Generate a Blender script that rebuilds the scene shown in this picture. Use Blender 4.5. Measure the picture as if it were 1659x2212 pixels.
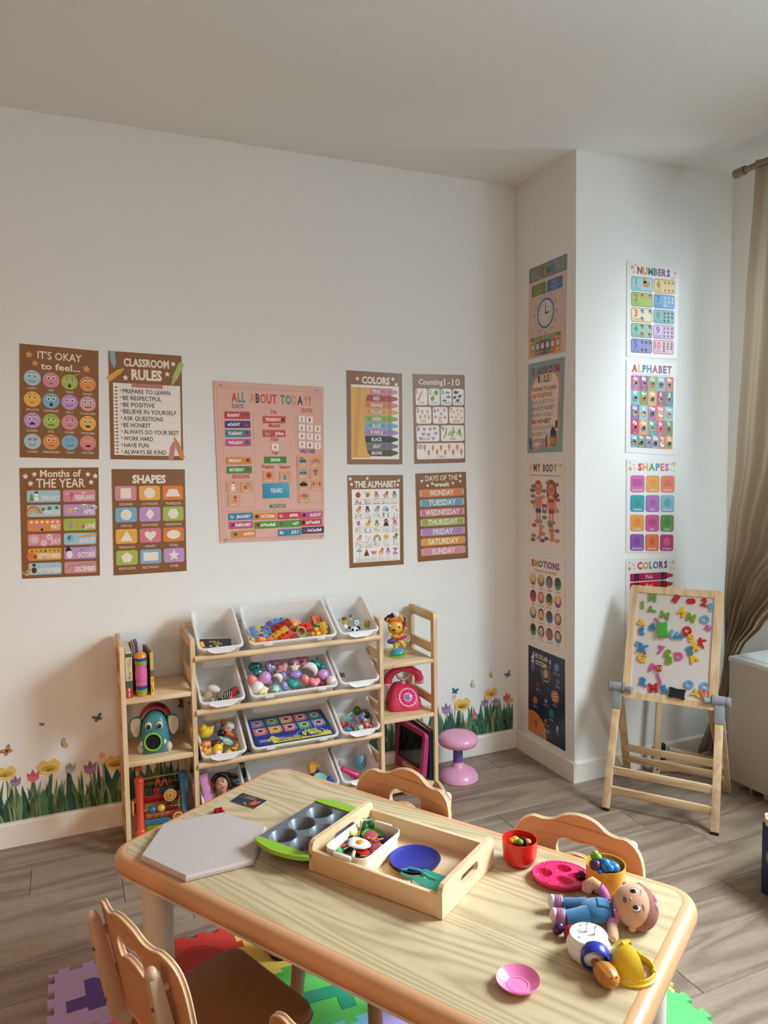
import bpy, bmesh, math, random
from math import pi, sin, cos, radians, sqrt, atan2
from mathutils import Vector as V, Matrix as M
from mathutils.geometry import tessellate_polygon

for o in list(bpy.data.objects):
    bpy.data.objects.remove(o)
SC = bpy.context.scene
COL = SC.collection
R = random.Random(7)

# ------------------------------------------------------------------ camera
cam = bpy.data.cameras.new('camera')
cam.sensor_fit = 'VERTICAL'; cam.sensor_height = 36.0; cam.lens = 36.0 * 1596.3 / 2212
cam.clip_start = .02
camo = bpy.data.objects.new('camera', cam); COL.objects.link(camo)
YAW, PITCH, ROLL = .4079, -.0698, -.0149
fw = V((sin(YAW) * cos(PITCH), cos(YAW) * cos(PITCH), sin(PITCH)))
rt = V((cos(YAW), -sin(YAW), 0)); up = rt.cross(fw)
rt, up = rt * cos(ROLL) + up * sin(ROLL), up * cos(ROLL) - rt * sin(ROLL)
camo.matrix_world = M(((rt.x, up.x, -fw.x, -2.0066), (rt.y, up.y, -fw.y, -3.0277), (rt.z, up.z, -fw.z, 1.4249), (0, 0, 0, 1)))
SC.camera = camo

# ------------------------------------------------------------------ world, lights, exposure
W = bpy.data.worlds.new('daylight'); SC.world = W; W.use_nodes = True
wn = W.node_tree.nodes; wn.clear()
wb = wn.new('ShaderNodeBackground'); wo = wn.new('ShaderNodeOutputWorld')
wb.inputs[0].default_value = (.72, .86, 1, 1); wb.inputs[1].default_value = 2.2
W.node_tree.links.new(wb.outputs[0], wo.inputs[0])

def area(name, loc, target, sx, sy, power, color, spread=180):
    l = bpy.data.lights.new(name, 'AREA'); l.shape = 'RECTANGLE'; l.size = sx; l.size_y = sy
    l.energy = power; l.color = color; l.spread = radians(spread)
    o = bpy.data.objects.new(name, l); COL.objects.link(o)
    d = (V(target) - V(loc)).normalized()
    o.location = loc; o.rotation_euler = d.to_track_quat('-Z', 'Y').to_euler()
    return o
# sky light falling in through the window in the right-hand wall: wide part and the steep part from high up
area('window_skylight', (1.13, -1.80, 1.80), (-1.5, -.75, .35), 2.2, 1.5, 62, (.74, .92, 1.0), 160)
area('window_high_sky', (1.13, -1.80, 2.10), (-.5, -.90, 0), 2.0, .9, 92, (.80, .94, 1.0), 90)
# warm lamp of the neighbouring room, low at the left
area('warm_side_lamp', (-3.9, -2.5, 1.0), (-2.2, 0, .40), .8, .8, 7, (1.0, .44, .17), 110)
# unseen fill lights added behind the camera: cool one low, warm one at ceiling
area('rear_cool_fill', (.15, -5.05, 1.35), (-1.15, -.2, .55), 1.6, 1.4, 10, (.90, .97, 1.0), 110)
area('ceiling_warm_fill', (-2.0, -4.3, 2.6), (-2.0, -4.3, 0), 2.5, 1.2, 21, (1.0, .75, .50), 180)
SC.view_settings.view_transform = 'Standard'; SC.view_settings.look = 'None'
SC.view_settings.gamma = 1; SC.view_settings.use_curve_mapping = False
SC.view_settings.exposure = 0.0
SC.cycles.max_bounces = 8; SC.cycles.diffuse_bounces = 5; SC.cycles.use_denoising = True
SC.cycles.caustics_reflective = False; SC.cycles.caustics_refractive = False

# ------------------------------------------------------------------ materials
def lin(h):
    h = h.lstrip('#'); out = []
    for i in (0, 2, 4):
        c = int(h[i:i + 2], 16) / 255
        out.append(c / 12.92 if c <= .04045 else ((c + .055) / 1.055) ** 2.4)
    return tuple(out)
MC = {}
def mat(name, hexc, rough=.5, bump=0, bscale=200, var=0, metal=0, trans=0, sheen=0, sss=0, coat=0):
    k = (name, hexc, rough, bump, bscale, var, metal, trans, sheen, sss, coat)
    if k in MC: return MC[k]
    m = bpy.data.materials.new(name); m.use_nodes = True
    nt = m.node_tree; b = nt.nodes['Principled BSDF']
    c = lin(hexc)
    b.inputs['Base Color'].default_value = (*c, 1); b.inputs['Roughness'].default_value = rough
    b.inputs['Metallic'].default_value = metal
    b.inputs['Transmission Weight'].default_value = trans
    b.inputs['Sheen Weight'].default_value = sheen
    b.inputs['Coat Weight'].default_value = coat
    if sss:
        b.inputs['Subsurface Weight'].default_value = sss; b.inputs['Subsurface Radius'].default_value = (.01, .008, .006)
    tc = nt.nodes.new('ShaderNodeTexCoord'); n = nt.nodes.new('ShaderNodeTexNoise')
    n.inputs['Scale'].default_value = bscale; n.inputs['Detail'].default_value = 3
    nt.links.new(tc.outputs['Object'], n.inputs['Vector'])
    v = var or .03
    mx = nt.nodes.new('ShaderNodeMix'); mx.data_type = 'RGBA'
    mx.inputs['A'].default_value = (*[x * (1 - v) for x in c], 1); mx.inputs['B'].default_value = (*[min(1, x * (1 + v)) for x in c], 1)
    nt.links.new(n.outputs['Fac'], mx.inputs['Factor']); nt.links.new(mx.outputs['Result'], b.inputs['Base Color'])
    if bump:
        bp = nt.nodes.new('ShaderNodeBump'); bp.inputs['Strength'].default_value = bump; bp.inputs['Distance'].default_value = .001
        nt.links.new(n.outputs['Fac'], bp.inputs['Height']); nt.links.new(bp.outputs['Normal'], b.inputs['Normal'])
    MC[k] = m; return m
def pl(h, rough=.32): return mat('plastic', h, rough, var=.015)

def wood(name, light, dark, axis='Z', scale=1.0, rough=.5, rings=14, dist=3.0, figure=0, objrand=0, tone=.0, coat=0, fine=.35):
    """procedural timber: streaks run along the given local axis; figure>0 adds cathedral arches"""
    m = bpy.data.materials.new(name); m.use_nodes = True
    nt = m.node_tree; N = nt.nodes.new; L = nt.links.new; b = nt.nodes['Principled BSDF']
    tc = N('ShaderNodeTexCoord'); mp = N('ShaderNodeMapping')
    s = {'X': (.12, 1, 1), 'Y': (1, .12, 1), 'Z': (1, 1, .12)}[axis]
    mp.inputs['Scale'].default_value = [x * scale for x in s]
    src = tc.outputs['Object']
    oi = N('ShaderNodeObjectInfo')
    if objrand:
        vm = N('ShaderNodeVectorMath'); vm.operation = 'SCALE'; vm.inputs[0].default_value = (13.1, 7.7, 3.3)
        L(oi.outputs['Random'], vm.inputs['Scale'])
        va = N('ShaderNodeVectorMath'); va.operation = 'ADD'; L(src, va.inputs[0]); L(vm.outputs[0], va.inputs[1]); src = va.outputs[0]
    L(src, mp.inputs['Vector'])
    big = N('ShaderNodeTexNoise'); big.inputs['Scale'].default_value = 2.2 + figure; big.inputs['Detail'].default_value = 1.5; big.inputs['Distortion'].default_value = .4 * figure
    L(mp.outputs[0], big.inputs['Vector'])
    mu = N('ShaderNodeMath'); mu.operation = 'MULTIPLY'; mu.inputs[1].default_value = rings; L(big.outputs['Fac'], mu.inputs[0])
    sn = N('ShaderNodeMath'); sn.operation = 'PINGPONG'; sn.inputs[1].default_value = 1; L(mu.outputs[0], sn.inputs[0])
    fn = N('ShaderNodeTexNoise'); fn.inputs['Scale'].default_value = 90; fn.inputs['Detail'].default_value = 4
    L(mp.outputs[0], fn.inputs['Vector'])
    md = N('ShaderNodeTexNoise'); md.inputs['Scale'].default_value = 14; md.inputs['Detail'].default_value = 3
    L(mp.outputs[0], md.inputs['Vector'])
    rp = N('ShaderNodeValToRGB'); rp.color_ramp.elements[0].position = .05; rp.color_ramp.elements[1].position = .75
    L(sn.outputs[0], rp.inputs[0]); rp.color_ramp.elements[0].color = (1, 1, 1, 1); rp.color_ramp.elements[1].color = (0, 0, 0, 1)
    a1 = N('ShaderNodeMath'); a1.operation = 'MULTIPLY'; a1.inputs[1].default_value = .45; L(rp.outputs[0], a1.inputs[0])
    a2 = N('ShaderNodeMath'); a2.operation = 'MULTIPLY_ADD'; a2.inputs[1].default_value = fine; L(fn.outputs['Fac'], a2.inputs[0]); L(a1.outputs[0], a2.inputs[2])
    a3 = N('ShaderNodeMath'); a3.operation = 'MULTIPLY_ADD'; a3.inputs[1].default_value = .4; L(md.outputs['Fac'], a3.inputs[0]); L(a2.outputs[0], a3.inputs[2])
    a4 = N('ShaderNodeMath'); a4.operation = 'SUBTRACT'; a4.inputs[1].default_value = .22; a4.use_clamp = True; L(a3.outputs[0], a4.inputs[0])
    mx = N('ShaderNodeMix'); mx.data_type = 'RGBA'; mx.inputs['A'].default_value = (*lin(light), 1); mx.inputs['B'].default_value = (*lin(dark), 1)
    L(a4.outputs[0], mx.inputs['Factor']); out = mx.outputs['Result']
    if tone:
        h = N('ShaderNodeHueSaturation'); mr = N('ShaderNodeMapRange'); mr.inputs['To Min'].default_value = 1 - tone; mr.inputs['To Max'].default_value = 1 + tone
        L(oi.outputs['Random'], mr.inputs['Value']); L(mr.outputs[0], h.inputs['Value']); L(out, h.inputs['Color']); out = h.outputs[0]
    L(out, b.inputs['Base Color']); b.inputs['Roughness'].default_value = rough; b.inputs['Coat Weight'].default_value = coat
    bp = N('ShaderNodeBump'); bp.inputs['Strength'].default_value = .12; bp.inputs['Distance'].default_value = .0008
    L(a4.outputs[0], bp.inputs['Height']); L(bp.outputs[0], b.inputs['Normal'])
    return m
PINEX = wood('pine_along_x', '#e6cda6', '#bd9464', 'X', 9, .5, 9)
PINEY = wood('pine_along_y', '#e6cda6', '#bd9464', 'Y', 9, .5, 9)
PINEZ = wood('pine_along_z', '#e6cda6', '#bd9464', 'Z', 9, .5, 9)
PLY = wood('birch_ply', '#e2c6a2', '#cda67c', 'X', 5, .5, 5)
PLYEDGE = mat('ply_edge', '#ecdcc0', .55, bscale=300, var=.2)
WHITE = mat('white_paint', '#e9eae9', .75, bump=.08, bscale=350)
PRINT = None
def printmat(name, rough, coat=0):
    m = bpy.data.materials.new(name); m.use_nodes = True; nt = m.node_tree; b = nt.nodes['Principled BSDF']
    a = nt.nodes.new('ShaderNodeAttribute'); a.attribute_name = 'Col'
    n = nt.nodes.new('ShaderNodeTexNoise'); n.inputs['Scale'].default_value = 260
    h = nt.nodes.new('ShaderNodeHueSaturation'); mr = nt.nodes.new('ShaderNodeMapRange'); mr.inputs['To Min'].default_value = .95; mr.inputs['To Max'].default_value = 1.05
    nt.links.new(n.outputs['Fac'], mr.inputs['Value']); nt.links.new(mr.outputs[0], h.inputs['Value']); nt.links.new(a.outputs['Color'], h.inputs['Color'])
    nt.links.new(h.outputs[0], b.inputs['Base Color']); b.inputs['Roughness'].default_value = rough; b.inputs['Coat Weight'].default_value = coat
    return m
PRINT = printmat('printed_paper', .6)
PRINTG = printmat('laminated_print', .3)
PRINTP = printmat('painted_plastic', .3)

# ------------------------------------------------------------------ mesh helpers
def align(p0, p1):
    d = V(p1) - V(p0); q = d.to_track_quat('Z', 'Y')
    return M.Translation((V(p0) + V(p1)) / 2) @ q.to_matrix().to_4x4(), d.length
class B:
    def __init__(s): s.bm = bmesh.new(); s.T = M.Identity(4)
    def box(s, c, d, rot=None, bev=0, seg=2):
        m = s.T @ M.Translation(c) @ (rot.to_4x4() if rot else M.Identity(4)) @ M.Diagonal((*d, 1))
        r = bmesh.ops.create_cube(s.bm, size=1, matrix=m)
        if bev:
            es = list({e for v in r['verts'] for e in v.link_edges})
            bmesh.ops.bevel(s.bm, geom=es, offset=bev, segments=seg, profile=.5, affect='EDGES', clamp_overlap=True)
        return s
    def bar(s, p0, p1, w, d, bev=0, up=(0, 0, 1)):
        """rectangular bar from p0 to p1, w across, d along the 'up' hint"""
        p0, p1 = V(p0), V(p1); z = (p1 - p0).normalized(); u = V(up)
        x = u.cross(z)
        if x.length < 1e-4: x = V((1, 0, 0))
        x.normalize(); y = z.cross(x)
        rot = M((x, y, z)).transposed()
        return s.box((p0 + p1) / 2, (w, d, (p1 - p0).length), rot, bev)
    def cyl(s, p0, p1, r0, r1=None, seg=20, caps=True):
        m, l = align(p0, p1)
        bmesh.ops.create_cone(s.bm, cap_ends=caps, segments=seg, radius1=r0, radius2=r0 if r1 is None else r1, depth=l, matrix=s.T @ m)
        return s
    def sph(s, c, r, rot=None, seg=16, rings=10):
        r = (r, r, r) if not hasattr(r, '__len__') else r
        m = s.T @ M.Translation(c) @ (rot.to_4x4() if rot else M.Identity(4)) @ M.Diagonal((*r, 1))
        bmesh.ops.create_uvsphere(s.bm, u_segments=seg, v_segments=rings, radius=1, matrix=m); return s
    def loft(s, rings, caps=(True, True), close=True, wrap=False):
        vs = [[s.bm.verts.new(s.T @ V(p)) for p in r] for r in rings]; n = len(vs[0])
        prs = list(zip(vs, vs[1:])) + ([(vs[-1], vs[0])] if wrap else [])
        for a, b in prs:
            for i in range(n if close else n - 1):
                j = (i + 1) % n
                s.bm.faces.new((a[i], a[j], b[j], b[i]))
        if not wrap:
            if caps[0]: s.bm.faces.new(list(reversed(vs[0])))
            if caps[1]: s.bm.faces.new(vs[-1])
        return s
    def lathe(s, prof, c=(0, 0, 0), rot=None, seg=28, sx=1, sy=1, wrap=False, caps=(True, True)):
        T = M.Translation(c) @ (rot.to_4x4() if rot else M.Identity(4))
        return s.loft([[T @ V((r * sx * cos(2 * pi * i / seg), r * sy * sin(2 * pi * i / seg), z)) for i in range(seg)] for r, z in prof], caps, wrap=wrap)
    def tube(s, pts, r, seg=8, closed=False, flat=1.0, upv=None):
        pts = [V(p) for p in pts]; n = len(pts); rs = r if hasattr(r, '__len__') else [r] * n; rings = []
        pu = V(upv) if upv else None
        for i in range(n):
            a = pts[(i - 1) % n] if closed or i else pts[0]; b = pts[(i + 1) % n] if closed or i < n - 1 else pts[-1]
            t = (b - a).normalized()
            if pu is None: pu = V((0, 0, 1)) if abs(t.z) < .9 else V((1, 0, 0))
            x = pu.cross(t)
            if x.length < 1e-5: x = V((1, 0, 0)).cross(t)
            x.normalize(); y = t.cross(x)
            if not upv: pu = y
            rings.append([pts[i] + x * cos(2 * pi * k / seg) * rs[i] + y * sin(2 * pi * k / seg) * rs[i] * flat for k in range(seg)])
        return s.loft(rings, wrap=closed)
    def plate(s, outer, holes, z0, z1):
        """flat plate with holes, outline in local xy, from z0 to z1"""
        polys = [[V((*p, 0)) for p in outer]] + [[V((*p, 0)) for p in h] for h in holes]
        flat = [p for q in polys for p in q]; tris = tessellate_polygon(polys)
        for z, flip in ((z0, 1), (z1, 0)):
            vs = [s.bm.verts.new(s.T @ V((p.x, p.y, z))) for p in flat]
            for t in tris:
                a, b, c = (flat[i] for i in t)
                ccw = (b - a).cross(c - a).z > 0
                if abs((b - a).cross(c - a).z) < 1e-12: continue
                t = t if ccw != bool(flip) else tuple(reversed(t))
                try: s.bm.faces.new([vs[i] for i in t])
                except ValueError: pass
            if z == z0: lo = vs
            else: hi = vs
        k = 0
        for q in polys:
            n = len(q)
            for i in range(n):
                j = (i + 1) % n
                s.bm.faces.new((lo[k + i], lo[k + j], hi[k + j], hi[k + i]))
            k += n
        return s
    def done(s, name, smooth=35):
        bmesh.ops.remove_doubles(s.bm, verts=s.bm.verts, dist=1e-6)
        bmesh.ops.recalc_face_normals(s.bm, faces=s.bm.faces)
        me = bpy.data.meshes.new(name); s.bm.to_mesh(me); s.bm.free()
        if smooth:
            me.polygons.foreach_set('use_smooth', [True] * len(me.polygons)); me.set_sharp_from_angle(angle=radians(smooth))
        return me
def rrect(w, h, r, n=5, cx=0, cy=0):
    out = []; r = min(r, w / 2 - 1e-5, h / 2 - 1e-5)
    for qx, qy, a0 in ((1, 1, 0), (-1, 1, 90), (-1, -1, 180), (1, -1, 270)):
        for i in range(n + 1):
            a = radians(a0 + 90 * i / n)
            out.append((cx + qx * (w / 2 - r) + r * cos(a), cy + qy * (h / 2 - r) + r * sin(a)))
    return out
def smoothpoly(pts, n=4, closed=True):
    """Catmull-Rom through 2D/3D control points"""
    P = [V(p) if len(p) == 3 else V((*p, 0)) for p in pts]; N = len(P); out = []
    for i in range(N if closed else N - 1):
        g = lambda k: P[k % N] if closed else P[max(0, min(N - 1, k))]
        a, b, c, d = g(i - 1), g(i), g(i + 1), g(i + 2)
        for k in range(n):
            t = k / n
            out.append(.5 * ((2 * b) + (c - a) * t + (2 * a - 5 * b + 4 * c - d) * t * t + (3 * b - a - 3 * c + d) * t ** 3))
    if not closed: out.append(P[-1])
    return [tuple(p[:len(pts[0])]) for p in out]

def link(name, data, parent=None, mw=None):
    o = bpy.data.objects.new(name, data); COL.objects.link(o)
    if mw is not None: o.matrix_world = mw
    if parent is not None: o.parent = parent
    return o
def obj(name, b, m, parent=None, mw=None, smooth=35):
    me = b.done(name, smooth); me.materials.append(m); return link(name, me, parent, mw)
def part(name, b, m, parent, label=None, smooth=35):
    o = obj(name, b, m, parent, None, smooth)
    if label: o['label'] = label
    return o
def mw(loc=(0, 0, 0), rz=0, rx=0, ry=0):
    return M.Translation(loc) @ M.Rotation(rz, 4, 'Z') @ M.Rotation(ry, 4, 'Y') @ M.Rotation(rx, 4, 'X')
def tag(o, label, cat, group=None):
    o['label'] = label; o['category'] = cat
    if group: o['group'] = group
    return o
def thing(name, label, cat, m=None, group=None):
    o = link(name, None, None, m if m is not None else M.Identity(4)); o.empty_display_size = .05
    return tag(o, label, cat, group)
def struct(name, b, m, parent=None, mw_=None, smooth=0):
    o = obj(name, b, m, parent, mw_, smooth)
    if parent is None: o['kind'] = 'structure'
    return o

# ------------------------------------------------------------------ flat print (posters, labels, cards)
TC = {}
def glyphs(s, bold=0.0):
    k = (s, bold)
    if k not in TC:
        c = bpy.data.curves.new('t', 'FONT'); c.body = s; c.resolution_u = 2; c.offset = bold
        o = bpy.data.objects.new('t', c); me = bpy.data.meshes.new_from_object(o)
        vs = [(v.co.x, v.co.y) for v in me.vertices]; fs = [tuple(p.vertices) for p in me.polygons]
        bpy.data.objects.remove(o); bpy.data.curves.remove(c); bpy.data.meshes.remove(me)
        if not vs: vs = [(0, 0), (.3, 0)]; fs = []
        x0 = min(v[0] for v in vs); x1 = max(v[0] for v in vs)
        TC[k] = ([(x - x0, y) for x, y in vs], fs, x1 - x0)
    return TC[k]
CAP = .69
CC = {}
class Art:
    """coloured flat shapes; x right, y DOWN, in units of 1/w of the sheet width; thin layers over one another"""
    def __init__(s, w, h): s.w, s.h = w, h; s.v = []; s.f = []; s.c = []; s.L = 0
    def up(s, n=1): s.L += n; return s
    def _add(s, pts, faces, col):
        if col not in CC: CC[col] = (*lin(col), 1)
        b = len(s.v); s.v += [(x, y, s.L) for x, y in pts]; s.f += [tuple(i + b for i in f) for f in faces]; s.c += [CC[col]] * len(pts); return s
    def poly(s, pts, col): return s._add(pts, [tuple(range(len(pts)))], col)
    def rect(s, x0, y0, x1, y1, col): return s.poly([(x0, y0), (x1, y0), (x1, y1), (x0, y1)], col)
    def rr(s, x0, y0, x1, y1, r, col, n=3): return s.poly(rrect(x1 - x0, y1 - y0, r, n, (x0 + x1) / 2, (y0 + y1) / 2), col)
    def el(s, x, y, rx, ry=None, col='#000000', n=18, rot=0):
        ry = rx if ry is None else ry; c, d = cos(radians(rot)), sin(radians(rot))
        return s.poly([(x + rx * cos(t) * c - ry * sin(t) * d, y + rx * cos(t) * d + ry * sin(t) * c) for t in [2 * pi * i / n for i in range(n)]], col)
    def ring(s, x, y, r0, r1, col, n=20):
        for i in range(n):
            a, b = 2 * pi * i / n, 2 * pi * (i + 1) / n
            s.poly([(x + r0 * cos(a), y + r0 * sin(a)), (x + r1 * cos(a), y + r1 * sin(a)), (x + r1 * cos(b), y + r1 * sin(b)), (x + r0 * cos(b), y + r0 * sin(b))], col)
        return s
    def frame(s, x0, y0, x1, y1, t, col):
        s.rect(x0, y0, x1, y0 + t, col); s.rect(x0, y1 - t, x1, y1, col); s.rect(x0, y0, x0 + t, y1, col); return s.rect(x1 - t, y0, x1, y1, col)
    def line(s, pts, t, col):
        for (x0, y0), (x1, y1) in zip(pts, pts[1:]):
            dx, dy = x1 - x0, y1 - y0; l = sqrt(dx * dx + dy * dy) or 1; nx, ny = -dy / l * t / 2, dx / l * t / 2
            s.poly([(x0 + nx, y0 + ny), (x1 + nx, y1 + ny), (x1 - nx, y1 - ny), (x0 - nx, y0 - ny)], col)
        return s
    def arc(s, x, y, rx, ry, a0, a1, t, col, n=8):
        return s.line([(x + rx * cos(radians(a0 + (a1 - a0) * i / n)), y + ry * sin(radians(a0 + (a1 - a0) * i / n))) for i in range(n + 1)], t, col)
    def star(s, x, y, r, col, k=.45, n=5, rot=-90):
        return s.poly([(x + (r if i % 2 == 0 else r * k) * cos(radians(rot + 180 * i / n)), y + (r if i % 2 == 0 else r * k) * sin(radians(rot + 180 * i / n))) for i in range(2 * n)], col)
    def heart(s, x, y, r, col):
        p = []
        for i in range(20):
            t = 2 * pi * i / 20; p.append((x + r * sin(t) ** 3, y - r * (13 * cos(t) - 5 * cos(2 * t) - 2 * cos(3 * t) - cos(4 * t)) / 16))
        return s.poly(p, col)
    def cloud(s, x, y, r, col):
        for dx, dy, k in ((-.7, .15, .6), (0, -.2, .75), (.7, .15, .6)): s.el(x + dx * r, y + dy * r, k * r, k * r * .8, col, 12)
        return s.rr(x - 1.2 * r, y, x + 1.2 * r, y + .65 * r, .3 * r, col)
    def text(s, t, x, y, h, col, al='c', w=None, bold=0.0, rot=0, maxw=None):
        vs, fs, wd = glyphs(t, bold); k = h / CAP; kx = k
        if w: kx = w / wd
        if maxw and wd * kx > maxw: kx = maxw / wd
        tw = wd * kx; x0 = {'c': -tw / 2, 'l': 0, 'r': -tw}[al]; c, d = cos(radians(rot)), sin(radians(rot))
        pts = []
        for px, py in vs:
            X, Y = x0 + px * kx, -py * k; pts.append((x + X * c - Y * d, y + X * d + Y * c))
        return s._add(pts, fs, col)
    def multi(s, t, x0, x1, y, h, cols, bold=.03):
        """letters in alternating colours spread over x0..x1"""
        ws = [glyphs(ch, bold)[2] if ch != ' ' else .35 for ch in t]; gap = .07; tot = sum(ws) + gap * (len(t) - 1); k = (x1 - x0) / tot; x = x0; i = 0
        for ch, w_ in zip(t, ws):
            if ch != ' ':
                s.text(ch, x, y, h, cols[i % len(cols)], 'l', w=w_ * k, bold=bold); i += 1
            x += (w_ + gap) * k
        return s
    def mesh(s, name, T=None, lift=.00025):
        """T maps (x, y_down) to local (x, y, z)"""
        k = s.w
        me = bpy.data.meshes.new(name)
        co = [T(x, y) + (L * lift,) if T else (x, -y, L * lift) for x, y, L in s.v]
        me.from_pydata(co, [], s.f); me.update()
        a = me.color_attributes.new('Col', 'FLOAT_COLOR', 'POINT'); a.data.foreach_set('color', [q for c in s.c for q in c])
        # every face looks to +z
        fl = [p.index for p in me.polygons if p.normal.z < 0]
        if fl:
            bm = bmesh.new(); bm.from_mesh(me); bm.faces.ensure_lookup_table()
            bmesh.ops.reverse_faces(bm, faces=[bm.faces[i] for i in fl]); bm.to_mesh(me); bm.free()
        return me
def backing(me_or_pts, t, name, m, parent):
    """thin slab with the given 4 corners (local xy) from z=-t to 0"""
    b = B(); pts = me_or_pts
    b.loft([[(x, y, -t) for x, y in pts], [(x, y, 0) for x, y in pts]])
    return part(name, b, m, parent, smooth=0)
PW, PH = 100.0, 145.0
def sheet(name, label, cat, art, corners, wallm, mtl=None, t=.0012, group=None, lift=.00018):
    """corners TL,TR,BR,BL as (along wall, z) metres; one mesh: paper body plus its print. wallm: local (x right, y up, z out of wall)"""
    tl, tr, br, bl = corners
    def T(x, y):
        u, v = x / art.w, y / art.h
        return tuple((1 - v) * ((1 - u) * tl[i] + u * tr[i]) + v * ((1 - u) * bl[i] + u * br[i]) for i in (0, 1))
    me = art.mesh(name, T, lift)
    bm = bmesh.new(); bm.from_mesh(me); cl = bm.verts.layers.float_color['Col']
    lo = [bm.verts.new((p[0], p[1], -t)) for p in (tl, tr, br, bl)]; hi = [bm.verts.new((p[0], p[1], -.00005)) for p in (tl, tr, br, bl)]
    for v in lo + hi: v[cl] = (.8, .78, .75, 1)
    for i in range(4):
        j = (i + 1) % 4; bm.faces.new((lo[j], lo[i], hi[i], hi[j]))
    bm.faces.new(hi[::-1]) ; bm.faces.new(lo)
    bm.to_mesh(me); bm.free(); me.materials.append(mtl or PRINTG)
    o = link(name, me, None, wallm); return tag(o, label, cat, group)
WA = M(((1, 0, 0, 0), (0, 0, -1, -.0018), (0, 1, 0, 0), (0, 0, 0, 1)))          # back wall, looks to -y
WB = M(((0, 0, -1, -.0018), (-1, 0, 0, 0), (0, 1, 0, 0), (0, 0, 0, 1)))          # side of the pier, looks to -x; local x = -y
WCm = M(((1, 0, 0, 0), (0, 0, -1, -.4528), (0, 1, 0, 0), (0, 0, 0, 1)))         # face of the pier, looks to -y

# ------------------------------------------------------------------ room shell
XR, YC, HC = .888, -.451, 2.7
XL, YF = -4.3, -5.2
b = B(); b.box(((XL + .0) / 2 - .05, .05, HC / 2), (-XL + .1, .1, HC)); struct('wall_back', b, WHITE)
b = B(); b.box((.5, -.2255 + .05, HC / 2), (1.0, .551, HC)); struct('wall_pier', b, WHITE)
b = B(); b.box((XL - .05, YF / 2, HC / 2), (.1, -YF, HC)); struct('wall_left', b, mat('left_wall_paint', '#b9a48c', .8))
b = B(); b.box(((XL + XR) / 2, YF - .05, HC / 2), (XR - XL + .4, .1, HC)); struct('wall_front', b, WHITE)
WY0, WY1, WZ0, WZ1 = -.62, -2.75, .84, 2.46
b = B()
b.box((XR + .08, (YC + WY0) / 2, HC / 2), (.16, WY0 - YC if WY0 > YC else YC - WY0, HC))
b.box((XR + .08, (WY1 + YF) / 2, HC / 2), (.16, WY1 - YF, HC))
b.box((XR + .08, (WY0 + WY1) / 2, WZ0 / 2), (.16, WY0 - WY1, WZ0))
b.box((XR + .08, (WY0 + WY1) / 2, (HC + WZ1) / 2), (.16, WY0 - WY1, HC - WZ1))
struct('wall_right', b, WHITE)
b = B(); b.box(((XL + XR) / 2, YF / 2, HC + .05), (XR - XL + .5, -YF + .3, .1)); struct('ceiling', b, mat('ceiling_paint', '#eae9e6', .85))
# window: frame, mullions and panes in the opening
win = struct('window_1', B().box((XR + .10, (WY0 + WY1) / 2, WZ0 + .02), (.05, WY0 - WY1, .04)), mat('window_frame_white', '#e8e9e8', .4))
for nm, c, d in (('frame_rail', (XR + .10, (WY0 + WY1) / 2, WZ1 - .02), (.05, WY0 - WY1, .04)),
                 ('frame_stile', (XR + .10, WY0 - .02, (WZ0 + WZ1) / 2), (.05, .04, WZ1 - WZ0)), ('frame_stile', (XR + .10, WY1 + .02, (WZ0 + WZ1) / 2), (.05, .04, WZ1 - WZ0)),
                 ('mullion', (XR + .10, -1.33, (WZ0 + WZ1) / 2), (.05, .05, WZ1 - WZ0)), ('mullion', (XR + .10, -2.04, (WZ0 + WZ1) / 2), (.05, .05, WZ1 - WZ0))):
    part(nm, B().box(c, d, bev=.004), mat('window_frame_white', '#e8e9e8', .4), win)
glass = bpy.data.materials.new('window_glass'); glass.use_nodes = True; nt = glass.node_tree; nt.nodes.clear()
tr_ = nt.nodes.new('ShaderNodeBsdfTransparent'); gl = nt.nodes.new('ShaderNodeBsdfGlossy'); fr = nt.nodes.new('ShaderNodeFresnel'); ms = nt.nodes.new('ShaderNodeMixShader'); om = nt.nodes.new('ShaderNodeOutputMaterial')
gl.inputs['Roughness'].default_value = .02; nt.links.new(fr.outputs[0], ms.inputs[0]); nt.links.new(tr_.outputs[0], ms.inputs[1]); nt.links.new(gl.outputs[0], ms.inputs[2]); nt.links.new(ms.outputs[0], om.inputs[0])
for y0, y1 in ((WY0 - .04, -1.305), (-1.355, -2.015), (-2.065, WY1 + .04)):
    part('pane', B().box((XR + .10, (y0 + y1) / 2, (WZ0 + WZ1) / 2), (.006, y0 - y1, WZ1 - WZ0 - .08)), glass, win)
# baseboards
BBM = mat('baseboard_paint', '#ebe6df', .5)
def board(name, p0, p1, n, h=.092, t=.014):
    p0, p1, n = V((*p0, 0)), V((*p1, 0)), V((*n, 0)); b = B()
    prof = [(0, 0), (t, 0), (t, h - .008), (t - .004, h - .002), (t - .008, h), (0, h)]
    b.loft([[p + n * a + V((0, 0, c)) for a, c in prof] for p in (p0, p1)])
    struct(name, b, BBM)
board('baseboard_back', (XL, 0), (-.014, 0), (0, -1))
board('baseboard_pier_side', (0, 0), (0, YC - .0139), (-1, 0))
board('baseboard_pier_face', (-.0139, YC), (XR, YC), (0, -1))
board('baseboard_right', (XR, YC - .014), (XR, YF), (-1, 0))
board('baseboard_left', (XL, YF), (XL, 0), (1, 0))
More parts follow.
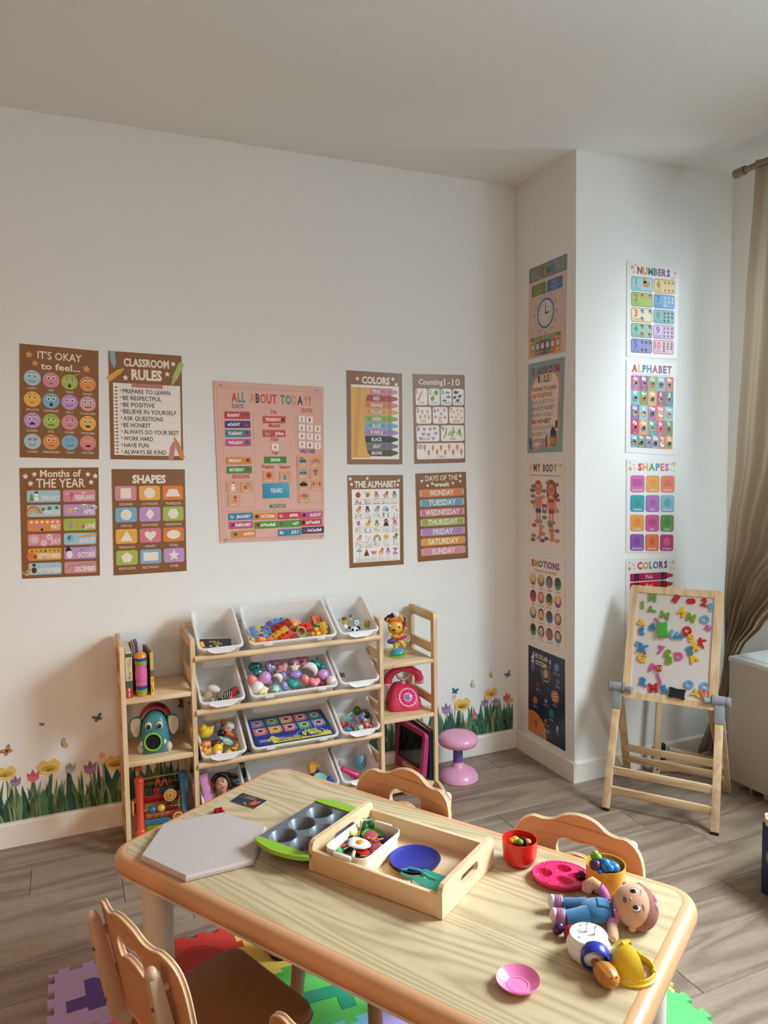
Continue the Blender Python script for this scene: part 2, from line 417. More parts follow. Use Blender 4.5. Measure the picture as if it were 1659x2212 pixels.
# floor: sub-floor slab and separate planks
FLM = wood('oak_laminate', '#a39180', '#6e5c4e', 'X', 3.0, .42, 9, figure=.8, objrand=1, tone=.09, fine=.7)
floor = struct('floor', B().box(((XL + XR) / 2, YF / 2, -.06), (XR - XL + .4, -YF + .3, .10)), mat('floor_joint_brown', '#3f3128', .8))
PL_, PWD = 1.22, .18
pk = B(); pk.box((0, 0, -.005), (PL_ - .0014, PWD - .0014, .010), bev=.0011, seg=1); pme = pk.done('plank', 20); pme.materials.append(FLM)
row = 0; y = -.020
offs = {1: -2.168, 2: -1.880, 5: .14}
def lay(j, y0, y1):
    x0, x1 = max(j, XL + .001), min(j + PL_, XR - .001)
    if x1 - x0 > .03:
        link('plank', pme, floor, M.Translation(((x0 + x1) / 2, (y0 + y1) / 2, 0)) @ M.Diagonal(((x1 - x0) / PL_, (y0 - y1) / PWD, 1, 1)))
for k in range(5): lay(XL + .3 + PL_ * (k - 1), -.001, -.0195)
while y > YF + .02:
    y1 = max(y - PWD, YF + .001)
    j = offs.get(row, XL + R.uniform(.1, 1.1))
    while j > XL: j -= PL_
    while j < XR: lay(j, y, y1); j += PL_
    y -= PWD; row += 1
# ------------------------------------------------------------------ posters on the back wall
KR, CREAM = '#8a5d38', '#f3e8dc'
Pk, Gn, Or, Yl, Bl, Pu, Lb = '#dc8fa0', '#a9c25a', '#e8924c', '#efb552', '#7fb6cf', '#c39ad0', '#a9cbd9'
def brown():
    a = Art(PW, PH); a.rect(0, 0, PW, PH, KR); return a.up()
# "it's okay to feel"
a = brown()
a.text("IT'S OKAY", 50, 17, 9.5, CREAM, w=56, bold=.012)
a.text('to feel...', 51, 30, 8, CREAM, w=50, bold=.02)
for x, y, r in ((11.5, 13, 5.2), (19, 23.5, 4.6), (84, 25.5, 5.6)): a.star(x, y, r, '#e0a24c', .5)
a.text('z z z', 71, 40 - 5, 2.6, CREAM, rot=-25)
faces = [(Lb, 'HAPPY', 'n', 'smile'), (Pk, 'SAD', 's', 'frown'), (Gn, 'TIRED', 'h', 'o'), (Or, 'ANGRY', 'a', 'frown'),
         (Yl, 'JEALOUS', 'h', 'flat'), (Bl, 'SURPRISED', 'n', 'o'), (Pu, 'SILLY', 'n', 'smile'), ('#dfa0ad', 'CONFUSED', 's', 'wave'),
         (Pu, 'SCARED', 's', 'big'), (Gn, 'SICK', 'h', 'wave'), (Pk, 'BORED', 'h', 'flat'), (Yl, 'WORRIED', 's', 'big'),
         (Lb, 'LOVED', 'heart', 'smile'), (Or, 'EMBARRASSED', 's', 'frown'), (Bl, 'CALM', 'c', 'smile'), ('#e0848f', 'EXCITED', 'star', 'big')]
K = '#1c1a1e'
for i, (c, nm, ey, mo) in enumerate(faces):
    x = 15.5 + 23.4 * (i % 4); y = 42.5 + 27.2 * (i // 4) + .9 * (i % 4) * (1 - .4 * (i // 4))
    a.L = 1; a.el(x, y, 10.6, 10, c, 24); a.L = 2
    for sx in (-1, 1):
        ex = x + sx * 3.3; eyy = y - 2.6
        if ey == 'heart': a.heart(ex, eyy, 2.6, '#d96b7a')
        elif ey == 'star': a.star(ex, eyy, 3, '#efb04c')
        elif ey == 'c': a.arc(ex, eyy + .5, 1.8, 1.6, 200, 340, .5, K, 5)
        else:
            a.el(ex, eyy, 2.3, 2.6, '#f7f3ee', 14); a.L = 3; a.el(ex, eyy + .3, 1.2, 1.5, K, 10)
            if ey == 'h': a.L = 4; a.poly([(ex - 2.4, eyy - 2.7), (ex + 2.4, eyy - 2.7), (ex + 2.4, eyy - .4), (ex - 2.4, eyy - .4)], c)
            a.L = 2; t = {'a': 1.1, 's': -1, 'n': 0, 'h': 0}[ey]
            a.line([(ex - 1.8, eyy - 4 - t * sx * .9), (ex + 1.8, eyy - 4 + t * sx * -.9 + t * sx * 1.8)], .45, K)
    a.L = 3
    if mo == 'smile': a.arc(x, y + 2.2, 3.8, 2.8, 10, 170, .6, K)
    elif mo == 'frown': a.arc(x, y + 6.2, 2.6, 2.0, 200, 340, .6, K)
    elif mo == 'o': a.el(x, y + 5, 1.9, 2.4, K, 12)
    elif mo == 'flat': a.line([(x - 2.8, y + 4.6), (x + 2.8, y + 4.2)], .6, K)
    elif mo == 'big': a.poly([(x - 3.4, y + 5.8), (x - 2.4, y + 3.2), (x, y + 2.4), (x + 2.6, y + 3.2), (x + 3.4, y + 5.8), (x, y + 5.2)], K)
    else: a.line([(x - 4 + q, y + 4.6 + (.9 if q % 2 else -.7)) for q in range(9)], .55, K)
    a.L = 1; a.text(nm, x, y + 14.6, 2.7, CREAM, maxw=21)
a.text("Haddon Designs".replace('Haddon Designs', '- - - - -'), 50, 142.5, 1, CREAM)
sheet('emotions_poster', "brown poster headed IT'S OKAY to feel, sixteen round faces, top left on wall", 'poster', a,
      ((-2.134, 1.869), (-1.866, 1.854), (-1.880, 1.445), (-2.151, 1.456)), WA)
def crayon(a, x, y, l, w, ang, c, tip='r'):
    ca, sa = cos(radians(ang)), sin(radians(ang)); q = lambda u, v: (x + u * ca - v * sa, y + u * sa + v * ca)
    a.poly([q(0, -w / 2), q(l * .72, -w / 2), q(l * .75, -w * .36), q(l, -w * .14), q(l, w * .14), q(l * .75, w * .36), q(l * .72, w / 2), q(0, w / 2)], c)
# classroom rules (brown)
a = brown()
a.text('CLASSROOM', 51, 18.5, 10, CREAM, w=62, bold=.035); a.text('RULES', 51, 36, 13, CREAM, w=42, bold=.045)
for x, y, r in ((88, 12, 4), (79.5, 26.5, 4), (22, 34.5, 4.2)): a.star(x, y, r, CREAM, .5)
crayon(a, 5, 0, 22, 6.6, 84, Bl); crayon(a, -1, 38, 26, 7, -37, '#e3a649'); crayon(a, 100, 10, 34, 7.5, 115, '#b2bf6b')
a.up(); a.rect(5, 42, 97, 139, '#efe7e2'); a.up()
a.rect(30, 41.5, 73, 47, '#bf7c7c')
for i in range(20): a.line([(5, 48 + i * 4.6), (9, 48 + i * 4.6)], .6, '#7a5a42'); a.el(9.4, 48 + i * 4.6, 1.4, 1.1, '#6e4c38', 8)
rules = ['PREPARE TO LEARN', 'BE RESPECTFUL', 'BE POSITIVE', 'BELIEVE IN YOURSELF', 'ASK QUESTIONS', 'BE HONEST', 'ALWAYS DO YOUR BEST', 'WORK HARD', 'HAVE FUN', 'ALWAYS BE KIND']
wid = [65, 52.5, 43, 73, 54.5, 37, 76, 40, 33.5, 58]
for i, (t, w_) in enumerate(zip(rules, wid)):
    yy = 55.2 + i * 9.15; a.el(15.5, yy - 3.5, 1.2, 1.2, '#8d8a84', 8)
    a.text(t, 18, yy, 5.6, '#1d1b1f', 'l', w=w_, bold=.012); a.line([(18, yy + 1.6), (95, yy + 1.6)], .3, '#cfc6c0')
a.up(); crayon(a, 82, 145, 26, 7.2, -80, '#c97f86'); crayon(a, 99, 142, 31, 7, -112, '#cf8a4d')
sheet('classroom_rules_poster', 'brown CLASSROOM RULES poster with spiral notebook list and crayons', 'poster', a,
      ((-1.831, 1.856), (-1.560, 1.848), (-1.566, 1.437), (-1.838, 1.445)), WA)
# months of the year
a = brown()
a.text('Months of', 51, 12, 9, CREAM, w=52, bold=.02); a.text('THE YEAR', 51, 26, 11.5, CREAM, w=62, bold=.012)
for x, y, r in ((7, 11, 4.2), (18, 8.5, 3.8), (86, 9, 4), (95.5, 11.5, 4), (13, 20.5, 4.2), (90, 19.5, 4)): a.star(x, y, r, CREAM, .5)
mo = [('JANUARY', Lb), ('FEBRUARY', Pk), ('MARCH', Lb), ('APRIL', Pu), ('MAY', Or), ('JUNE', Gn), ('JULY', Pk), ('AUGUST', Lb), ('SEPTEMBER', '#e3a649'), ('OCTOBER', Pu), ('NOVEMBER', Lb), ('DECEMBER', Pk)]
mw_ = [24, 26, 20, 15, 11.5, 14, 12.5, 21, 30, 23.5, 29, 27.5]
for i, (t, c) in enumerate(mo):
    x0 = 8 + (i % 2) * 45.5; y0 = 29.5 + (i // 2) * 19.1; x1 = x0 + 42; y1 = y0 + 15.6
    a.L = 1; a.rr(x0, y0, x1, y1, 2.4, c); a.L = 2
    ic = {0: lambda: (a.poly([(x0 + 3, y0 + 14), (x0 + 6, y0 + 3), (x0 + 9, y0 + 14)], '#6f9a45'), a.el(x0 + 12, y0 + 11, 3.2, 3, '#f4f2ee'), a.el(x0 + 12, y0 + 6, 2.3, 2.2, '#f4f2ee', 12), a.rect(x0 + 10, y0 + 1.4, x0 + 14, y0 + 4, '#2a2a30')),
          1: lambda: (a.rect(x0 + 9, y0 + 4, x0 + 13, y0 + 8, '#b56a9a'), a.rect(x0 + 10, y0 + 8, x0 + 11, y0 + 15, '#a86f5c'), a.heart(x0 + 5, y0 + 5, 1.6, '#f0d7dc'), a.heart(x0 + 26, y0 + 4, 2, '#f0d7dc')),
          2: lambda: [a.arc(x0 + 8, y0 + 13, 9 - k * 1.5, 11 - k * 1.5, 180, 350, 1.6, q) for k, q in enumerate(('#d9605a', '#e8924c', '#efc052', '#8fc07a'))] + [a.cloud(x0 + 12, y0 + 13, 3.6, '#f2efec'), a.el(x0 + 20, y0 + 6, 2.3, 2.3, '#4f8b3f', 8), a.el(x0 + 28, y0 + 4.5, 2.6, 2.6, '#4f8b3f', 8), a.el(x0 + 37, y0 + 4, 2.3, 2.3, '#4f8b3f', 8)],
          3: lambda: (a.el(x0 + 8, y0 + 8, 3.4, 3.4, '#efb552'), a.cloud(x0 + 16, y0 + 7, 3.6, '#f2efec'), a.cloud(x0 + 27, y0 + 2.5, 3.6, '#f2efec'), a.cloud(x0 + 40, y0 + 4, 3.4, '#f2efec')),
          4: lambda: (a.poly([(x0 + 5, y0 + 8), (x0 + 19, y0 + 8), (x0 + 17, y0 + 12), (x0 + 8, y0 + 12)], '#d58a9c'), a.el(x0 + 18, y0 + 13.5, 1.7, 1.7, K, 10), *[a.star(x0 + 5 + k * 6.6, y0 + 3.5, 2.4, '#f4efe8', .5, 7) for k in range(6)]),
          5: lambda: [crayon(a, x0 + 8 + k * 8, y0 + 12, 9, 3.4, -70 + 12 * k, q) for k, q in enumerate(('#b58ad0', '#e8924c', '#d95f64'))],
          6: lambda: [a.line([(x0 + cx_, y0 + cy_), (x0 + cx_ + rr_ * cos(t), y0 + cy_ + rr_ * sin(t))], .6, '#f4efe8') for cx_, cy_, rr_ in ((8, 7, 6.5), (20, 12, 4.5), (27, 4, 4.5)) for t in [k * pi / 8 for k in range(16)]],
          7: lambda: (a.el(x0 + 8, y0 + 7, 5, 5, '#7fc0d8'), a.el(x0 + 7, y0 + 6, 2.4, 3, '#9dbb52', 8), crayon(a, x0 + 43, y0 + 2, 25, 2.8, 172, '#e3a649')),
          8: lambda: (a.el(x0 + 4, y0 + 10, 5.6, 5, '#d9813c'), a.el(x0 + 10, y0 + 11, 3.4, 3.2, '#c66a30'), *[a.el(x0 + 5 + k * 5.6, y0 + 3.4, 1.5, 1.1, q, 8, 30) for k, q in enumerate(('#7a4a22', '#a9702c', '#5f7a38', '#3a2b22', '#b56a30', '#5f7a38', '#8a4a2a'))]),
          9: lambda: (a.el(x0 + 7, y0 + 9.5, 4, 5, '#f4efe8'), a.poly([(x0 + 1, y0 + 5), (x0 + 5, y0 - 3), (x0 + 10, y0 + 4)], '#25222c'), a.poly([(x0 + 20, y0 + 4), (x0 + 23, y0 + 2.6), (x0 + 26, y0 + 4), (x0 + 23, y0 + 3.6)], '#25222c'), a.ring(x0 + 38, y0 + 2, 3.4, 3.8, '#e9dce8')),
          10: lambda: [a.el(x0 + 1 - 1.5 * k, y0 + 8 + 2 * k, 5, 1.6, q, 10, -60 + 30 * k) for k, q in enumerate(('#e7a4a0', '#efcf7a', '#b9d29a', '#e7a06a'))] + [a.el(x0 + 7, y0 + 9.5, 3.2, 4, '#5b3a26'), a.rect(x0 + 5, y0 + 1, x0 + 9, y0 + 4.4, '#3b2a22')],
          11: lambda: (a.line([(x0 + 1, y0 + 10), (x0 + 8, y0 + 4), (x0 + 16, y0 + 6), (x0 + 24, y0 + 2), (x0 + 32, y0 + 5), (x0 + 40, y0 + 2)], .4, '#5f4a52'), *[a.el(x0 + 3 + 7 * k, y0 + 7 - (k % 2) * 2, 1.4, 1.8, q, 8) for k, q in enumerate(('#efb552', '#7fb6cf', '#c39ad0', '#a9c25a', '#efb552', '#7fb6cf'))])}
    ic[i](); a.L = 3; a.text(t, x1 - 1, y1 - 2.6, 6, '#f2efec', 'r', w=mw_[i], bold=.03)
sheet('months_poster', 'brown Months of THE YEAR poster below the round faces poster', 'poster', a,
      ((-2.154, 1.417), (-1.883, 1.414), (-1.894, .999), (-2.163, 1.007)), WA)
# shapes (brown)
def shape(a, k, x, y, r, c):
    if k == 'SQUARE': a.rect(x - r, y - r, x + r, y + r, c)
    elif k == 'RECTANGLE': a.rect(x - 1.45 * r, y - .85 * r, x + 1.45 * r, y + .85 * r, c)
    elif k == 'TRAPEZOID': a.poly([(x - .8 * r, y - .75 * r), (x + .8 * r, y - .75 * r), (x + 1.5 * r, y + .75 * r), (x - 1.5 * r, y + .75 * r)], c)
    elif k == 'CIRCLE': a.el(x, y, r * 1.05, r * 1.05, c, 28)
    elif k == 'OVAL': a.el(x, y, r * 1.35, r * .9, c, 28)
    elif k == 'DIAMOND': a.poly([(x, y - 1.15 * r), (x + .85 * r, y), (x, y + 1.15 * r), (x - .85 * r, y)], c)
    elif k == 'TRIANGLE': a.poly([(x, y - 1.1 * r), (x + 1.25 * r, y + .95 * r), (x - 1.25 * r, y + .95 * r)], c)
    elif k == 'HEART': a.heart(x, y, 1.15 * r, c)
    elif k == 'STAR': a.star(x, y, 1.25 * r, c, .42)
    else:
        n = {'PENTAGON': 5, 'HEXAGON': 6, 'OCTAGON': 8, 'HEPTAGON': 7}[k]; o = {5: -90, 6: 0, 8: 22.5, 7: -90}[n]
        a.poly([(x + 1.15 * r * cos(radians(o + 360 * i / n)), y + 1.1 * r * sin(radians(o + 360 * i / n))) for i in range(n)], c)
a = brown(); a.text('SHAPES', 50, 19, 10.5, CREAM, w=46, bold=.045)
for i, (k, c) in enumerate((('SQUARE', Pk), ('OCTAGON', '#efb04c'), ('TRAPEZOID', '#e2853f'), ('CIRCLE', Bl), ('DIAMOND', Pu), ('HEXAGON', Gn), ('TRIANGLE', '#efb04c'), ('HEART', '#d87f92'), ('OVAL', '#e2853f'), ('PENTAGON', Gn), ('RECTANGLE', Bl), ('STAR', Pu))):
    x = 18 + 32.3 * (i % 3); y = 33 + 29.5 * (i // 3); a.L = 1; a.rr(x - 14.4, y - 10, x + 14.4, y + 10, 3, c, 4); a.L = 2
    shape(a, k, x, y, 7, CREAM); a.L = 1; a.text(k, x, y + 16.6, 3.3, CREAM, maxw=22)
sheet('shapes_poster', 'brown SHAPES poster with twelve white shapes, lower left cluster', 'poster', a,
      ((-1.836, 1.407), (-1.562, 1.401), (-1.568, .993), (-1.844, .995)), WA)
# colours, crayons out of a box
a = brown(); a.text('COLORS', 52, 18.5, 10.5, CREAM, w=50, bold=.04)
for x, y, r in ((19, 12, 3.8), (83, 9.5, 3.8), (89, 18, 3.8)): a.star(x, y, r, CREAM, .5)
a.rect(7.5, 21, 94, 137, '#f1ebe8'); a.up()
cr = [('PINK', '#d98aa0'), ('RED', '#b52a2c'), ('ORANGE', '#dd7f3a'), ('YELLOW', '#e0a63f'), ('GREEN', '#93ad33'), ('BLUE', '#7fb2cc'), ('PURPLE', '#b285c0'), ('BLACK', '#161518'), ('GRAY', '#77757a'), ('BROWN', '#5c3a26')]
for i, (t, c) in enumerate(cr):
    y0 = 25 + i * 10.75; y1 = y0 + 10.6; a.L = 2
    a.poly([(30, y0), (80, y0), (80, y0 + .6), (91, y0 + 3.4), (92.5, y0 + 5.3), (91, y0 + 7.2), (80, y1 - .6), (80, y1), (30, y1)], c)
    d = '#%02x%02x%02x' % tuple(int(int(c[j:j + 2], 16) * .86) for j in (1, 3, 5))
    a.L = 3; a.el(53, (y0 + y1) / 2, 17, 4.2, d, 24); a.rect(74, y0, 80, y1, d); a.L = 4
    a.text(t, 53, y1 - 2.4, 5.6, CREAM, w=min(24, 3.6 * len(t) + 1), bold=.02)
a.L = 5; a.poly([(8, 25), (42, 26), (42, 32), (36, 36), (32, 50), (30.5, 70), (31, 95), (33, 115), (37, 128), (41, 131), (41.5, 135), (8, 135)], '#e3ad4b')
a.L = 6; a.poly([(18, 25), (26, 25), (18, 134), (10, 134)], '#d99a3e'); a.poly([(31, 26), (33, 26), (25, 90), (22, 110)], '#d99a3e')
sheet('color_crayons_poster', 'brown COLORS poster of crayons coming out of a yellow box', 'poster', a,
      ((-.866, 1.816), (-.601, 1.810), (-.605, 1.406), (-.870, 1.410)), WA)
# counting 1-10
a = brown(); a.text('Counting', 34, 16.5, 8.5, CREAM, w=46, bold=.015); a.text('1-10', 75, 17.5, 11, CREAM, w=31, bold=.01)
NW = ['ONE', 'TWO', 'THREE', 'FOUR', 'FIVE', 'SIX', 'SEVEN', 'EIGHT', 'NINE', 'TEN']
cells = [(5, 23, 27, 50), (29, 23, 51, 50), (53, 23, 74, 50), (76, 23, 98, 50), (5, 53, 34, 80), (37, 53, 66, 80), (69, 53, 98, 80), (5, 83, 49, 109), (52, 83, 98, 109), (5, 112, 98, 138)]
pos = {3: [(84, 29), (80, 37), (90, 35), (86, 42)], 4: [(17, 60), (27, 60), (13, 69), (22, 68), (29, 69)], 5: [(47, 58), (59, 58), (53, 64), (42, 69), (51, 71), (60, 70)], 6: [(78, 61), (85, 58), (93, 60), (87, 65), (74, 69), (82, 70), (93, 71)],
       7: [(20, 89), (31, 89), (40, 88), (18, 97), (28, 98), (42, 96), (13, 104), (37, 104)]}
for i, (x0, y0, x1, y1) in enumerate(cells):
    a.L = 1; a.rr(x0, y0, x1, y1, 3.6, '#f3eee9', 4); a.L = 2; tcol = '#25221f'
    a.text(str(i + 1), x0 + 1.5, y0 + 9, 7, tcol, 'l', bold=.01); a.text(NW[i], (x0 + x1) / 2 - (3 if i == 7 else 0), y1 - 2, 3.6, tcol)
crayon(a, 9, 43, 21, 3.6, -62, '#d99a3e')
for x, y in ((44, 30), (37, 39)): a.el(x, y, 4.2, 4, '#6d9c3f'); a.line([(x, y - 3), (x + 1, y - 6)], .7, '#5a3a22')
for x, y in ((66, 29), (68, 36), (60, 42)): a.cloud(x, y, 3.4, '#a9cbd9')
for x, y in pos[3]: a.el(x, y, 3.2, 2.8, '#8e6a93'); a.el(x, y, 5, 1, '#7a557f', 12, -20)
for x, y in pos[4]: a.poly([(x - 2.4, y - 2), (x + 2.4, y - 2), (x + .8, y + 1), (x + 1.6, y + 4), (x - 1.6, y + 4), (x - .8, y + 1)], '#d9784a')
for x, y in pos[5]: a.el(x, y, 3, 2.7, '#d99aa6', 10)
for x, y in pos[6]: a.star(x, y, 3.4, '#dfa843', .45)
for x, y in pos[7]: a.heart(x, y, 3.6, '#b58ac0')
for k in range(9): crayon(a, 57 + 4.4 * k, 104 - (k * 7) % 9, 12, 2.4, -55 - 25 * (k % 3) + (60 if k == 2 else 0), '#94a845')
for k in range(10):
    x = 20 + 8 * k; y = 118 + 8 * (k % 2) + (1 if k % 3 else 0); a.rr(x - 2.4, y - 4, x + 2.4, y + 4, 2, '#dc8445'); a.rect(x - .5, y + 4, x + .5, y + 8, '#a06a3a')
sheet('counting_poster', 'brown Counting 1-10 poster, upper right of the back wall posters', 'poster', a,
      ((-.549, 1.810), (-.282, 1.814), (-.281, 1.409), (-.545, 1.407)), WA)
# the alphabet with handwriting lines
a = brown(); a.text('THE ALPHABET', 50, 19, 9.5, CREAM, w=76, bold=.04)
for x, y, r in ((5, 5.5, 3.4), (7, 14, 3.4), (35, 5, 3.4), (92, 9, 3.4), (90, 16, 3.4)): a.star(x, y, r, CREAM, .5)
a.rect(7, 22, 93, 137.5, '#f5f2f0'); a.up()
lets = ['Aa Bb Cc Dd Ee', 'Ff Gg Hh Ii Jj', 'Kk Ll Mm Nn Oo', 'Pp Qq Rr Ss Tt', 'Uu Vv Ww Xx Yy Zz']
ics = [('#b8342e', '#e8b23c', '#d97a3c', '#c07a34', '#8d8d92'), ('#e08a3a', '#6b3f7a', '#9aa0a4', '#a9cbd9', '#3a3a40'), ('#d06aa0', '#e8a13c', '#8aa63c', '#26242a', '#dc7f86'), ('#e39aa4', '#b58ad0', '#e3b05a', '#efb53c', '#6d9440'), ('#7fb6cf', '#6a3f2c', '#dc8088', '#e8945a', '#b58ad0', '#b56aa8')]
for r_, row in enumerate(lets):
    tk = row.split(); yb = 45.6 + r_ * 22.6; n = len(tk)
    for k_, off in enumerate((-8, 0)): a.line([(11, yb + off), (89, yb + off)], .35, '#5a565a')
    a.line([(11, yb - 4), (89, yb - 4)], .2, '#9a979a')
    for i, t in enumerate(tk):
        x = 18 + i * (66 / (n - 1)); a.text(t, x, yb, 7.4, '#2a282c', w=11.5 if n == 5 else 10)
        c = ics[r_][i]; y = yb - 14.5; a.L = 2
        q = (r_ * 5 + i)
        if q in (0,): a.el(x, y, 4.6, 4.4, c); a.line([(x, y - 3), (x + 1.5, y - 7)], 1, '#4a6a2c')
        elif q == 1: a.el(x + 1, y, 5, 3.6, c, 14, -30); a.rect(x - 1, y - 3, x + .6, y + 3, K); a.rect(x + 2, y - 3.4, x + 3.4, y + 2, K); a.el(x - 3, y - 4, 2.6, 1.8, '#c7dbe4')
        elif q in (13,): a.el(x, y - 3, 3.6, 3.4, c); a.poly([(x - 3, y), (x + 4, y), (x + 5, y + 5), (x - 5, y + 5)], c); a.L = 3; a.rect(x - 2.4, y - 4, x + 2.4, y - 2, '#e3b899')
        elif q == 17: [a.arc(x, y + 3, 6.4 - k, 7 - k, 180, 360, 1.1, w_) for k, w_ in enumerate(('#d9605a', '#e8924c', '#efc052', '#8fc07a'))]; a.cloud(x - 5, y + 4, 2.2, '#c7dbe4'); a.cloud(x + 5, y + 4, 2.2, '#c7dbe4')
        elif q == 18: a.star(x, y, 5.6, c, .62, 10)
        elif q == 16: a.text('?', x - 3, y + 1, 5, c, bold=.02); a.text('?', x + 3, y + 3, 5, c, bold=.02); a.text('?', x, y + 6, 5, c, bold=.02)
        elif q == 8: a.poly([(x - 5.6, y + 4), (x - 5, y - 2), (x, y - 5), (x + 5, y - 2), (x + 5.6, y + 4)], c); a.L = 3; a.rect(x + 1, y, x + 4, y + 4, '#4a6a7a')
        elif q == 9: a.arc(x - 1, y - 2, 4, 2.4, 90, 330, .6, c); a.line([(x + 2, y), (x + 5, y + 5)], 1.2, c)
        elif q == 21: a.poly([(x - 5, y + 6), (x - 1.4, y - 3), (x + 1.4, y - 3), (x + 5, y + 6)], c); a.L = 3; a.poly([(x - 1.6, y - 3), (x, y - 7), (x + 1.6, y - 3), (x, y)], '#e8924c')
        elif q == 22: a.poly([(x + 5.6 * cos(radians(t)), y - 1 + 5.6 * sin(radians(t))) for t in range(0, 181, 15)], c)
        elif q == 20: a.poly([(x + 5.2 * cos(radians(t)), y - 1 - 4.6 * sin(radians(t))) for t in range(0, 181, 15)], c); a.line([(x, y - 1), (x + 1, y + 6)], .6, '#5a565a')
        elif q == 10: a.poly([(x - 4, y - 4), (x + 2, y - 5), (x + 3, y + 2), (x - 2, y + 3)], c); a.line([(x - 1, y + 3), (x + 5, y + 7)], .4, K)
        elif q == 25: a.text('Z', x, y + 5, 9, c, bold=.05)
        else:
            a.el(x, y + 1.6, 4, 3.4, c); a.el(x + (2.6 if q % 2 else -.4), y - 3, 3, 2.6, c, 12); a.L = 3
            a.el(x + (2 if q % 2 else -1.4), y - 3.4, .6, .6, K, 6); a.el(x + (3.8 if q % 2 else .6), y - 3.4, .6, .6, K, 6); a.el(x, y + 2.4, 2, 1.6, '#f0ddc8' if q % 3 else '#f7e2d0', 10)
        a.L = 1
sheet('alphabet_handwriting_poster', 'brown THE ALPHABET poster with ruled letter pairs and small pictures', 'poster', a,
      ((-.871, 1.362), (-.603, 1.358), (-.605, .952), (-.868, .954)), WA)
# days of the week
a = brown(); a.text('DAYS OF THE', 51, 13, 8.5, CREAM, w=64, bold=.012); a.text('week', 51, 22.6, 7, CREAM, w=32, bold=.03)
for x, y, r in ((12, 12.5, 3.4), (88, 6.5, 3.4), (23, 20.5, 3.2), (32, 17.5, 3.2), (73, 18, 3.2), (88, 15.5, 3.2)): a.star(x, y, r, CREAM, .5)
for i, (t, c) in enumerate((('MONDAY', '#e0874c'), ('TUESDAY', '#74a7bb'), ('WEDNESDAY', '#cf7f90'), ('THURSDAY', '#a0b45a'), ('FRIDAY', '#b18fc4'), ('SATURDAY', '#dfa24a'), ('SUNDAY', '#db93a0'))):
    y0 = 26.5 + i * 16.1; a.L = 1; a.rect(10, y0, 92, y0 + 12.8, c); a.L = 2; a.rect(7, y0 + 1, 10.6, y0 + 11.8, '#c9b4a4'); a.rect(91, y0 + 1, 94.6, y0 + 11.8, '#c9b4a4')
    a.text(t, 51, y0 + 10.8, 8.6, '#f4efe9', w={6: 46, 7: 54, 8: 60, 9: 68}[len(t)] - (6 if t == 'FRIDAY' else 0), bold=.02)
sheet('days_of_week_poster', 'brown DAYS OF THE week poster of coloured taped strips', 'poster', a,
      ((-.541, 1.363), (-.278, 1.366), (-.269, .959), (-.534, .958)), WA)

# ------------------------------------------------------------------ pink pocket chart with its loose cards
CC0 = ((-1.439, 1.755), (-.973, 1.741), (-.983, 1.092), (-1.430, 1.099)); CW, CH = 100.0, 139.0
def chart_xy(x, y):
    tl, tr, br, bl = CC0; u, v = x / CW, y / CH
    return tuple((1 - v) * ((1 - u) * tl[i] + u * tr[i]) + v * ((1 - u) * bl[i] + u * br[i]) for i in (0, 1))
CHM = M(((1, 0, 0, 0), (0, 0, -1, -.004), (0, 1, 0, 0), (0, 0, 0, 1)))
ch = thing('pocket_chart', 'pink fabric ALL ABOUT TODAY pocket chart with grommets pinned to wall', 'wall chart', CHM)
a = Art(CW, CH); PKF = '#e2b3a6'; ST = '#c08f86'
a.rect(0, 0, CW, CH, PKF); a.up()
a.multi('ALL ABOUT TODAY!', 15, 87.5, 17, 7.6, ['#cf3a63', '#4b9a52', '#2e8fc0', '#dd9a45', '#4b2f66', '#d2622f', '#c93a4a', '#cf3a4a', '#4b9a52', '#2e8fc0', '#dd9a45', '#4b2f66', '#d98a3a', '#cf3a4a'], .035)
for t, x, y, h, c, w_ in (('DAYS', 20.5, 22.5, 3.6, '#2f6f9c', 10), ('DATES', 84, 23.4, 3.2, '#c5394c', 10.5), ('Day', 53, 25.8, 3.2, '#b8452f', 5.5), ('Month', 53, 38, 3.2, '#b8452f', 10.5), ('Date', 53, 50, 3.2, '#b8452f', 7), ('Year', 53, 62, 3.2, '#b8452f', 7), ('Weather', 46, 74.5, 3.2, '#b8452f', 12), ('Season', 62, 74.5, 3.2, '#b8452f', 10), ('SEASONS', 21, 83.3, 3.4, '#b9332f', 16), ('WEATHER', 84, 60.6, 3.4, '#41305c', 15.5), ('MONTHS', 54.5, 110, 3.6, '#2f7f58', 15.5)):
    a.text(t, x, y, h, c, w=w_, bold=.03)
for q in ((6, 25, 34, 83 - 4), (73, 24.5, 99, 56.5), (6, 85, 33, 109), (73, 62, 98.5, 106), (5, 113, 98, 136)):
    a.frame(*q, .25, ST)
for y in (5, ): a.line([(0, y), (100, y)], .3, ST)
for x in (2.5, 97.5): a.line([(x, 5), (x, 137)], .25, ST)
a.line([(2, 112), (98, 112)], .3, ST); a.line([(2, 137), (98, 137)], .3, ST)
me = a.mesh('cloth', chart_xy, .00015)
bm = bmesh.new(); bm.from_mesh(me); cl = bm.verts.layers.float_color['Col']
lo = [bm.verts.new((*chart_xy(x, y), -.002)) for x, y in ((0, 0), (CW, 0), (CW, CH), (0, CH))]; hi = [bm.verts.new((v.co.x, v.co.y, -.00005)) for v in lo]
for v in lo + hi: v[cl] = (*lin(PKF), 1)
for i in range(4): bm.faces.new((lo[(i + 1) % 4], lo[i], hi[i], hi[(i + 1) % 4]))
bm.faces.new(lo); bm.to_mesh(me); bm.free(); me.materials.append(printmat('pink_oxford_cloth', .55)); link('cloth', me, ch)
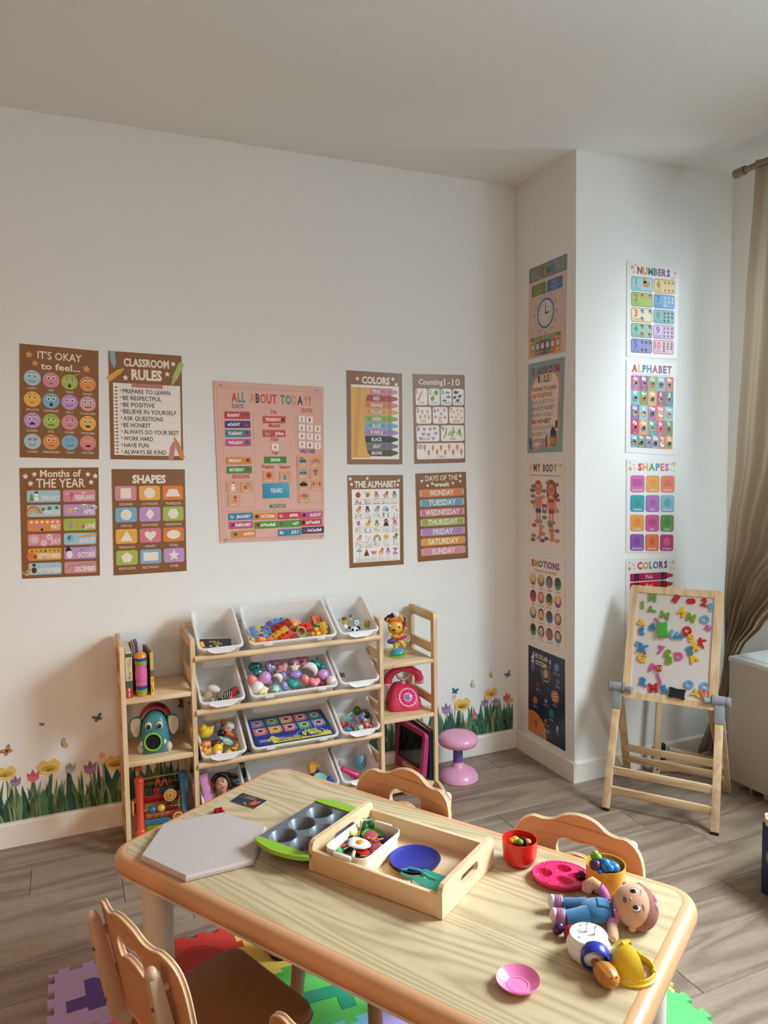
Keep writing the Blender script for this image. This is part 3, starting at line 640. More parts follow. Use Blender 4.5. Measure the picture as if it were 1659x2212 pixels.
for x, y in ((6.5, 2.8), (94.5, 2.8), (5.5, 137.2), (98, 136.8)):
    p = chart_xy(x, y); part('grommet', B().lathe([(.0026, 0), (.0055, .0004), (.0060, .0012), (.0050, .0019), (.0028, .0016), (.0026, 0)], (*p, .0005), seg=16, wrap=True, caps=(0, 0)), mat('grommet_steel', '#b9b6b0', .25, metal=1), ch)
    part('push_pin', B().sph((*p, .0035), (.0032, .0032, .004), seg=10, rings=6), mat('clear_pin', '#d9d9d6', .15), ch)
# clear pockets: thin raised edges
pz = B()
for x0, y0, x1, y1 in ((8, 28, 32, 31), (8, 36, 32, 39), (8, 44, 32, 47), (8, 52, 32, 55), (8, 60, 32, 63), (8, 68, 32, 70), (41, 33, 65, 35), (41, 45, 65, 46.5), (41, 56.5, 65, 58), (41, 68, 65, 70), (8, 100, 32, 102)):
    p, q = chart_xy(x0, y1), chart_xy(x1, y1); pz.box(((p[0] + q[0]) / 2, (p[1] + q[1]) / 2, .0009), (q[0] - p[0], .0006, .0012))
o = part('pocket_seam', pz, mat('clear_vinyl_edge', '#e9cdc4', .2), ch, smooth=0); o['kind'] = 'stuff'
part('year_pocket', B().box((*chart_xy(53.3, 94.2), .0015), (.112, .062, .002), bev=.0006), mat('blue_cloth', '#3f9cc0', .5, bump=.15, bscale=900), ch, 'blue cloth pocket')
a = Art(100, 60); a.text('YEARS', 50, 38, 16, '#f3f1ee', w=46, bold=.02)
me = a.mesh('pocket_lettering', lambda x, y: (chart_xy(53.3, 94.2)[0] + (x - 50) * .00112, chart_xy(53.3, 94.2)[1] - (y - 30) * .00112)); me.materials.append(PRINT); me.transform(M.Translation((0, 0, .0028))); link('pocket_lettering', me, ch)
CARDS = []
def card(x0, y0, x1, y1, col, txt, tcol, label, grp, tx='c', icon=None, rot=0, tw=None, name='day_card'):
    """a separate thin card standing in its pocket"""
    cx, cy = chart_xy((x0 + x1) / 2, (y0 + y1) / 2); w_ = (x1 - x0) * .00463; h_ = (y1 - y0) * .00467
    a = Art(100, 100 * h_ / w_); a.rect(0, 0, a.w, a.h, col); a.up()
    if icon:
        ix, iy, r, c1, c2, kind = icon; iy = iy * a.h
        if kind == 'sun': a.star(ix, iy, r, c1, .7, 10); a.el(ix, iy, r * .55, None, c2, 14)
        elif kind == 'cloud': a.el(ix - r * .3, iy - r * .5, r * .55, None, c2, 12); a.up(); a.cloud(ix, iy, r * .8, c1)
        elif kind == 'rain': a.cloud(ix, iy, r * .85, c1); a.line([(ix - r * .4, iy + r * .7), (ix - r * .6, iy + r * 1.2)], 2, c2); a.line([(ix + r * .3, iy + r * .7), (ix + r * .1, iy + r * 1.2)], 2, c2)
        elif kind == 'bow': [a.arc(ix, iy + r * .5, r * (1 - .2 * k), r * (1 - .2 * k), 180, 360, r * .2, q, 10) for k, q in enumerate((c1, '#e6a05a', c2))]
        elif kind == 'torn': [a.el(ix, iy - r + k * r * .4, r * (1 - .18 * k), r * .16, c1 if k % 2 else c2, 12, -6) for k in range(6)]
        elif kind == 'umb': [a.poly([(ix, iy)] + [(ix + r * cos(radians(t)), iy - r * .8 * sin(radians(t))) for t in range(45 * k, 45 * k + 46, 15)], q) for k, q in enumerate(('#4f9a62', '#3f8fb0', '#b06aa0', '#d9764c'))]; a.line([(ix, iy), (ix, iy + r * .8)], 2.4, c2)
        elif kind == 'snow': a.el(ix, iy + r * .5, r * .62, None, c1, 14); a.el(ix, iy - r * .4, r * .42, None, c1, 12); a.poly([(ix - r * .3, iy - r * .7), (ix + r * .2, iy - r * 1.2), (ix + r * .5, iy - r * .6)], c2)
        elif kind == 'leaf': a.star(ix - r * .4, iy + r * .3, r * .7, c1, .5); a.el(ix + r * .3, iy - r * .6, r * .35, r * .25, '#3f8f62', 10, 30); a.el(ix + r * .8, iy + r * .1, r * .3, r * .16, '#4f7fa8', 10, -20)
        elif kind == 'tulip': a.el(ix, iy - r * .5, r * .42, r * .5, c1, 12); a.line([(ix, iy), (ix, iy + r)], 2.6, c2); a.el(ix - r * .3, iy + r * .4, r * .3, r * .14, c2, 10, 40); a.el(ix + r * .3, iy + r * .4, r * .3, r * .14, c2, 10, -40)
        elif kind == 'cup': a.poly([(ix - r * .5, iy - r * .2), (ix + r * .4, iy - r * .2), (ix + r * .3, iy + r), (ix - r * .4, iy + r)], c1); a.line([(ix - r * .2, iy - r * .2), (ix - r * .5, iy - r)], 2, c2); a.el(ix + r * .9, iy - r * .7, r * .25, None, '#d9764c', 10)
        elif kind == 'trees': [(a.el(ix + (k - 1) * r * .8, iy - r * .2, r * .3, r * .45, q, 10), a.line([(ix + (k - 1) * r * .8, iy), (ix + (k - 1) * r * .8, iy + r * .7)], 2, '#6a4a2c')) for k, q in enumerate(('#3f8f62', '#d9a04c', '#b5483c'))]
        elif kind == 'globe': a.el(ix, iy, r, None, c1, 14); a.el(ix - r * .2, iy, r * .5, r * .6, c2, 8)
        else: a.el(ix, iy, r, r * .85, c1, 12); a.el(ix + r * .2, iy - r * .3, r * .5, r * .4, c2, 10)
    a.up()
    if txt: 
        hh = a.h * (.42 if a.h < 50 else .13); by = a.h * .70 if a.h < 50 else a.h * .95
        if a.h >= 90: hh = a.h * .5; by = a.h * .76
        if tw is None: tw = min(70, 9 * len(txt))
        if name in ('weather_card', 'season_card'): hh, by, tw = 9, a.h * .93, 54
        a.text(txt, {'c': 50, 'l': 10, 'r': 92}[tx], by, hh, tcol, tx, w=tw, bold=.03 if name in ('weather_card', 'season_card') else .045)
    k = w_ / 100; me = a.mesh(name, lambda x, y: ((x - 50) * k, (a.h / 2 - y) * k), .00012)
    bm = bmesh.new(); bm.from_mesh(me); cl = bm.verts.layers.float_color['Col']
    r = bmesh.ops.create_cube(bm, size=1, matrix=M.Translation((0, 0, -.0004)) @ M.Diagonal((w_, h_, .0006, 1)))
    for v in r['verts']: v[cl] = (.85, .82, .78, 1)
    bm.to_mesh(me); bm.free(); me.materials.append(PRINT)
    o = link(name, me, None, CHM @ M.Translation((cx, cy, .0022)) @ M.Rotation(radians(rot), 4, 'Z')); tag(o, label, 'card', grp); CARDS.append(o)
W_ = '#f4efea'; RD, NV, TE, MG, OG, GR, BU = '#c43a52', '#4b3a78', '#2f86a0', '#c9528f', '#e08a3a', '#3f8f45', '#2f86b0'
for i, (t, c, c1, c2) in enumerate((('SUnDAY', RD, '#3f7fae', '#cfe0ea'), ('mOnDAY', NV, '#a8605a', '#7a4a5a'), ('TUeSDAY', TE, '#c5394c', '#a02a3a'), ('WeDneSDAY', MG, '#2f7f78', '#20504c'), None, ('FRIDAY', OG, '#b5483c', '#2f6f8c'), ('SATURDAY', GR, '#b5483c', '#e08a5a'))) if False else [(i, q) for i, q in enumerate([('SUnDAY', RD, '#3f7fae', '#cfe0ea'), ('mOnDAY', NV, '#a8605a', '#7a4a5a'), ('TUeSDAY', TE, '#c5394c', '#a02a3a'), ('WeDneSDAY', MG, '#2f7f78', '#20504c'), None, ('FRIDAY', OG, '#b5483c', '#2f6f8c'), ('SATURDAY', GR, '#b5483c', '#e08a5a')]) if q]:
    y0 = 25.6 + i * 7.86; cn = {0: 'red', 1: 'violet', 2: 'teal', 3: 'magenta', 5: 'orange', 6: 'green'}[i]
    card(8.6, y0, 31.0, y0 + 6.1, c, t, W_, f'{cn} {t.upper()} card in the left pockets of the pink chart', 'day cards in the pink chart', 'l', (84, .5, 9, c1, c2, 'o'), tw=58 if len(t) > 6 else 50)
card(42.6, 28.2, 63.6, 34.4, '#cf4f45', 'THURSDAY', W_, 'red THURSDAY card under the word Day on the pink chart', 'day cards in the pink chart', 'l', (86, .5, 8, '#5a3a2c', '#7aa05a', 'o'), tw=70)
card(42.4, 40.4, 63.0, 46.6, '#cf4f5a', 'JUne', W_, 'red JUNE card under the word Month on the pink chart', 'month cards in the pink chart', 'r', (20, .5, 11, '#c9a46a', '#dcc08a', 'o'), tw=38, name='month_card')
card(50, 52.6, 56.4, 58.6, '#f1ece6', '4', '#c5396a', 'white number 4 card under the word Date on the pink chart', 'number cards in the pink chart', tw=26, name='number_card')
card(43, 64.0, 63.4, 69.9, '#3f9035', '2026', W_, 'green 2026 card under the word Year on the pink chart', 'number cards in the pink chart', tw=46, name='year_card')
nums = ['21', '653', '870', '912']
where = ['top', 'second', 'third', 'bottom']
for r_, row in enumerate(nums):
    for k, d in enumerate(row):
        x = 75.6 + 7.6 * k; y = 27 + 7.6 * r_ + .4 * k
        card(x, y, x + 6.2, y + 5.9, '#f1ece6', d, '#b8396a', f"white number {d} card, {'left' if k == 0 else 'middle' if k == 1 else 'right'} of the {where[r_]} row under DATES", 'number cards in the pink chart', rot=R.uniform(-6, 3), tw=26, name='number_card')
TN = '#e3a577'
for x, y, t, ic, lb in ((8, 86, 'Winter', (50, .42, 30, '#f1ece6', '#b5483c', 'snow'), 'snowman'), (20.6, 86, 'Autumn', (50, .42, 30, '#c9542f', '#c9542f', 'leaf'), 'falling leaves'), (8.4, 97.6, 'Spring', (60, .42, 30, '#cf3a52', '#2f8f86', 'tulip'), 'red tulip')):
    card(x, y, x + 11, y + 9.6, TN, t, W_, f'tan season card with {lb} in the lower left pockets of the pink chart', 'season cards in the pink chart', icon=ic, name='season_card')
card(57.2, 77, 68, 86.6, TN, 'Summer', W_, 'tan season card with cold drink under the word Season', 'season cards in the pink chart', icon=(45, .45, 30, '#2f9fb0', '#25222c', 'cup'), name='season_card')
card(41.4, 76.8, 52, 86.4, TN, 'Sunny', W_, 'tan weather card with orange sun under the word Weather', 'weather cards in the pink chart', icon=(50, .42, 32, '#d9663a', '#e6a05a', 'sun'), name='weather_card')
for x, y, t, ic, lb in ((74, 63.2, 'Overcast', (50, .45, 32, '#3f9fb5', '#d9603a', 'cloud'), 'blue cloud over a sun'), (86.6, 63.4, 'Rainbow', (50, .45, 34, '#d9605a', '#3f5f9a', 'bow'), 'rainbow'), (74, 74, 'Snowy', (50, .42, 34, '#6fb8b8', '#e9f0f0', 'rain'), 'pale teal cloud'), (86.2, 74.2, 'Tornado', (50, .45, 28, '#3a4048', '#7a8088', 'torn'), 'dark tornado'), (74.4, 84.8, 'Stormy', (50, .4, 34, '#46505e', '#c9a43a', 'rain'), 'dark storm cloud'), (87.2, 84.8, 'Foggy', (50, .45, 34, '#3f8f62', '#d9a04c', 'trees'), 'three autumn trees'), (75, 95.8, 'Rainy', (50, .5, 34, '#d9605a', '#5a3a6a', 'umb'), 'striped umbrella')):
    card(x, y, x + 10.6, y + 9.4, TN, t, W_, f'tan weather card with {lb} in the WEATHER pockets', 'weather cards in the pink chart', icon=ic, rot=R.uniform(-2, 1), name='weather_card')
mc = [('JAnUARY', BU, 8.6, 113.6, '#9fd0e0'), ('OCTOBeR', OG, 31.4, 114.0, '#6a3a1c'), ('APRIL', '#c93a4c', 54.6, 113.8, '#e9c0c0'), ('AUGUST', '#c9528f', 76.6, 113.9, '#5a3a4a'),
      ('FeBRUARY', '#c9528f', 8.8, 121.0, '#a03a6a'), ('nOVemBeR', '#4f9a35', 32.2, 121.6, '#a0302a'), ('mAY', '#4f9a45', 54.4, 121.2, '#a8505a'), ('SePTemBeR', '#c9404c', 76.0, 120.6, '#5a2a1c'),
      ('mARCH', '#e08a45', 11.0, 129.0, '#2f7f58'), ('JULY', BU, 54.6, 129.0, '#e9e0dc'), ('DeCemBeR', '#4b2f66', 77.6, 127.8, '#5f6f7a')]
for t, c, x, y, ic in mc:
    card(x, y, x + 21.4, y + 6.1, c, t, W_, f'{t.upper()} card in the MONTHS pockets of the pink chart', 'month cards in the pink chart', 'r', (15, .5, 9, ic, ic, 'o'), tw=min(66, 8.6 * len(t)), name='month_card')

# ------------------------------------------------------------------ posters on the pier side (face looks left); local x runs toward the camera
WPP = '#efe3dc'
MR = ['#b5343f', '#c98f3c', '#3f7f4a', '#2f7fb0', '#b8452f', '#8a4a8f', '#3f4f8f', '#b5343f']
a = Art(PW, PH); a.rect(0, 0, PW, PH, '#dfc3bd'); a.rect(0, 0, PW, 24, '#a9c0c4'); a.up()
for k in range(34): a.line([(k * 3.0, 26), (k * 3.0, 144)], .7, '#cdb0ac')
a.multi('TIME', 31, 68, 17, 10, MR, .05)
for x, y in ((12, 12), (20, 16), (10, 20), (88, 7), (78, 14), (90, 17), (72, 6), (28, 21)): a.ring(x, y, 1.8, 2.4, '#d7e2e4', 12); a.line([(x, y), (x, y - 1.6)], .4, '#d7e2e4')
a.rr(8, 29, 47, 47, 1.5, '#7d8f2c'); a.rr(50, 29, 90, 47, 1.5, '#3f7fae'); a.up()
a.text('A.M.', 27, 36, 4, '#8fb8a0'); a.text('P.M.', 70, 36.5, 5, '#c9d08a'); a.text('is from midnight', 27, 41, 2.2, W_); a.text('until noon', 27, 45, 2.2, W_); a.text('is from noon until', 70, 41, 2.2, W_); a.text('midnight', 70, 45, 2.2, W_)
a.el(47, 78, 22.5, 23.5, '#3f7f9f', 36); a.up(); a.el(47, 78, 19.5, 20.3, '#d9d0d0', 36); a.up()
for k in range(12):
    t = radians(30 * k - 60); a.text(str(k + 1), 47 + 15.5 * cos(t), 80 + 16 * sin(t), 4, '#6a6468')
    a.text(['Five', 'Ten', 'Quarter', 'Twenty', 'Twenty-five', 'Half', 'Twenty-five', 'Twenty', 'Quarter', 'Ten', 'Five', "O'clock"][k], 47 + 29.5 * cos(t), 78 + 29.5 * sin(t), 2.1, '#5a5054')
    a.text(['Past'] * 6 and ('Past' if k < 5 or k == 5 else 'To' if k < 11 else ''), 47 + 29.5 * cos(t), 81.4 + 29.5 * sin(t), 2.1, '#5a5054')
a.line([(47, 78), (47, 65)], 1.6, '#25222c'); a.line([(47, 78), (56, 77.6)], 2, '#25222c'); a.el(47, 78, 1.6, None, '#25222c', 10)
a.rect(6, 112, 88, 118, '#7d8f2c'); a.up(); a.text('TELLING THE TIME EXAMPLES', 47, 116.8, 3.6, '#dfe0c8', w=60)
for k, c in enumerate(('#d9a04c', '#6fa08c', '#a83a6a', '#3f7fa0', '#d9763c', '#e0a04c')):
    x0 = 6 + 13.7 * k; a.rect(x0, 119, x0 + 13.6, 142, c); a.up(); a.el(x0 + 6.8, 128, 5.8, 6.4, '#3a3436', 18); a.up(); a.el(x0 + 6.8, 128, 4.6, 5.2, '#e3d8d0', 18); a.up()
    a.line([(x0 + 6.8, 128), (x0 + 6.8 + 3 * cos(k + 1), 128 + 3 * sin(k + 1))], .8, K); a.line([(x0 + 6.8, 128), (x0 + 6.8, 124.6)], .7, K); a.text('0%d:00' % (k + 1), x0 + 6.8, 138, 2, '#f1e9d0'); a.L -= 3
sheet('time_poster', 'pink TIME poster with large blue clock face, top of pier column', 'poster', a, ((.115, 2.291), (.395, 2.292), (.383, 1.880), (.107, 1.882)), WB)
a = Art(PW, PH); a.rect(0, 0, PW, PH, '#8aa6aa'); a.up()
a.poly(smoothpoly([(30, 20), (75, 16), (92, 40), (88, 80), (92, 118), (75, 138), (45, 134), (22, 142), (10, 118), (12, 70), (6, 42)], 4), '#d99a94'); a.up()
a.poly(smoothpoly([(30, 24), (72, 22), (86, 42), (84, 80), (86, 112), (72, 130), (46, 128), (24, 134), (14, 112), (16, 70), (12, 46)], 4), '#e9dcd4'); a.up()
a.multi('CLASSROOM', 11, 87, 20, 11, MR, .045); a.multi('RULES', 29, 67, 33, 10.5, ['#4a2f4a', '#c98f3c', '#3f7f4a', '#b8452f', '#d9a04c'], .045)
for i, (t, c, w_, bo) in enumerate((('PREPARE TO LEARN', '#a83a3a', 66, .02), ('BE POSITIVE', '#c98f2c', 56, .05), ('ASK QUESTIONS', '#6a6a54', 62, 0), ('ALWAYS DO YOUR BEST', '#3a2f3c', 62, .01), ('BELIEVE IN YOURSELF', '#5a5a6a', 58, 0), ('BE HONEST', '#b0452f', 54, .04), ('WORK HARD & HAVE FUN', '#6a6a6a', 62, 0), ('BE RESPECTFUL', '#b06a6a', 48, .01), ('ALWAYS BE KIND', '#4a4a34', 42, .02))):
    a.text(t, 14, 46.5 + i * 10.3, 6.4, c, 'l', w=w_, bold=bo); a.line([(14, 48.6 + i * 10.3), (80, 48.6 + i * 10.3)], .25, '#c9b8b0')
a.rr(66, 110, 84, 136, 6, '#2f6f6a'); a.up(); a.el(74, 113, 6.5, 7.5, '#3a2f4a'); a.rr(67, 122, 82, 134, 3, '#d9763c'); a.rect(54, 118, 58, 136, '#3a4a6a'); a.rect(60, 120, 63, 136, '#e09a5a'); a.poly([(4, 122), (10, 120), (15, 138), (9, 139)], '#2f5f8a'); a.rect(80, 96, 86, 108, '#3a3440')
sheet('classroom_rules_poster', 'grey-blue CLASSROOM RULES poster with backpack on the pier column', 'poster', a, ((.107, 1.860), (.380, 1.860), (.362, 1.452), (.098, 1.448)), WB)
a = Art(PW, PH); a.rect(0, 0, PW, PH, WPP); a.up(); a.multi('MY BODY', 17, 82, 19, 11, ['#7a2f4a', '#b5343f', '#3f7f4a', '#8a3a7a', '#2f7fb0', '#c98f3c'], .045)
for x, y, r in ((9, 14, 4), (91, 9, 4.4), (13, 8, 2), (7, 20, 2), (93, 20, 2)): a.star(x, y, r, '#d9b45a')
for k in range(20): a.line([(6 + k * 4.4, 26), (9.4 + k * 4.4, 26)], 1, '#3a3034')
SK = '#d98f7a'
for x, hair, bod in ((30, '#d9713c', '#3f5f7f'), (66, '#b53a3c', '#b5343f')):
    a.el(x, 101, 12, 3.6, '#9a9090'); a.up(); a.rect(x - 6, 80, x - 1.4, 100, SK); a.rect(x + 1.4, 80, x + 6, 100, SK); a.rr(x - 8, 60, x + 8, 84, 4, SK); a.line([(x - 8, 62), (x - 14, 82)], 3.4, SK); a.line([(x + 8, 62), (x + 14, 82)], 3.4, SK)
    a.el(x, 46, 11.6, 12, hair) if x < 50 else a.poly(smoothpoly([(x - 12, 62), (x - 11, 40), (x, 32), (x + 12, 40), (x + 15, 64), (x + 5, 60), (x - 4, 58)], 3), hair)
    a.up(); a.el(x, 49, 9, 9.6, SK); a.up(); a.el(x - 3.4, 48, 1, 1.2, K, 8); a.el(x + 3.4, 48, 1, 1.2, K, 8); a.arc(x, 52, 2.6, 1.8, 20, 160, .6, '#8a3a3a', 5); a.rect(x - 7.4, 80, x + 7.4, 87, bod)
    if x > 50: a.rect(x - 7.6, 64, x + 7.6, 69, bod); a.ring(x - 3.4, 48, 2.4, 3, '#5a3a3a', 10); a.ring(x + 3.4, 48, 2.4, 3, '#5a3a3a', 10)
    a.L = 1
a.poly([(32, 104), (46, 108), (40, 116), (38, 128), (30, 132), (24, 130), (31, 122)], SK); a.poly([(60, 112), (72, 112), (74, 132), (62, 132)], SK); [a.rr(60 + 3 * k, 106, 62.4 + 3 * k, 116, 1.1, SK) for k in range(4)]
a.L = 5
for x, y, c in ((30, 37, '#a83a4a'), (58, 37, '#a83a5a'), (16, 44, '#3f7f6a'), (80, 40, '#3f6f5a'), (13, 51, '#4a2f5a'), (46, 51, '#4f7f4a'), (81, 57, '#4a2f4a'), (15, 60, '#a83a4a'), (42, 61, '#c98f4c'), (83, 64, '#a83a4a'), (14, 70, '#5f7f3a'), (47, 75, '#a8303c'), (47, 84, '#3f6f6a'), (80, 82, '#c98f5a'), (47, 94, '#4f7f4a'), (18, 108, '#a83a4a'), (63, 106, '#4f7f4a'), (43, 121, '#b57a4a'), (81, 114, '#a83a4a'), (16, 125, '#6f8f4a'), (52, 128, '#3f5f6a'), (81, 130, '#c98f5a'), (41, 132, '#4a2f5a'), (14, 132, '#3f6f6a')):
    a.el(x, y, 6.6, 3, c, 14); a.up(); a.text('word' if False else 'body', x, y + .9, 2, W_); a.L -= 1
sheet('body_poster', 'white MY BODY poster with two cartoon children on pier column', 'poster', a, ((.102, 1.420), (.375, 1.416), (.380, 1.014), (.105, 1.007)), WB)
a = Art(PW, PH); a.rect(0, 0, PW, PH, WPP); a.up(); a.multi('EMOTIONS', 10, 86, 17, 10, MR, .05); a.text('How are you feeling?', 49, 25.5, 5, '#3a3438', w=60)
em = ['HAPPY', 'ANGRY', 'SOMBER', 'SCARED', 'TIRED', 'INSECURE', 'PROUD', 'SHY', 'JOYFUL', 'CONFUSED', 'SILLY', 'GRUMPY', 'SAD', 'LOVED', 'CURIOUS', 'SICK']
ec = ['#e0a04c', '#4f8f4a', '#3f7fb0', '#3f8f8a', '#c93a7a', '#e0764c', '#5f8f3a', '#cf4a5a', '#3f9f9a', '#e0a04c', '#6a4a9a', '#4f8f5a', '#7fa03c', '#3f7fb0', '#c94a5a', '#3f8f8a']
sk = ['#f0c8a4', '#e3b083', '#a86a4c', '#5a3a2c', '#8a543a', '#e3b083', '#5a3a2c', '#f0c8a4', '#f0c8a4', '#e9b898', '#5a3a3a', '#e9b898', '#2f2420', '#e9b898', '#a86a4c', '#e9b898']
hr = ['#f0c8a4', '#e0b23c', '#3a2a24', '#2a2022', '#3a2430', '#c9713c', '#3a2420', '#e0c06a', '#e0c06a', '#4a3424', '#4a2a24', '#cf4a3a', '#2a2022', '#3a2a30', '#6a3426', '#5a4234']
for i in range(16):
    x = 14 + 22.5 * (i % 4); y = 39 + 28 * (i // 4); a.L = 1; a.el(x, y, 9.2, 10.2, ec[i], 20); a.L = 2; a.el(x, y - 3.6, 6.6, 6.6, hr[i], 14); a.L = 3; a.el(x, y - 1.6, 5.2, 5.6, sk[i], 14)
    a.poly([(x - 5.6, y + 9), (x - 4, y + 4.6), (x + 4, y + 4.6), (x + 5.6, y + 9)], ec[(i + 3) % 16]); a.L = 4; a.el(x - 1.8, y - 2, .6, .7, K, 6); a.el(x + 1.8, y - 2, .6, .7, K, 6); a.arc(x, y, 1.6, 1.2, 20, 160, .4, '#7a2a2a', 4); a.L = 1; a.text(em[i], x, y + 15, 2.6, '#4a4448')
sheet('emotions_poster', 'white EMOTIONS How are you feeling poster on pier column', 'poster', a, ((.105, .969), (.383, .974), (.388, .561), (.104, .555)), WB)
a = Art(PW, PH); a.rect(0, 0, PW, PH, '#1d1f3c'); a.up(); a.text('THE SOLAR', 34, 16, 7.5, '#e9dcd4', w=42, bold=.02); a.text('SYSTEM', 36, 27, 7.5, '#e9dcd4', w=30, bold=.02)
for k in range(34): a.el(R.uniform(3, 97), R.uniform(3, 142), .5, None, '#d9d3d3', 6)
a.poly([(15 + 36 * cos(radians(t)), 143 + 36 * sin(radians(t))) for t in range(-115, 1, 6)] + [(51, 145), (0, 145), (0, 110)], '#d9813c')
for x, y, r, c, c2, nm in ((49, 36, 8, '#a8855a', '#d9c08a', 'SATURN'), (78, 18, 7, '#3f6f9f', '#7fa0c0', 'NEPTUNE'), (82, 40, 4.6, '#3f5f8f', '#5f7faf', 'URANUS'), (28, 60, 4, '#a82f2c', '#7a1f1c', 'MARS'), (74, 66, 10.5, '#b5705a', '#e0b098', 'JUPITER'), (20, 88, 6.6, '#a8503c', '#d9805a', 'VENUS'), (50, 80, 3.6, '#8a8f9f', '#b8bccc', 'MOON'), (64, 96, 7.4, '#2f5f8a', '#3f8f4a', 'EARTH'), (49, 113, 3.2, '#a8603c', '#d98a5a', 'MERCURY')):
    a.L = 2; a.el(x, y, r, None, c, 20); a.L = 3; [a.el(x, y + k * r * .45, r * .8, r * .13, c2, 12, -20) for k in (-1, 0, 1)]; a.text(nm, x, y + r + 5, 2.8, '#cfc8c8')
    if nm == 'SATURN': a.ring(x, y, r * 1.5, r * 1.62, c2, 24)
a.el(22, 126, 5, 7, '#b5652c'); a.text('SUN', 52, 132, 6, '#e9dcd4', w=14)
for x, y, k in ((13, 24, 1.6), (61, 16, .9), (80, 118, 1)):
    a.L = 3; a.poly([(x - 2.2 * k, y + 6 * k), (x - 2.2 * k, y - 4 * k), (x, y - 8 * k), (x + 2.2 * k, y - 4 * k), (x + 2.2 * k, y + 6 * k)], '#e0dce0'); a.poly([(x - 4 * k, y + 8 * k), (x - 2.2 * k, y + 1 * k), (x + 2.2 * k, y + 1 * k), (x + 4 * k, y + 8 * k)], '#4f6f9f'); a.poly([(x - 1.5 * k, y + 7 * k), (x + 1.5 * k, y + 7 * k), (x, y + 12 * k)], '#d9603c'); a.L = 4; a.el(x, y - 2 * k, 1 * k, None, '#1d1f3c', 8)
sheet('solar_system_poster', 'navy THE SOLAR SYSTEM poster at the foot of the pier column', 'poster', a, ((.104, .535), (.385, .531), (.390, .116), (.103, .117)), WB)

# ------------------------------------------------------------------ posters on the pier face
WP2 = '#e6e2e4'
def stars4(a, y=16):
    for x, yy, r in ((7, y, 4.4), (6.5, y - 9, 2), (14, y - 6, 2.2), (16, y, 2), (94, y - 8, 4.2), (88, y - 7, 2), (88, y + 1, 2), (95, y + 3, 2)): a.star(x, yy, r, '#c9a45a')
a = Art(PW, PH); a.rect(0, 0, PW, PH, WP2); a.up(); a.multi('NUMBERS', 19, 82, 17.5, 10, MR, .05)
for x, yy, r in ((10, 9, 4.4), (16, 5, 2.4), (13, 16, 2.4), (92, 11, 3.6), (86, 20, 2.4), (91, 18, 2.4)): a.star(x, yy, r, '#c9a45a')
bx = [('#a8ccd0', '#2f9f9a', '#c98a4c', 1), ('#a8b84c', '#4f7f3a', '#c9913c', 2), ('#e0d3a8', '#b0452f', '#7f9fb5', 3), ('#7fb8a0', '#2f7f6a', '#b5653c', 4), ('#7f7fb8', '#3f3f8f', '#26242a', 5), ('#e3d08a', '#c9502f', '#c9813c', 6), ('#4f9fcf', '#2f5f9f', '#c9dce8', 7), ('#6fb0a8', '#2f7f8a', '#5a3a44', 8), ('#c9b0cc', '#6a4a9a', '#8a4a5a', 9), ('#dfb0bc', '#b5405a', '#3f6f5a', 10)]
for i, (bg, c, ic, n) in enumerate(bx):
    x0 = 8 + 43 * (i // 5); y0 = 22.5 + 23.6 * (i % 5); x1 = x0 + 41; y1 = y0 + 21.6; a.L = 1; a.rr(x0, y0, x1, y1, 3.4, c, 4); a.L = 2; a.rr(x0 + 1.1, y0 + 1.1, x1 - 1.1, y1 - 1.1, 2.6, bg, 4); a.L = 3
    a.text(str(n), x0 + 9, y0 + 13.4, 10.5, c, bold=.02); a.text(NW[i], x0 + 10, y1 - 2, 4, c, maxw=15)
    cols_ = 1 if n == 1 else 2 if n <= 4 else 3
    for k in range(n):
        r_ = 6.5 if n == 1 else 3.8 if n <= 4 else 2.2 if n <= 8 else 1.9
        xx = x0 + 22 + (k % cols_) * (15 / max(1, cols_ - 1) if cols_ > 1 else 0) + (6 if cols_ == 1 else 0); yy = y0 + 5.4 + (k // cols_) * (12 / max(1, (n - 1) // cols_)) + (5 if n == 1 else 0)
        a.el(xx, yy, r_, r_ * .8, ic, 10); a.el(xx - r_ * .5, yy - r_ * .8, r_ * .6, None, ic, 8)
sheet('numbers_poster', 'white NUMBERS poster with ten coloured boxes, top of pier face', 'poster', a, ((.270, 2.272), (.569, 2.273), (.562, 1.862), (.272, 1.862)), WCm)
a = Art(PW, PH); a.rect(0, 0, PW, PH, WP2); a.up(); a.multi('ALPHABET', 10, 91, 17, 11, MR[:1] + ['#c9b04c'] + MR[2:], .05)
for k in range(16): a.line([(12 + k * 4.8, 20.6), (15.6 + k * 4.8, 20.6)], .7, '#4a4448')
al = 'Aa Bb Cc Dd Ee Ff Gg Hh Ii Jj Kk Ll Mm Nn Oo Pp Qq Rr Ss Tt Uu Vv Ww Xx Yy Zz'.split()
wd = 'airplane bird crab dog elephant fish girl hat iguana jacket key lion moon numbers octopus parrot question rabbit starfish turtle umbrella volcano whale xylophone yes zebra'.split()
ac = ['#b5508a', '#7f4a8f', '#7f9f4a', '#6fa8b0', '#c9603c', '#6fb0b0', '#5f8f3a', '#e0913c', '#a83a6a', '#2f7f7a', '#8a4f9a', '#7fb8b8', '#b5508a', '#d9763c', '#7fb8c0', '#b53a5a', '#e0913c', '#4f9f8a', '#b5508a', '#5f8f3a', '#5fa8b8', '#5f8f5a', '#b5508a', '#6fa8b0', '#d9663c', '#e0913c']
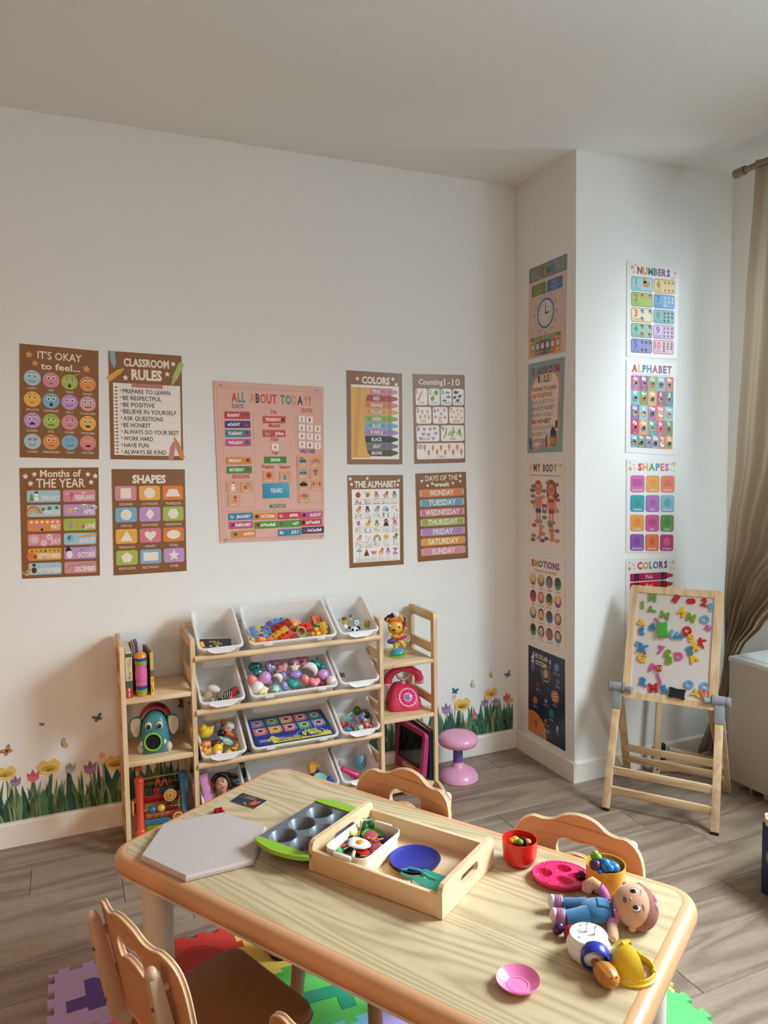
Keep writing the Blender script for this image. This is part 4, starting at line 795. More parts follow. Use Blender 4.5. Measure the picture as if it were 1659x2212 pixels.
icc = ['#3f7faf', '#c9603c', '#cf4a3c', '#7a3a30', '#6a5a5a', '#3f8f8a', '#a83a3a', '#5a3a2c', '#5fa05a', '#2f5f9a', '#c9963c', '#e0a83c', '#3a3a5a', '#f0ece8', '#d98a8a', '#a8302f', '#4a3f8f', '#7f9f9f', '#cf3a3a', '#7a4a3a', '#c9813c', '#3a3030', '#4f8f9a', '#2f3f5a', '#f0ece8', '#5a6a5a']
for i in range(26):
    if i < 20: x0 = 9 + 17.2 * (i % 5); w_ = 17.2; y0 = 22.5 + 23.2 * (i // 5); h_ = 23.2
    else: x0 = 9 + 14.33 * (i - 20); w_ = 14.33; y0 = 115.3; h_ = 21
    a.L = 1; a.rect(x0, y0, x0 + w_, y0 + h_, ac[i]); a.L = 2; a.text(al[i], x0 + w_ / 2, y0 + 7.2, 5.4, W_, bold=.04, maxw=w_ - 4); a.el(x0 + w_ / 2, y0 + 13.6, 5.2, 5, ac[(i + 7) % 26], 14); a.L = 3
    a.el(x0 + w_ / 2, y0 + 14, 4.4, 3.2, icc[i], 10, 20 * (i % 5) - 40); a.el(x0 + w_ / 2 + 1.6, y0 + 11.4, 2, None, icc[i], 8); a.text(wd[i], x0 + w_ / 2, y0 + h_ - 1.6, 1.7, W_, maxw=w_ - 2)
sheet('alphabet_poster', 'white ALPHABET poster of coloured letter squares on pier face', 'poster', a, ((.272, 1.844), (.557, 1.845), (.555, 1.429), (.271, 1.444)), WCm)
a = Art(PW, PH); a.rect(0, 0, PW, PH, WP2); a.up(); a.multi('SHAPES', 22, 84, 16.5, 10.5, ['#c93a4a', '#d9a04c', '#4f9f5a', '#3f8fc0', '#d9663c', '#a85a9f'], .05); stars4(a, 14)
for i, (k, c, d) in enumerate((('RECTANGLE', '#c96aa8', '#b04a94'), ('HEART', '#d9a03c', '#e08a2c'), ('TRAPEZOID', '#e0764c', '#d95a3a'), ('TRIANGLE', '#2f9fa8', '#2f8f9a'), ('STAR', '#a86ab0', '#94509f'), ('HEPTAGON', '#7fb8c4', '#4f9fae'), ('SQUARE', '#dfa04c', '#e08a3a'), ('OVAL', '#c9508f', '#b53a7a'), ('CIRCLE', '#5f8f2f', '#3f7f2c'), ('PENTAGON', '#8f5aa8', '#7a489a'), ('DIAMOND', '#d9763c', '#cf5a2f'), ('OCTAGON', '#b02f6a', '#c95a8a'))):
    x = 21.5 + 30.5 * (i % 3); y = 38 + 30.6 * (i // 3); a.L = 1; a.rr(x - 14, y - 13.6, x + 14, y + 12.6, 4, d, 4); a.L = 2; a.rr(x - 13.2, y - 12.8, x + 13.2, y + 11.8, 3.6, c, 4); a.L = 3
    shape(a, k, x, y - 2.4, 6.6, d); a.text('HEXAGON' if k == 'HEPTAGON' else k, x, y + 10.2, 2.6, '#e9dce4', maxw=21, bold=.02)
sheet('shapes_poster', 'white SHAPES poster of tone-on-tone squares on pier face', 'poster', a, ((.277, 1.412), (.567, 1.406), (.563, .980), (.278, 1.000)), WCm)
a = Art(PW, PH); a.rect(0, 0, PW, PH, WP2); a.up(); a.multi('COLORS', 22, 82, 17, 10.5, ['#c93a5a', '#d9a04c', '#4f9f5a', '#3f7fb8', '#8a3a5a', '#2f4f8f'], .05); stars4(a, 16)
for i, (t, c) in enumerate((('Pink', '#b01f5a'), ('Red', '#c9202a'), ('Orange', '#e0762c'), ('Yellow', '#e6c03c'), ('Green', '#4f9f3a'), ('Blue', '#2f6fb8'), ('Purple', '#7a3f9f'), ('Brown', '#6a4228'))):
    y0 = 24 + 14 * i; a.L = 1; a.rr(8, y0, 80, y0 + 12.4, 2, c); a.poly([(78, y0 + 1), (94, y0 + 4.2), (94, y0 + 8.2), (78, y0 + 11.4)], c); a.L = 2
    for x in (16.5, 21.5, 69.5): a.rect(x, y0, x + (3.4 if x != 69.5 else 6), y0 + 12.4, '#241418')
    a.text(t, 46, y0 + 9, 6, '#e9c8d4', bold=.01)
sheet('colors_poster', 'white COLORS poster of striped crayons behind the easel board', 'poster', a, ((.278, .971), (.572, .960), (.566, .556), (.277, .554)), WCm)

# ------------------------------------------------------------------ flower border decal and butterfly stickers (flat vinyl on the wall)
def flower_art(x0, x1, seed, spec):
    """art in metres*100 (cm), y down from z=.5"""
    r = random.Random(seed); a = Art(100, 50); a.L = 0
    greens = ['#2f5f50', '#3f7058', '#5a8562', '#6d8f66', '#8aa27c', '#24504a', '#4a7a5c', '#9aac88']
    n = int((x1 - x0) / 1.5)
    for layer in range(3):
        for i in range(n):
            x = x0 + (i + r.random()) * (x1 - x0) / n; h = r.uniform(7, 17) * (1.12 - .16 * layer); w_ = r.uniform(.7, 1.5); b_ = r.uniform(-3, 3)
            x = min(max(x, x0 + 1.2 + abs(b_)), x1 - 1.2 - abs(b_)); c = greens[(r.randrange(5) + (3 if layer == 0 else 0)) % 8]
            q = [(x - w_, 40.6), (x - w_ * 1.2 + b_ * .3, 40.6 - h * .45), (x + b_, 40.6 - h), (x + w_ * 1.0 + b_ * .3, 40.6 - h * .45), (x + w_, 40.6)]
            a.L = 1 + layer * 2; a.poly(q, c)
            if r.random() < .6: a.L = 2 + layer * 2; a.line([(x, 40.4), (x + b_ * .3, 40.6 - h * .5), (x + b_ * .9, 40.6 - h * .95)], .14, '#1f3f3a')
    for x, y, c, s, kind in spec:
        a.L = 8; a.line([(x, y + s), (x + .3, y + s * 1.6), (x, 36)], .28, '#3a5a44')
        a.L = 9
        d = '#%02x%02x%02x' % tuple(int(int(c[j:j + 2], 16) * .82) for j in (1, 3, 5)); l = '#%02x%02x%02x' % tuple(min(255, int(int(c[j:j + 2], 16) * 1.06 + 14)) for j in (1, 3, 5))
        if kind == 'open':
            a.poly([(x - 1.2 * s, y - .25 * s), (x - .5 * s, y - .8 * s), (x, y - .5 * s), (x + .6 * s, y - .85 * s), (x + 1.2 * s, y - .2 * s), (x + .9 * s, y + .6 * s), (x, y + .9 * s), (x - .95 * s, y + .55 * s)], c)
            a.L = 10; a.el(x, y + .2 * s, .75 * s, .35 * s, d, 14); a.el(x - .1 * s, y + .42 * s, .6 * s, .3 * s, l, 14)
        elif kind == 'tulip':
            a.poly([(x - .75 * s, y - .5 * s), (x - .3 * s, y - .2 * s), (x, y - .95 * s), (x + .35 * s, y - .2 * s), (x + .85 * s, y - .65 * s), (x + .75 * s, y + .5 * s), (x, y + 1.05 * s), (x - .7 * s, y + .5 * s)], l)
            a.L = 10; a.poly([(x - .75 * s, y - .5 * s), (x - .3 * s, y - .2 * s), (x, y - .95 * s), (x + .35 * s, y - .2 * s), (x + .85 * s, y - .65 * s), (x + .6 * s, y), (x + .1 * s, y + .15 * s), (x - .6 * s, y + .1 * s)], c); a.line([(x, y - .9 * s), (x + .1 * s, y + .3 * s)], .1, d)
        else:
            a.el(x, y, .5 * s, .9 * s, l, 14); a.L = 10; a.el(x, y - .3 * s, .45 * s, .5 * s, c, 12)
    return a
def decal(name, label, cat, a, w0, z0, lift=.00006, k=.01, rot=0):
    me = a.mesh(name, lambda x, y: (x * k, -y * k), lift); me.materials.append(PRINT)
    o = link(name, me, None, WA @ M.Translation((w0, z0, -.0012)) @ M.Rotation(radians(rot), 4, 'Z')); return tag(o, label, cat)
Ye, Vi, Ro, Gb, Pe = '#e3c362', '#8f7396', '#c9606a', '#9aa3b5', '#e3b6a6'
specL = [(-247, 22, Ye, 3.6, 'open'), (-239, 25, Vi, 2.6, 'tulip'), (-231.5, 24.5, Vi, 2.6, 'tulip'), (-225, 21.7, Ye, 3.0, 'open'), (-222, 25.4, Vi, 2.3, 'tulip'), (-216, 24.4, Ro, 2.7, 'tulip'), (-210.5, 22, Ye, 3.6, 'open'), (-203, 23.7, Gb, 2.4, 'tulip'), (-196, 24.8, Vi, 3.0, 'tulip'), (-191.5, 21.6, Pe, 2.4, 'bud'), (-186.5, 24.4, Ye, 3.6, 'open'),
        (-178, 28, Ro, 2.4, 'bud'), (-170, 22, Ye, 3.2, 'open'), (-163, 25, Ro, 3, 'tulip')]
specR = [(-150, 24, Vi, 3, 'tulip'), (-138, 22, Ye, 3.4, 'open'), (-126, 25, Gb, 2.8, 'tulip'), (-114, 22, Ye, 3.4, 'open'), (-102, 24, Ro, 3, 'tulip'), (-90, 22, Ye, 3.4, 'open'), (-76, 24, Gb, 3, 'tulip'), (-68, 22, Ye, 3.0, 'open'), (-56, 24, Gb, 2.6, 'tulip'), (-48, 24, Ye, 2.8, 'open'),
        (-39.5, 24.9, Vi, 3.0, 'tulip'), (-35, 20.6, Pe, 2.3, 'bud'), (-30.5, 24.2, Ye, 3.8, 'open'), (-24, 30.6, Ro, 2.2, 'bud'), (-18.2, 25.0, Vi, 2.5, 'tulip'), (-14.8, 20.9, Ye, 3.2, 'open'), (-12.0, 25.6, Vi, 2.4, 'tulip'), (-5.8, 24.4, Ro, 2.6, 'tulip'), (-2.9, 26.6, '#e0b272', 2.0, 'bud')]
decal('flower_border', 'tulip and grass wall border above the baseboard, left half of back wall', 'wall decal', flower_art(-300, -160, 3, specL), 0, .5)
decal('flower_border', 'tulip and grass wall border behind the toy rack and right to the corner', 'wall decal', flower_art(-159.8, -1.2, 5, specR), 0, .5)
def butterfly(w0, z0, sz, c, edge, rot, label, kind='open'):
    a = Art(100, 100)
    if kind == 'open':
        for sx in (-1, 1):
            for ex, ey, rx, ry, an in ((.55, -.42, .62, .36, -38), (.42, .34, .42, .34, 35)):
                a.L = 1; a.el(sx * ex, ey, rx, ry, edge, 16, sx * an); a.L = 2; a.el(sx * ex * .97, ey, rx * .8, ry * .74, c, 16, sx * an)
    else:
        for ex, ey, rx, ry, an in ((.35, -.55, .72, .42, -70), (.55, .3, .5, .5, 20)):
            a.L = 1; a.el(ex, ey, rx, ry, edge, 16, an); a.L = 2; a.el(ex, ey, rx * .88, ry * .86, c, 16, an)
    a.L = 3; a.el(0, 0, .07, .5, '#2a2428', 8)
    decal('butterfly_sticker', label, 'sticker', a, w0, z0, .00006, sz, rot)
butterfly(-1.924, .442, .017, '#73808a', '#20222c', 20, 'grey-blue butterfly wall sticker highest left of the toy rack')
butterfly(-2.122, .444, .010, '#8a8078', '#2a2428', 60, 'tiny grey side-view butterfly sticker on left wall part', 'side')
butterfly(-2.243, .366, .019, '#c98f4c', '#3a241c', 35, 'orange butterfly wall sticker near the left picture edge')
butterfly(-2.055, .357, .021, '#b9b98a', '#a8a878', 10, 'pale yellow-green butterfly sticker above a tulip left of rack', 'side')
butterfly(-1.600, .446, .022, '#7f7448', '#3a2f24', -30, 'olive butterfly sticker seen behind the left shelf tower')
butterfly(-.663, .482, .017, '#8a8468', '#2a2428', 200, 'butterfly sticker half hidden under the upper right shelf')
butterfly(-.346, .327, .017, '#3f6f9f', '#1c2436', -15, 'bright blue butterfly sticker right of the pink stool')
butterfly(-.258, .344, .021, '#c2c7a4', '#a8ac88', 5, 'pale green side-view butterfly sticker at leaf tip near corner', 'side')
butterfly(-.153, .376, .017, '#d3b45a', '#a8843c', 10, 'yellow butterfly sticker near the room corner', 'side')
butterfly(-.050, .369, .017, '#6f8fb5', '#1f2a44', 25, 'blue butterfly sticker nearest the room corner')

# ------------------------------------------------------------------ wooden toy rack (two shelf towers with a bin rack between)
rack = thing('toy_rack', 'pine toy rack with shelf towers on both ends against the flower wall', 'rack', mw((-1.21, -.14, 0)))
RT = M.Translation((1.21, .14, 0))
def rb():
    b = B(); b.T = RT.copy(); return b
XS = (-1.842, -1.594, -.833, -.583); TH = .016; HT = .775; YFp, YBp = -.250, -.029
for x in XS:
    lbl = None
    for y, nm in ((YFp, 'front'), (YBp, 'back')):
        # post with a rounded outer top corner
        s_ = -1 if y == YFp else 1; pts = [(-.015, 0), (.015, 0)]
        top = [(s_ * .015, HT - .03)] + [(s_ * (-.005 + .020 * cos(radians(a))), HT - .020 + .020 * sin(radians(a))) for a in (20, 45, 70)] + [(s_ * -.015, HT)]
        pts = [(-.015, 0), (.015, 0)] + (top if s_ > 0 else top[::-1]) if s_ > 0 else [(-.015, 0), (.015, 0), (.015, HT)] + top[::-1][1:]
        b = rb(); b.loft([[(x - TH / 2, y + p[0], p[1]) for p in pts], [(x + TH / 2, y + p[0], p[1]) for p in pts]]); part('post', b, PINEZ, rack)
    for z0, z1 in ((.735, .775), (.598, .638), (.372, .410), (.150, .190), (.022, .052)):
        part('side_rail', rb().box((x, (YFp + YBp) / 2, (z0 + z1) / 2), (TH - .002, YBp - YFp - .030, z1 - z0), bev=.0015), PINEY, rack)
    if x in (XS[2], XS[3]):
        f_ = [(x, -.245, .035), (x, -.285, .032), (x, -.315, .018), (x, -.330, .0)]
        b = rb(); b.loft([[(x - TH / 2 + .001, p[0], p[1]) for p in [(-.23, 0), (-.34, 0), (-.338, .012), (-.325, .028), (-.300, .038), (-.265, .046), (-.23, .048)]], [(x + TH / 2 - .001, p[0], p[1]) for p in [(-.23, 0), (-.34, 0), (-.338, .012), (-.325, .028), (-.300, .038), (-.265, .046), (-.23, .048)]]])
        part('foot', b, PINEY, rack)
    for z in (.695, .60, .487, .395, .285, .08):
        if x in (XS[2],): part('bolt', rb().cyl((x - TH / 2 - .0006, YFp, z), (x - TH / 2 + .002, YFp, z), .0032, seg=10), mat('bolt_steel', '#8f8a82', .3, metal=1), rack)
for xa, xb in ((XS[0], XS[1]), (XS[2], XS[3])):
    for z in (.578, .345, .040):
        part('shelf', rb().box(((xa + xb) / 2, -.1375, z - .009), (xb - xa - TH + .002, .250, .018), bev=.0015), PINEX, rack)
for k in range(4):
    z = .697 - .205 * k
    part('dowel', rb().cyl((XS[1] + .006, -.262, z), (XS[2] - .006, -.262, z), .0118, seg=16), PINEX, rack)
    part('dowel', rb().cyl((XS[1] + .006, -.050, z + .088), (XS[2] - .006, -.050, z + .088), .0085, seg=12), PINEX, rack)

# ------------------------------------------------------------------ bins
BIN = bpy.data.materials.new('milky_bin_plastic'); BIN.use_nodes = True
bb = BIN.node_tree.nodes['Principled BSDF']; bb.inputs['Base Color'].default_value = (*lin('#f7f6f5'), 1); bb.inputs['Roughness'].default_value = .35
nt = BIN.node_tree; tl_ = nt.nodes.new('ShaderNodeBsdfTranslucent'); tl_.inputs[0].default_value = (*lin('#f7f5f3'), 1); ms = nt.nodes.new('ShaderNodeMixShader'); ms.inputs[0].default_value = .38
nn = nt.nodes.new('ShaderNodeTexNoise'); nn.inputs['Scale'].default_value = 60; bp = nt.nodes.new('ShaderNodeBump'); bp.inputs['Strength'].default_value = .03; nt.links.new(nn.outputs[0], bp.inputs['Height']); nt.links.new(bp.outputs[0], bb.inputs['Normal'])
nt.links.new(bb.outputs[0], ms.inputs[1]); nt.links.new(tl_.outputs[0], ms.inputs[2]); nt.links.new(ms.outputs[0], nt.nodes['Material Output'].inputs['Surface'])
def binmesh(w, lip):
    b = B(); D = .235
    def rg(wi, d, r, z, dy=0): return [(x, y, z) for x, y in rrect(wi, d, r, 5, 0, D / 2 + dy)]
    b.loft([rg(w - .010, D - .010, .020, -.010), rg(w, D, .022, -.008), rg(w, D, .022, -.001), rg(w - .004, D - .004, .020, .0005), rg(w - .016, D - .016, .018, 0), rg(w - .020, D - .020, .017, -.004),
            rg(w - .048, D - .050, .016, -.118), rg(w - .058, D - .060, .012, -.1225)], caps=(False, True))
    b.loft([rg(w - .010, D - .010, .020, -.010), rg(w - .016, D - .016, .018, -.010), rg(w - .044, D - .046, .018, -.120), rg(w - .052, D - .056, .014, -.125)], caps=(False, True))
    if lip:   # poured scoop lip in the middle of the front rim
        n = 9; ra, rb_, rc = [], [], []
        for i in range(n):
            t = i / (n - 1); x = (t - .5) * (w * .62); k = max(0, min(1, min(t, 1 - t) * 5)); ra.append((x, .006, .0012)); rb_.append((x, -.006 - .008 * k, -.002 - .010 * k)); rc.append((x, .002 - .004 * k, -.010 - .012 * k))
        b.loft([ra, rb_, rc, [(x, y + .003, z) for x, y, z in rc], [(x, y + .004, z - .002) for x, y, z in rb_], [(x, y + .003, z - .003) for x, y, z in ra]], close=False, wrap=True, caps=(0, 0))
    else:
        for sx in (-1, 1): b.box((sx * w * .30, -.001, -.009), (.035, .008, .010), bev=.003)
    me = b.done('bin', 40); me.materials.append(BIN); return me
SB, WBm = binmesh(.172, True), binmesh(.356, False)
rown = ['top', 'second', 'third', 'bottom']; TILT = radians(30)
cont = [('dark card box and yellow toys', 'building blocks and bright plastic toys', 'panda face toy and green rattles'),
        ('plush animal and red-wheeled toy', 'glossy pastel shapes and balls', 'one small dark card'),
        ('rubber ducks and bath toys', 'a flat colourful game board', 'green balls and teething toys'),
        ('a dark-haired doll and pink case', 'yellow toy hand and blue block', 'blue cube and pink toy trumpet')]
for r_ in range(4):
    for ci, (x, me) in enumerate(((-1.489, SB), (-1.205, WBm), (-.930, SB))):
        o = link('storage_bin', me, None, M.Translation((x, -.282, .733 - .205 * r_)) @ M.Rotation(TILT, 4, 'X'))
        tag(o, f"{['small left', 'wide middle', 'small right'][ci]} white bin in the {rown[r_]} row holding {cont[r_][ci]}", 'bin', 'white plastic toy bins in the rack')

# ------------------------------------------------------------------ small toy builders
def rotm(rx=0, ry=0, rz=0):
    from mathutils import Euler
    return Euler((radians(rx), radians(ry), radians(rz))).to_matrix()
def at(p, rx=0, ry=0, rz=0): return M.Translation(p) @ rotm(rx, ry, rz).to_4x4()
def single(name, label, cat, b, m, p, rot=(0, 0, 0), group=None, smooth=40):
    return tag(obj(name, b, m, None, at(p, *rot), smooth), label, cat, group)
def bricktoy(label, col, p, rot, nx=2, ny=1, u=.016, h=.019, grp='toy blocks in the top wide bin'):
    b = B(); b.box((0, 0, h / 2), (nx * u * 2 * .5 + u * (nx - 1) * 0 + u * nx * .5, u * ny, h), bev=.0012)
    for i in range(nx):
        for j in range(ny): b.cyl(((i - (nx - 1) / 2) * u, (j - (ny - 1) / 2) * u, h), ((i - (nx - 1) / 2) * u, (j - (ny - 1) / 2) * u, h + .007), .0055, seg=14)
    return single('toy_block', label, 'toy block', b, pl(col), p, rot, grp)
# ---- top wide bin
bricktoy('light blue toy block on its side at left end of top wide bin', '#5f93cf', (-1.3691, -0.2350, 0.7651), (20, 75, 10), 1, 1, .030, .024)
bricktoy('blue toy block standing at the back middle of top wide bin', '#5a8ac9', (-1.2362, -0.1500, 0.7680), (10, 0, 15), 2, 1, .026, .022)
bricktoy('yellow toy block with two studs in front centre of top wide bin', '#dfa52c', (-1.2500, -0.2350, 0.7498), (25, -25, 10), 2, 1, .022, .018)
bricktoy('red-orange toy block at the front rim of top wide bin', '#cf4a35', (-1.2296, -0.2450, 0.7338), (15, -12, 20), 2, 1, .022, .018)
bricktoy('dark red toy block behind the two-stud yellow block', '#a82f2c', (-1.2333, -0.1850, 0.7610), (30, -20, 8), 2, 1, .028, .022)
bricktoy('yellow toy block standing at right end of top wide bin', '#e6b42a', (-1.0760, -0.2150, 0.7418), (15, 80, -15), 2, 1, .022, .020)
bricktoy('grey-blue toy block in right corner of top wide bin', '#6f8799', (-1.0517, -0.2050, 0.7372), (20, 70, -15), 1, 1, .024, .016)
bricktoy('orange ramp block leaning on right wall of top wide bin', '#c9652c', (-1.0789, -0.1500, 0.7684), (60, 10, 35), 1, 1, .040, .012)
bricktoy('bright red block piece inside the green ring toy', '#d0292a', (-1.1426, -0.2050, 0.7518), (40, 0, 20), 1, 1, .034, .020)
b = B()
gear = [((.024 if (i % 4) in (0, 1) else .019) * cos(2 * pi * i / 32), (.024 if (i % 4) in (0, 1) else .019) * sin(2 * pi * i / 32)) for i in range(32)]
b.plate(smoothpoly(gear, 2), [[(.006 * cos(t), .006 * sin(t)) for t in [2 * pi * k / 10 for k in range(10)]]], -.005, .005)
single('toy_gear', 'navy blue toy gear wheel in top wide bin', 'toy gear', b, pl('#1f3a86'), (-1.2985, -0.2000, 0.7623), (60, 10, 5), 'toy blocks in the top wide bin')
b = B(); b.plate(smoothpoly([((.030 if i % 2 else .026) * cos(2 * pi * i / 24), (.030 if i % 2 else .026) * sin(2 * pi * i / 24)) for i in range(24)], 2), [], -.006, .006)
t = thing('flower_rattle', 'red scalloped rattle with yellow bubble dome in top wide bin', 'rattle', at((-1.1728, -0.1700, 0.7655), 60, 25, 0), 'toy blocks in the top wide bin')
part('rim', b, pl('#b8262a'), t); part('dome', B().sph((-.004, -.003, .004), (.018, .018, .015)), pl('#e2aa3a', .15), t, 'yellow dome')
b = B(); b.tube([(.0185 * cos(2 * pi * i / 24), .0185 * sin(2 * pi * i / 24), 0) for i in range(24)], .0028, closed=True)
for i in range(5): b.sph((.0185 * cos(2 * pi * i / 5), .0185 * sin(2 * pi * i / 5), 0), .0038, seg=10, rings=6)
b.box((-.006, .021, 0), (.010, .006, .006), bev=.002)
single('teething_ring', 'lime green ring rattle standing at front of top wide bin', 'teething ring', b, pl('#8cc63c'), (-1.1705, -0.2500, 0.7530), (72, 0, 8), 'toy blocks in the top wide bin')
for lab, c, p, s, rt_ in (('yellow scoop lying at left back of top wide bin', '#e0ac2c', (-1.3412, -0.1900, 0.7746), (.026, .008, .005), (10, -15, 10)),
                          ('pale orange scrap piece under navy gear', '#d98f3c', (-1.3319, -0.2200, 0.7579), (.022, .012, .008), (0, 10, 0)),
                          ('orange curved track piece at front left of top wide bin', '#e08030', (-1.3301, -0.2500, 0.7388), (.020, .010, .013), (0, 20, 10)),
                          ('small blue cap on orange track piece', '#4f86c4', (-1.3164, -0.2400, 0.7520), (.015, .011, .008), (20, 0, 20)),
                          ('amber rounded block at bottom left corner of top wide bin', '#d9a42c', (-1.3697, -0.2550, 0.7431), (.011, .011, .013), (0, 0, 0)),
                          ('pink flower piece behind the blue blocks', '#d9769f', (-1.2663, -0.1300, 0.7721), (.017, .010, .010), (0, 0, 0)),
                          ('small pink end piece at upper right of blue block', '#e0a0bc', (-1.1905, -0.1200, 0.7687), (.010, .008, .008), (0, 0, 0)),
                          ('olive green curved piece near right wall', '#5f8a35', (-1.0841, -0.1650, 0.7566), (.022, .009, .009), (0, 15, 0)),
                          ('small pale blue ball beside green ring', '#7fb4d9', (-1.1142, -0.1850, 0.7561), (.009, .009, .009), (0, 0, 0)),
                          ('yellow knob block right of the ring', '#e6b030', (-1.0988, -0.2400, 0.7357), (.013, .010, .010), (0, 0, 20)),
                          ('amber knob block behind yellow knob', '#e0a42c', (-1.0980, -0.2150, 0.7479), (.013, .010, .010), (0, 0, 20)),
                          ('small orange twist right of green ring', '#e0882c', (-1.1235, -0.2450, 0.7382), (.010, .008, .010), (0, 0, 20)),
                          ('tiny pink bead at front rim right', '#df8fae', (-1.0817, -0.2580, 0.7335), (.008, .005, .004), (0, 0, 0)),
                          ('orange filler piece at front between track and block', '#d9782c', (-1.2949, -0.2450, 0.7374), (.018, .010, .010), (0, 0, 0)),
                          ('dark red base piece under the ring toy', '#a8242a', (-1.1958, -0.2450, 0.7350), (.020, .010, .012), (0, 0, 0))):
    b = B(); b.box((0, 0, 0), (s[0] * 2, s[1] * 2, s[2] * 2), bev=min(s) * .9, seg=3); single('plastic_toy', lab, 'toy', b, pl(c), p, rt_, 'toy blocks in the top wide bin')
# ---- pastel shapes (second row wide bin)
GP = 'pastel shapes in the second wide bin'
def pastel(kind, lab, c, p, s, rot=(0, 0, 0)):
    b = B()
    if kind == 'ball': b.sph((0, 0, 0), s, seg=20, rings=12)
    elif kind == 'egg': b.sph((0, 0, 0), (s, s * .72, s * .72), seg=18, rings=12)
    elif kind == 'star':
        P_ = smoothpoly([((s if i % 2 == 0 else s * .5) * cos(radians(90 + 36 * i)), (s if i % 2 == 0 else s * .5) * sin(radians(90 + 36 * i))) for i in range(10)], 3)
        b.loft([[(x * k, y * k, z) for x, y in P_] for k, z in ((.45, -s * .42), (.85, -s * .34), (1, -s * .1), (1, s * .1), (.85, s * .34), (.45, s * .42))])
    elif kind == 'heart':
        P_ = [(s * sin(t) ** 3, s * (13 * cos(t) - 5 * cos(2 * t) - 2 * cos(3 * t) - cos(4 * t)) / 16) for t in [2 * pi * i / 28 for i in range(28)]]
        b.loft([[(x * k, y * k, z) for x, y in P_] for k, z in ((.5, -s * .5), (.85, -s * .42), (1, -s * .14), (1, s * .14), (.85, s * .42), (.5, s * .5))])
    elif kind == 'moon':
        pts = [(s * cos(radians(t)), s * sin(radians(t)), 0) for t in range(-80, 81, 16)]; n = len(pts)
        b.tube(pts, [s * (.06 + .50 * sin(pi * i / (n - 1))) for i in range(n)], 10)
    elif kind == 'flower':
        P_ = smoothpoly([((s if i % 2 == 0 else s * .68) * cos(radians(36 * i)), (s if i % 2 == 0 else s * .68) * sin(radians(36 * i))) for i in range(10)], 3)
        b.loft([[(x * k, y * k, z) for x, y in P_] for k, z in ((.6, -s * .5), (.95, -s * .3), (1, 0), (.95, s * .3), (.6, s * .5))])
    single('pastel_' + {'ball': 'ball', 'egg': 'egg', 'star': 'star', 'heart': 'heart', 'moon': 'moon', 'flower': 'flower'}[kind], lab, 'ball' if kind == 'ball' else 'toy', b, mat('glossy_pastel', c, .18, var=.01, coat=.3), p, rot, GP, 60)
pastel('ball', 'lilac-pink ball at the left of the pastel bin', '#cf96d2', (-1.3148, -0.2250, 0.5819), .0250)
pastel('ball', 'lilac-pink ball at the right of the pastel bin', '#cf96d2', (-1.0683, -0.2050, 0.5551), .0240)
pastel('ball', 'pale pink ball at right front corner of pastel bin', '#ecd3d0', (-1.0460, -0.2400, 0.5367), .0215)
pastel('ball', 'mauve ball half under the bin above', '#b98fa8', (-1.1751, -0.1500, 0.6032), .0235)
pastel('ball', 'white ball at left front corner of pastel bin', '#ebe6e4', (-1.3480, -0.2350, 0.5485), .0270)
pastel('egg', 'coral egg at far left of pastel bin', '#e58489', (-1.3637, -0.2250, 0.5776), .0245, (0, 60, 0))
pastel('egg', 'coral egg right of the purple one in pastel bin', '#e88088', (-1.1499, -0.2250, 0.5515), .0240, (0, 60, 0))
pastel('egg', 'lavender egg in the centre of pastel bin', '#9a8bd0', (-1.1847, -0.2050, 0.5703), .0270, (0, 5, 0))
pastel('egg', 'lavender egg at front of pastel bin', '#9a92d4', (-1.2412, -0.2400, 0.5412), .0200, (0, 70, 0))
pastel('egg', 'greyish lavender egg behind the white moon', '#8f86c0', (-1.2395, -0.2150, 0.5753), .0200, (0, 80, 0))
pastel('heart', 'purple-grey heart left of middle in pastel bin', '#7f76a6', (-1.2845, -0.1900, 0.6074), .0240, (70, 30, 0))
pastel('heart', 'rosy heart beside the purple-grey heart', '#cf8a90', (-1.2304, -0.1850, 0.5992), .0235, (60, -20, 0))
pastel('heart', 'coral heart at right front of pastel bin', '#ec8c90', (-1.1172, -0.2400, 0.5401), .0250, (50, 10, 0))
pastel('star', 'rosy star under the bin above, right of mauve ball', '#dc98a0', (-1.1327, -0.1650, 0.5942), .0240, (60, 0, 10))
pastel('star', 'cream star behind the lavender egg', '#e6d8b4', (-1.1819, -0.1850, 0.5931), .0260, (60, 0, -10))
pastel('star', 'dark teal star at back right of pastel bin', '#17857c', (-1.0809, -0.1600, 0.5927), .0280, (50, 20, 0))
pastel('flower', 'yellow flower in front on white ball', '#e9dfa4', (-1.3311, -0.2520, 0.5402), .0250, (40, 0, 10))
pastel('flower', 'mint flower at front of pastel bin', '#9adcc4', (-1.2797, -0.2520, 0.5390), .0190, (50, 20, 0))
pastel('flower', 'dark teal clover at left of pastel bin', '#176e68', (-1.3381, -0.2000, 0.5987), .0240, (60, 0, 0))
pastel('egg', 'dark teal long piece at left back of pastel bin', '#14605a', (-1.3388, -0.1650, 0.6128), .0280, (0, 0, 0))
pastel('egg', 'small dark teal piece behind lilac ball at right', '#178078', (-1.0598, -0.1700, 0.5775), .0150)
pastel('moon', 'white crescent moon standing left of centre', '#e6e2da', (-1.2744, -0.2350, 0.5684), .0200, (90, -40, 0))
pastel('moon', 'large white crescent at right of centre', '#ece6e4', (-1.1300, -0.1950, 0.5680), .0300, (75, -50, 0))
pastel('heart', 'teal ring heart at front centre of pastel bin', '#1fa096', (-1.2070, -0.2450, 0.5464), .0240, (40, 20, 0))
pastel('egg', 'rosy piece under heart in pastel bin', '#c77a84', (-1.2483, -0.1900, 0.5845), .0200)
pastel('egg', 'dusty pink piece at very back of pastel bin', '#b57080', (-1.1330, -0.1250, 0.6031), .0320)
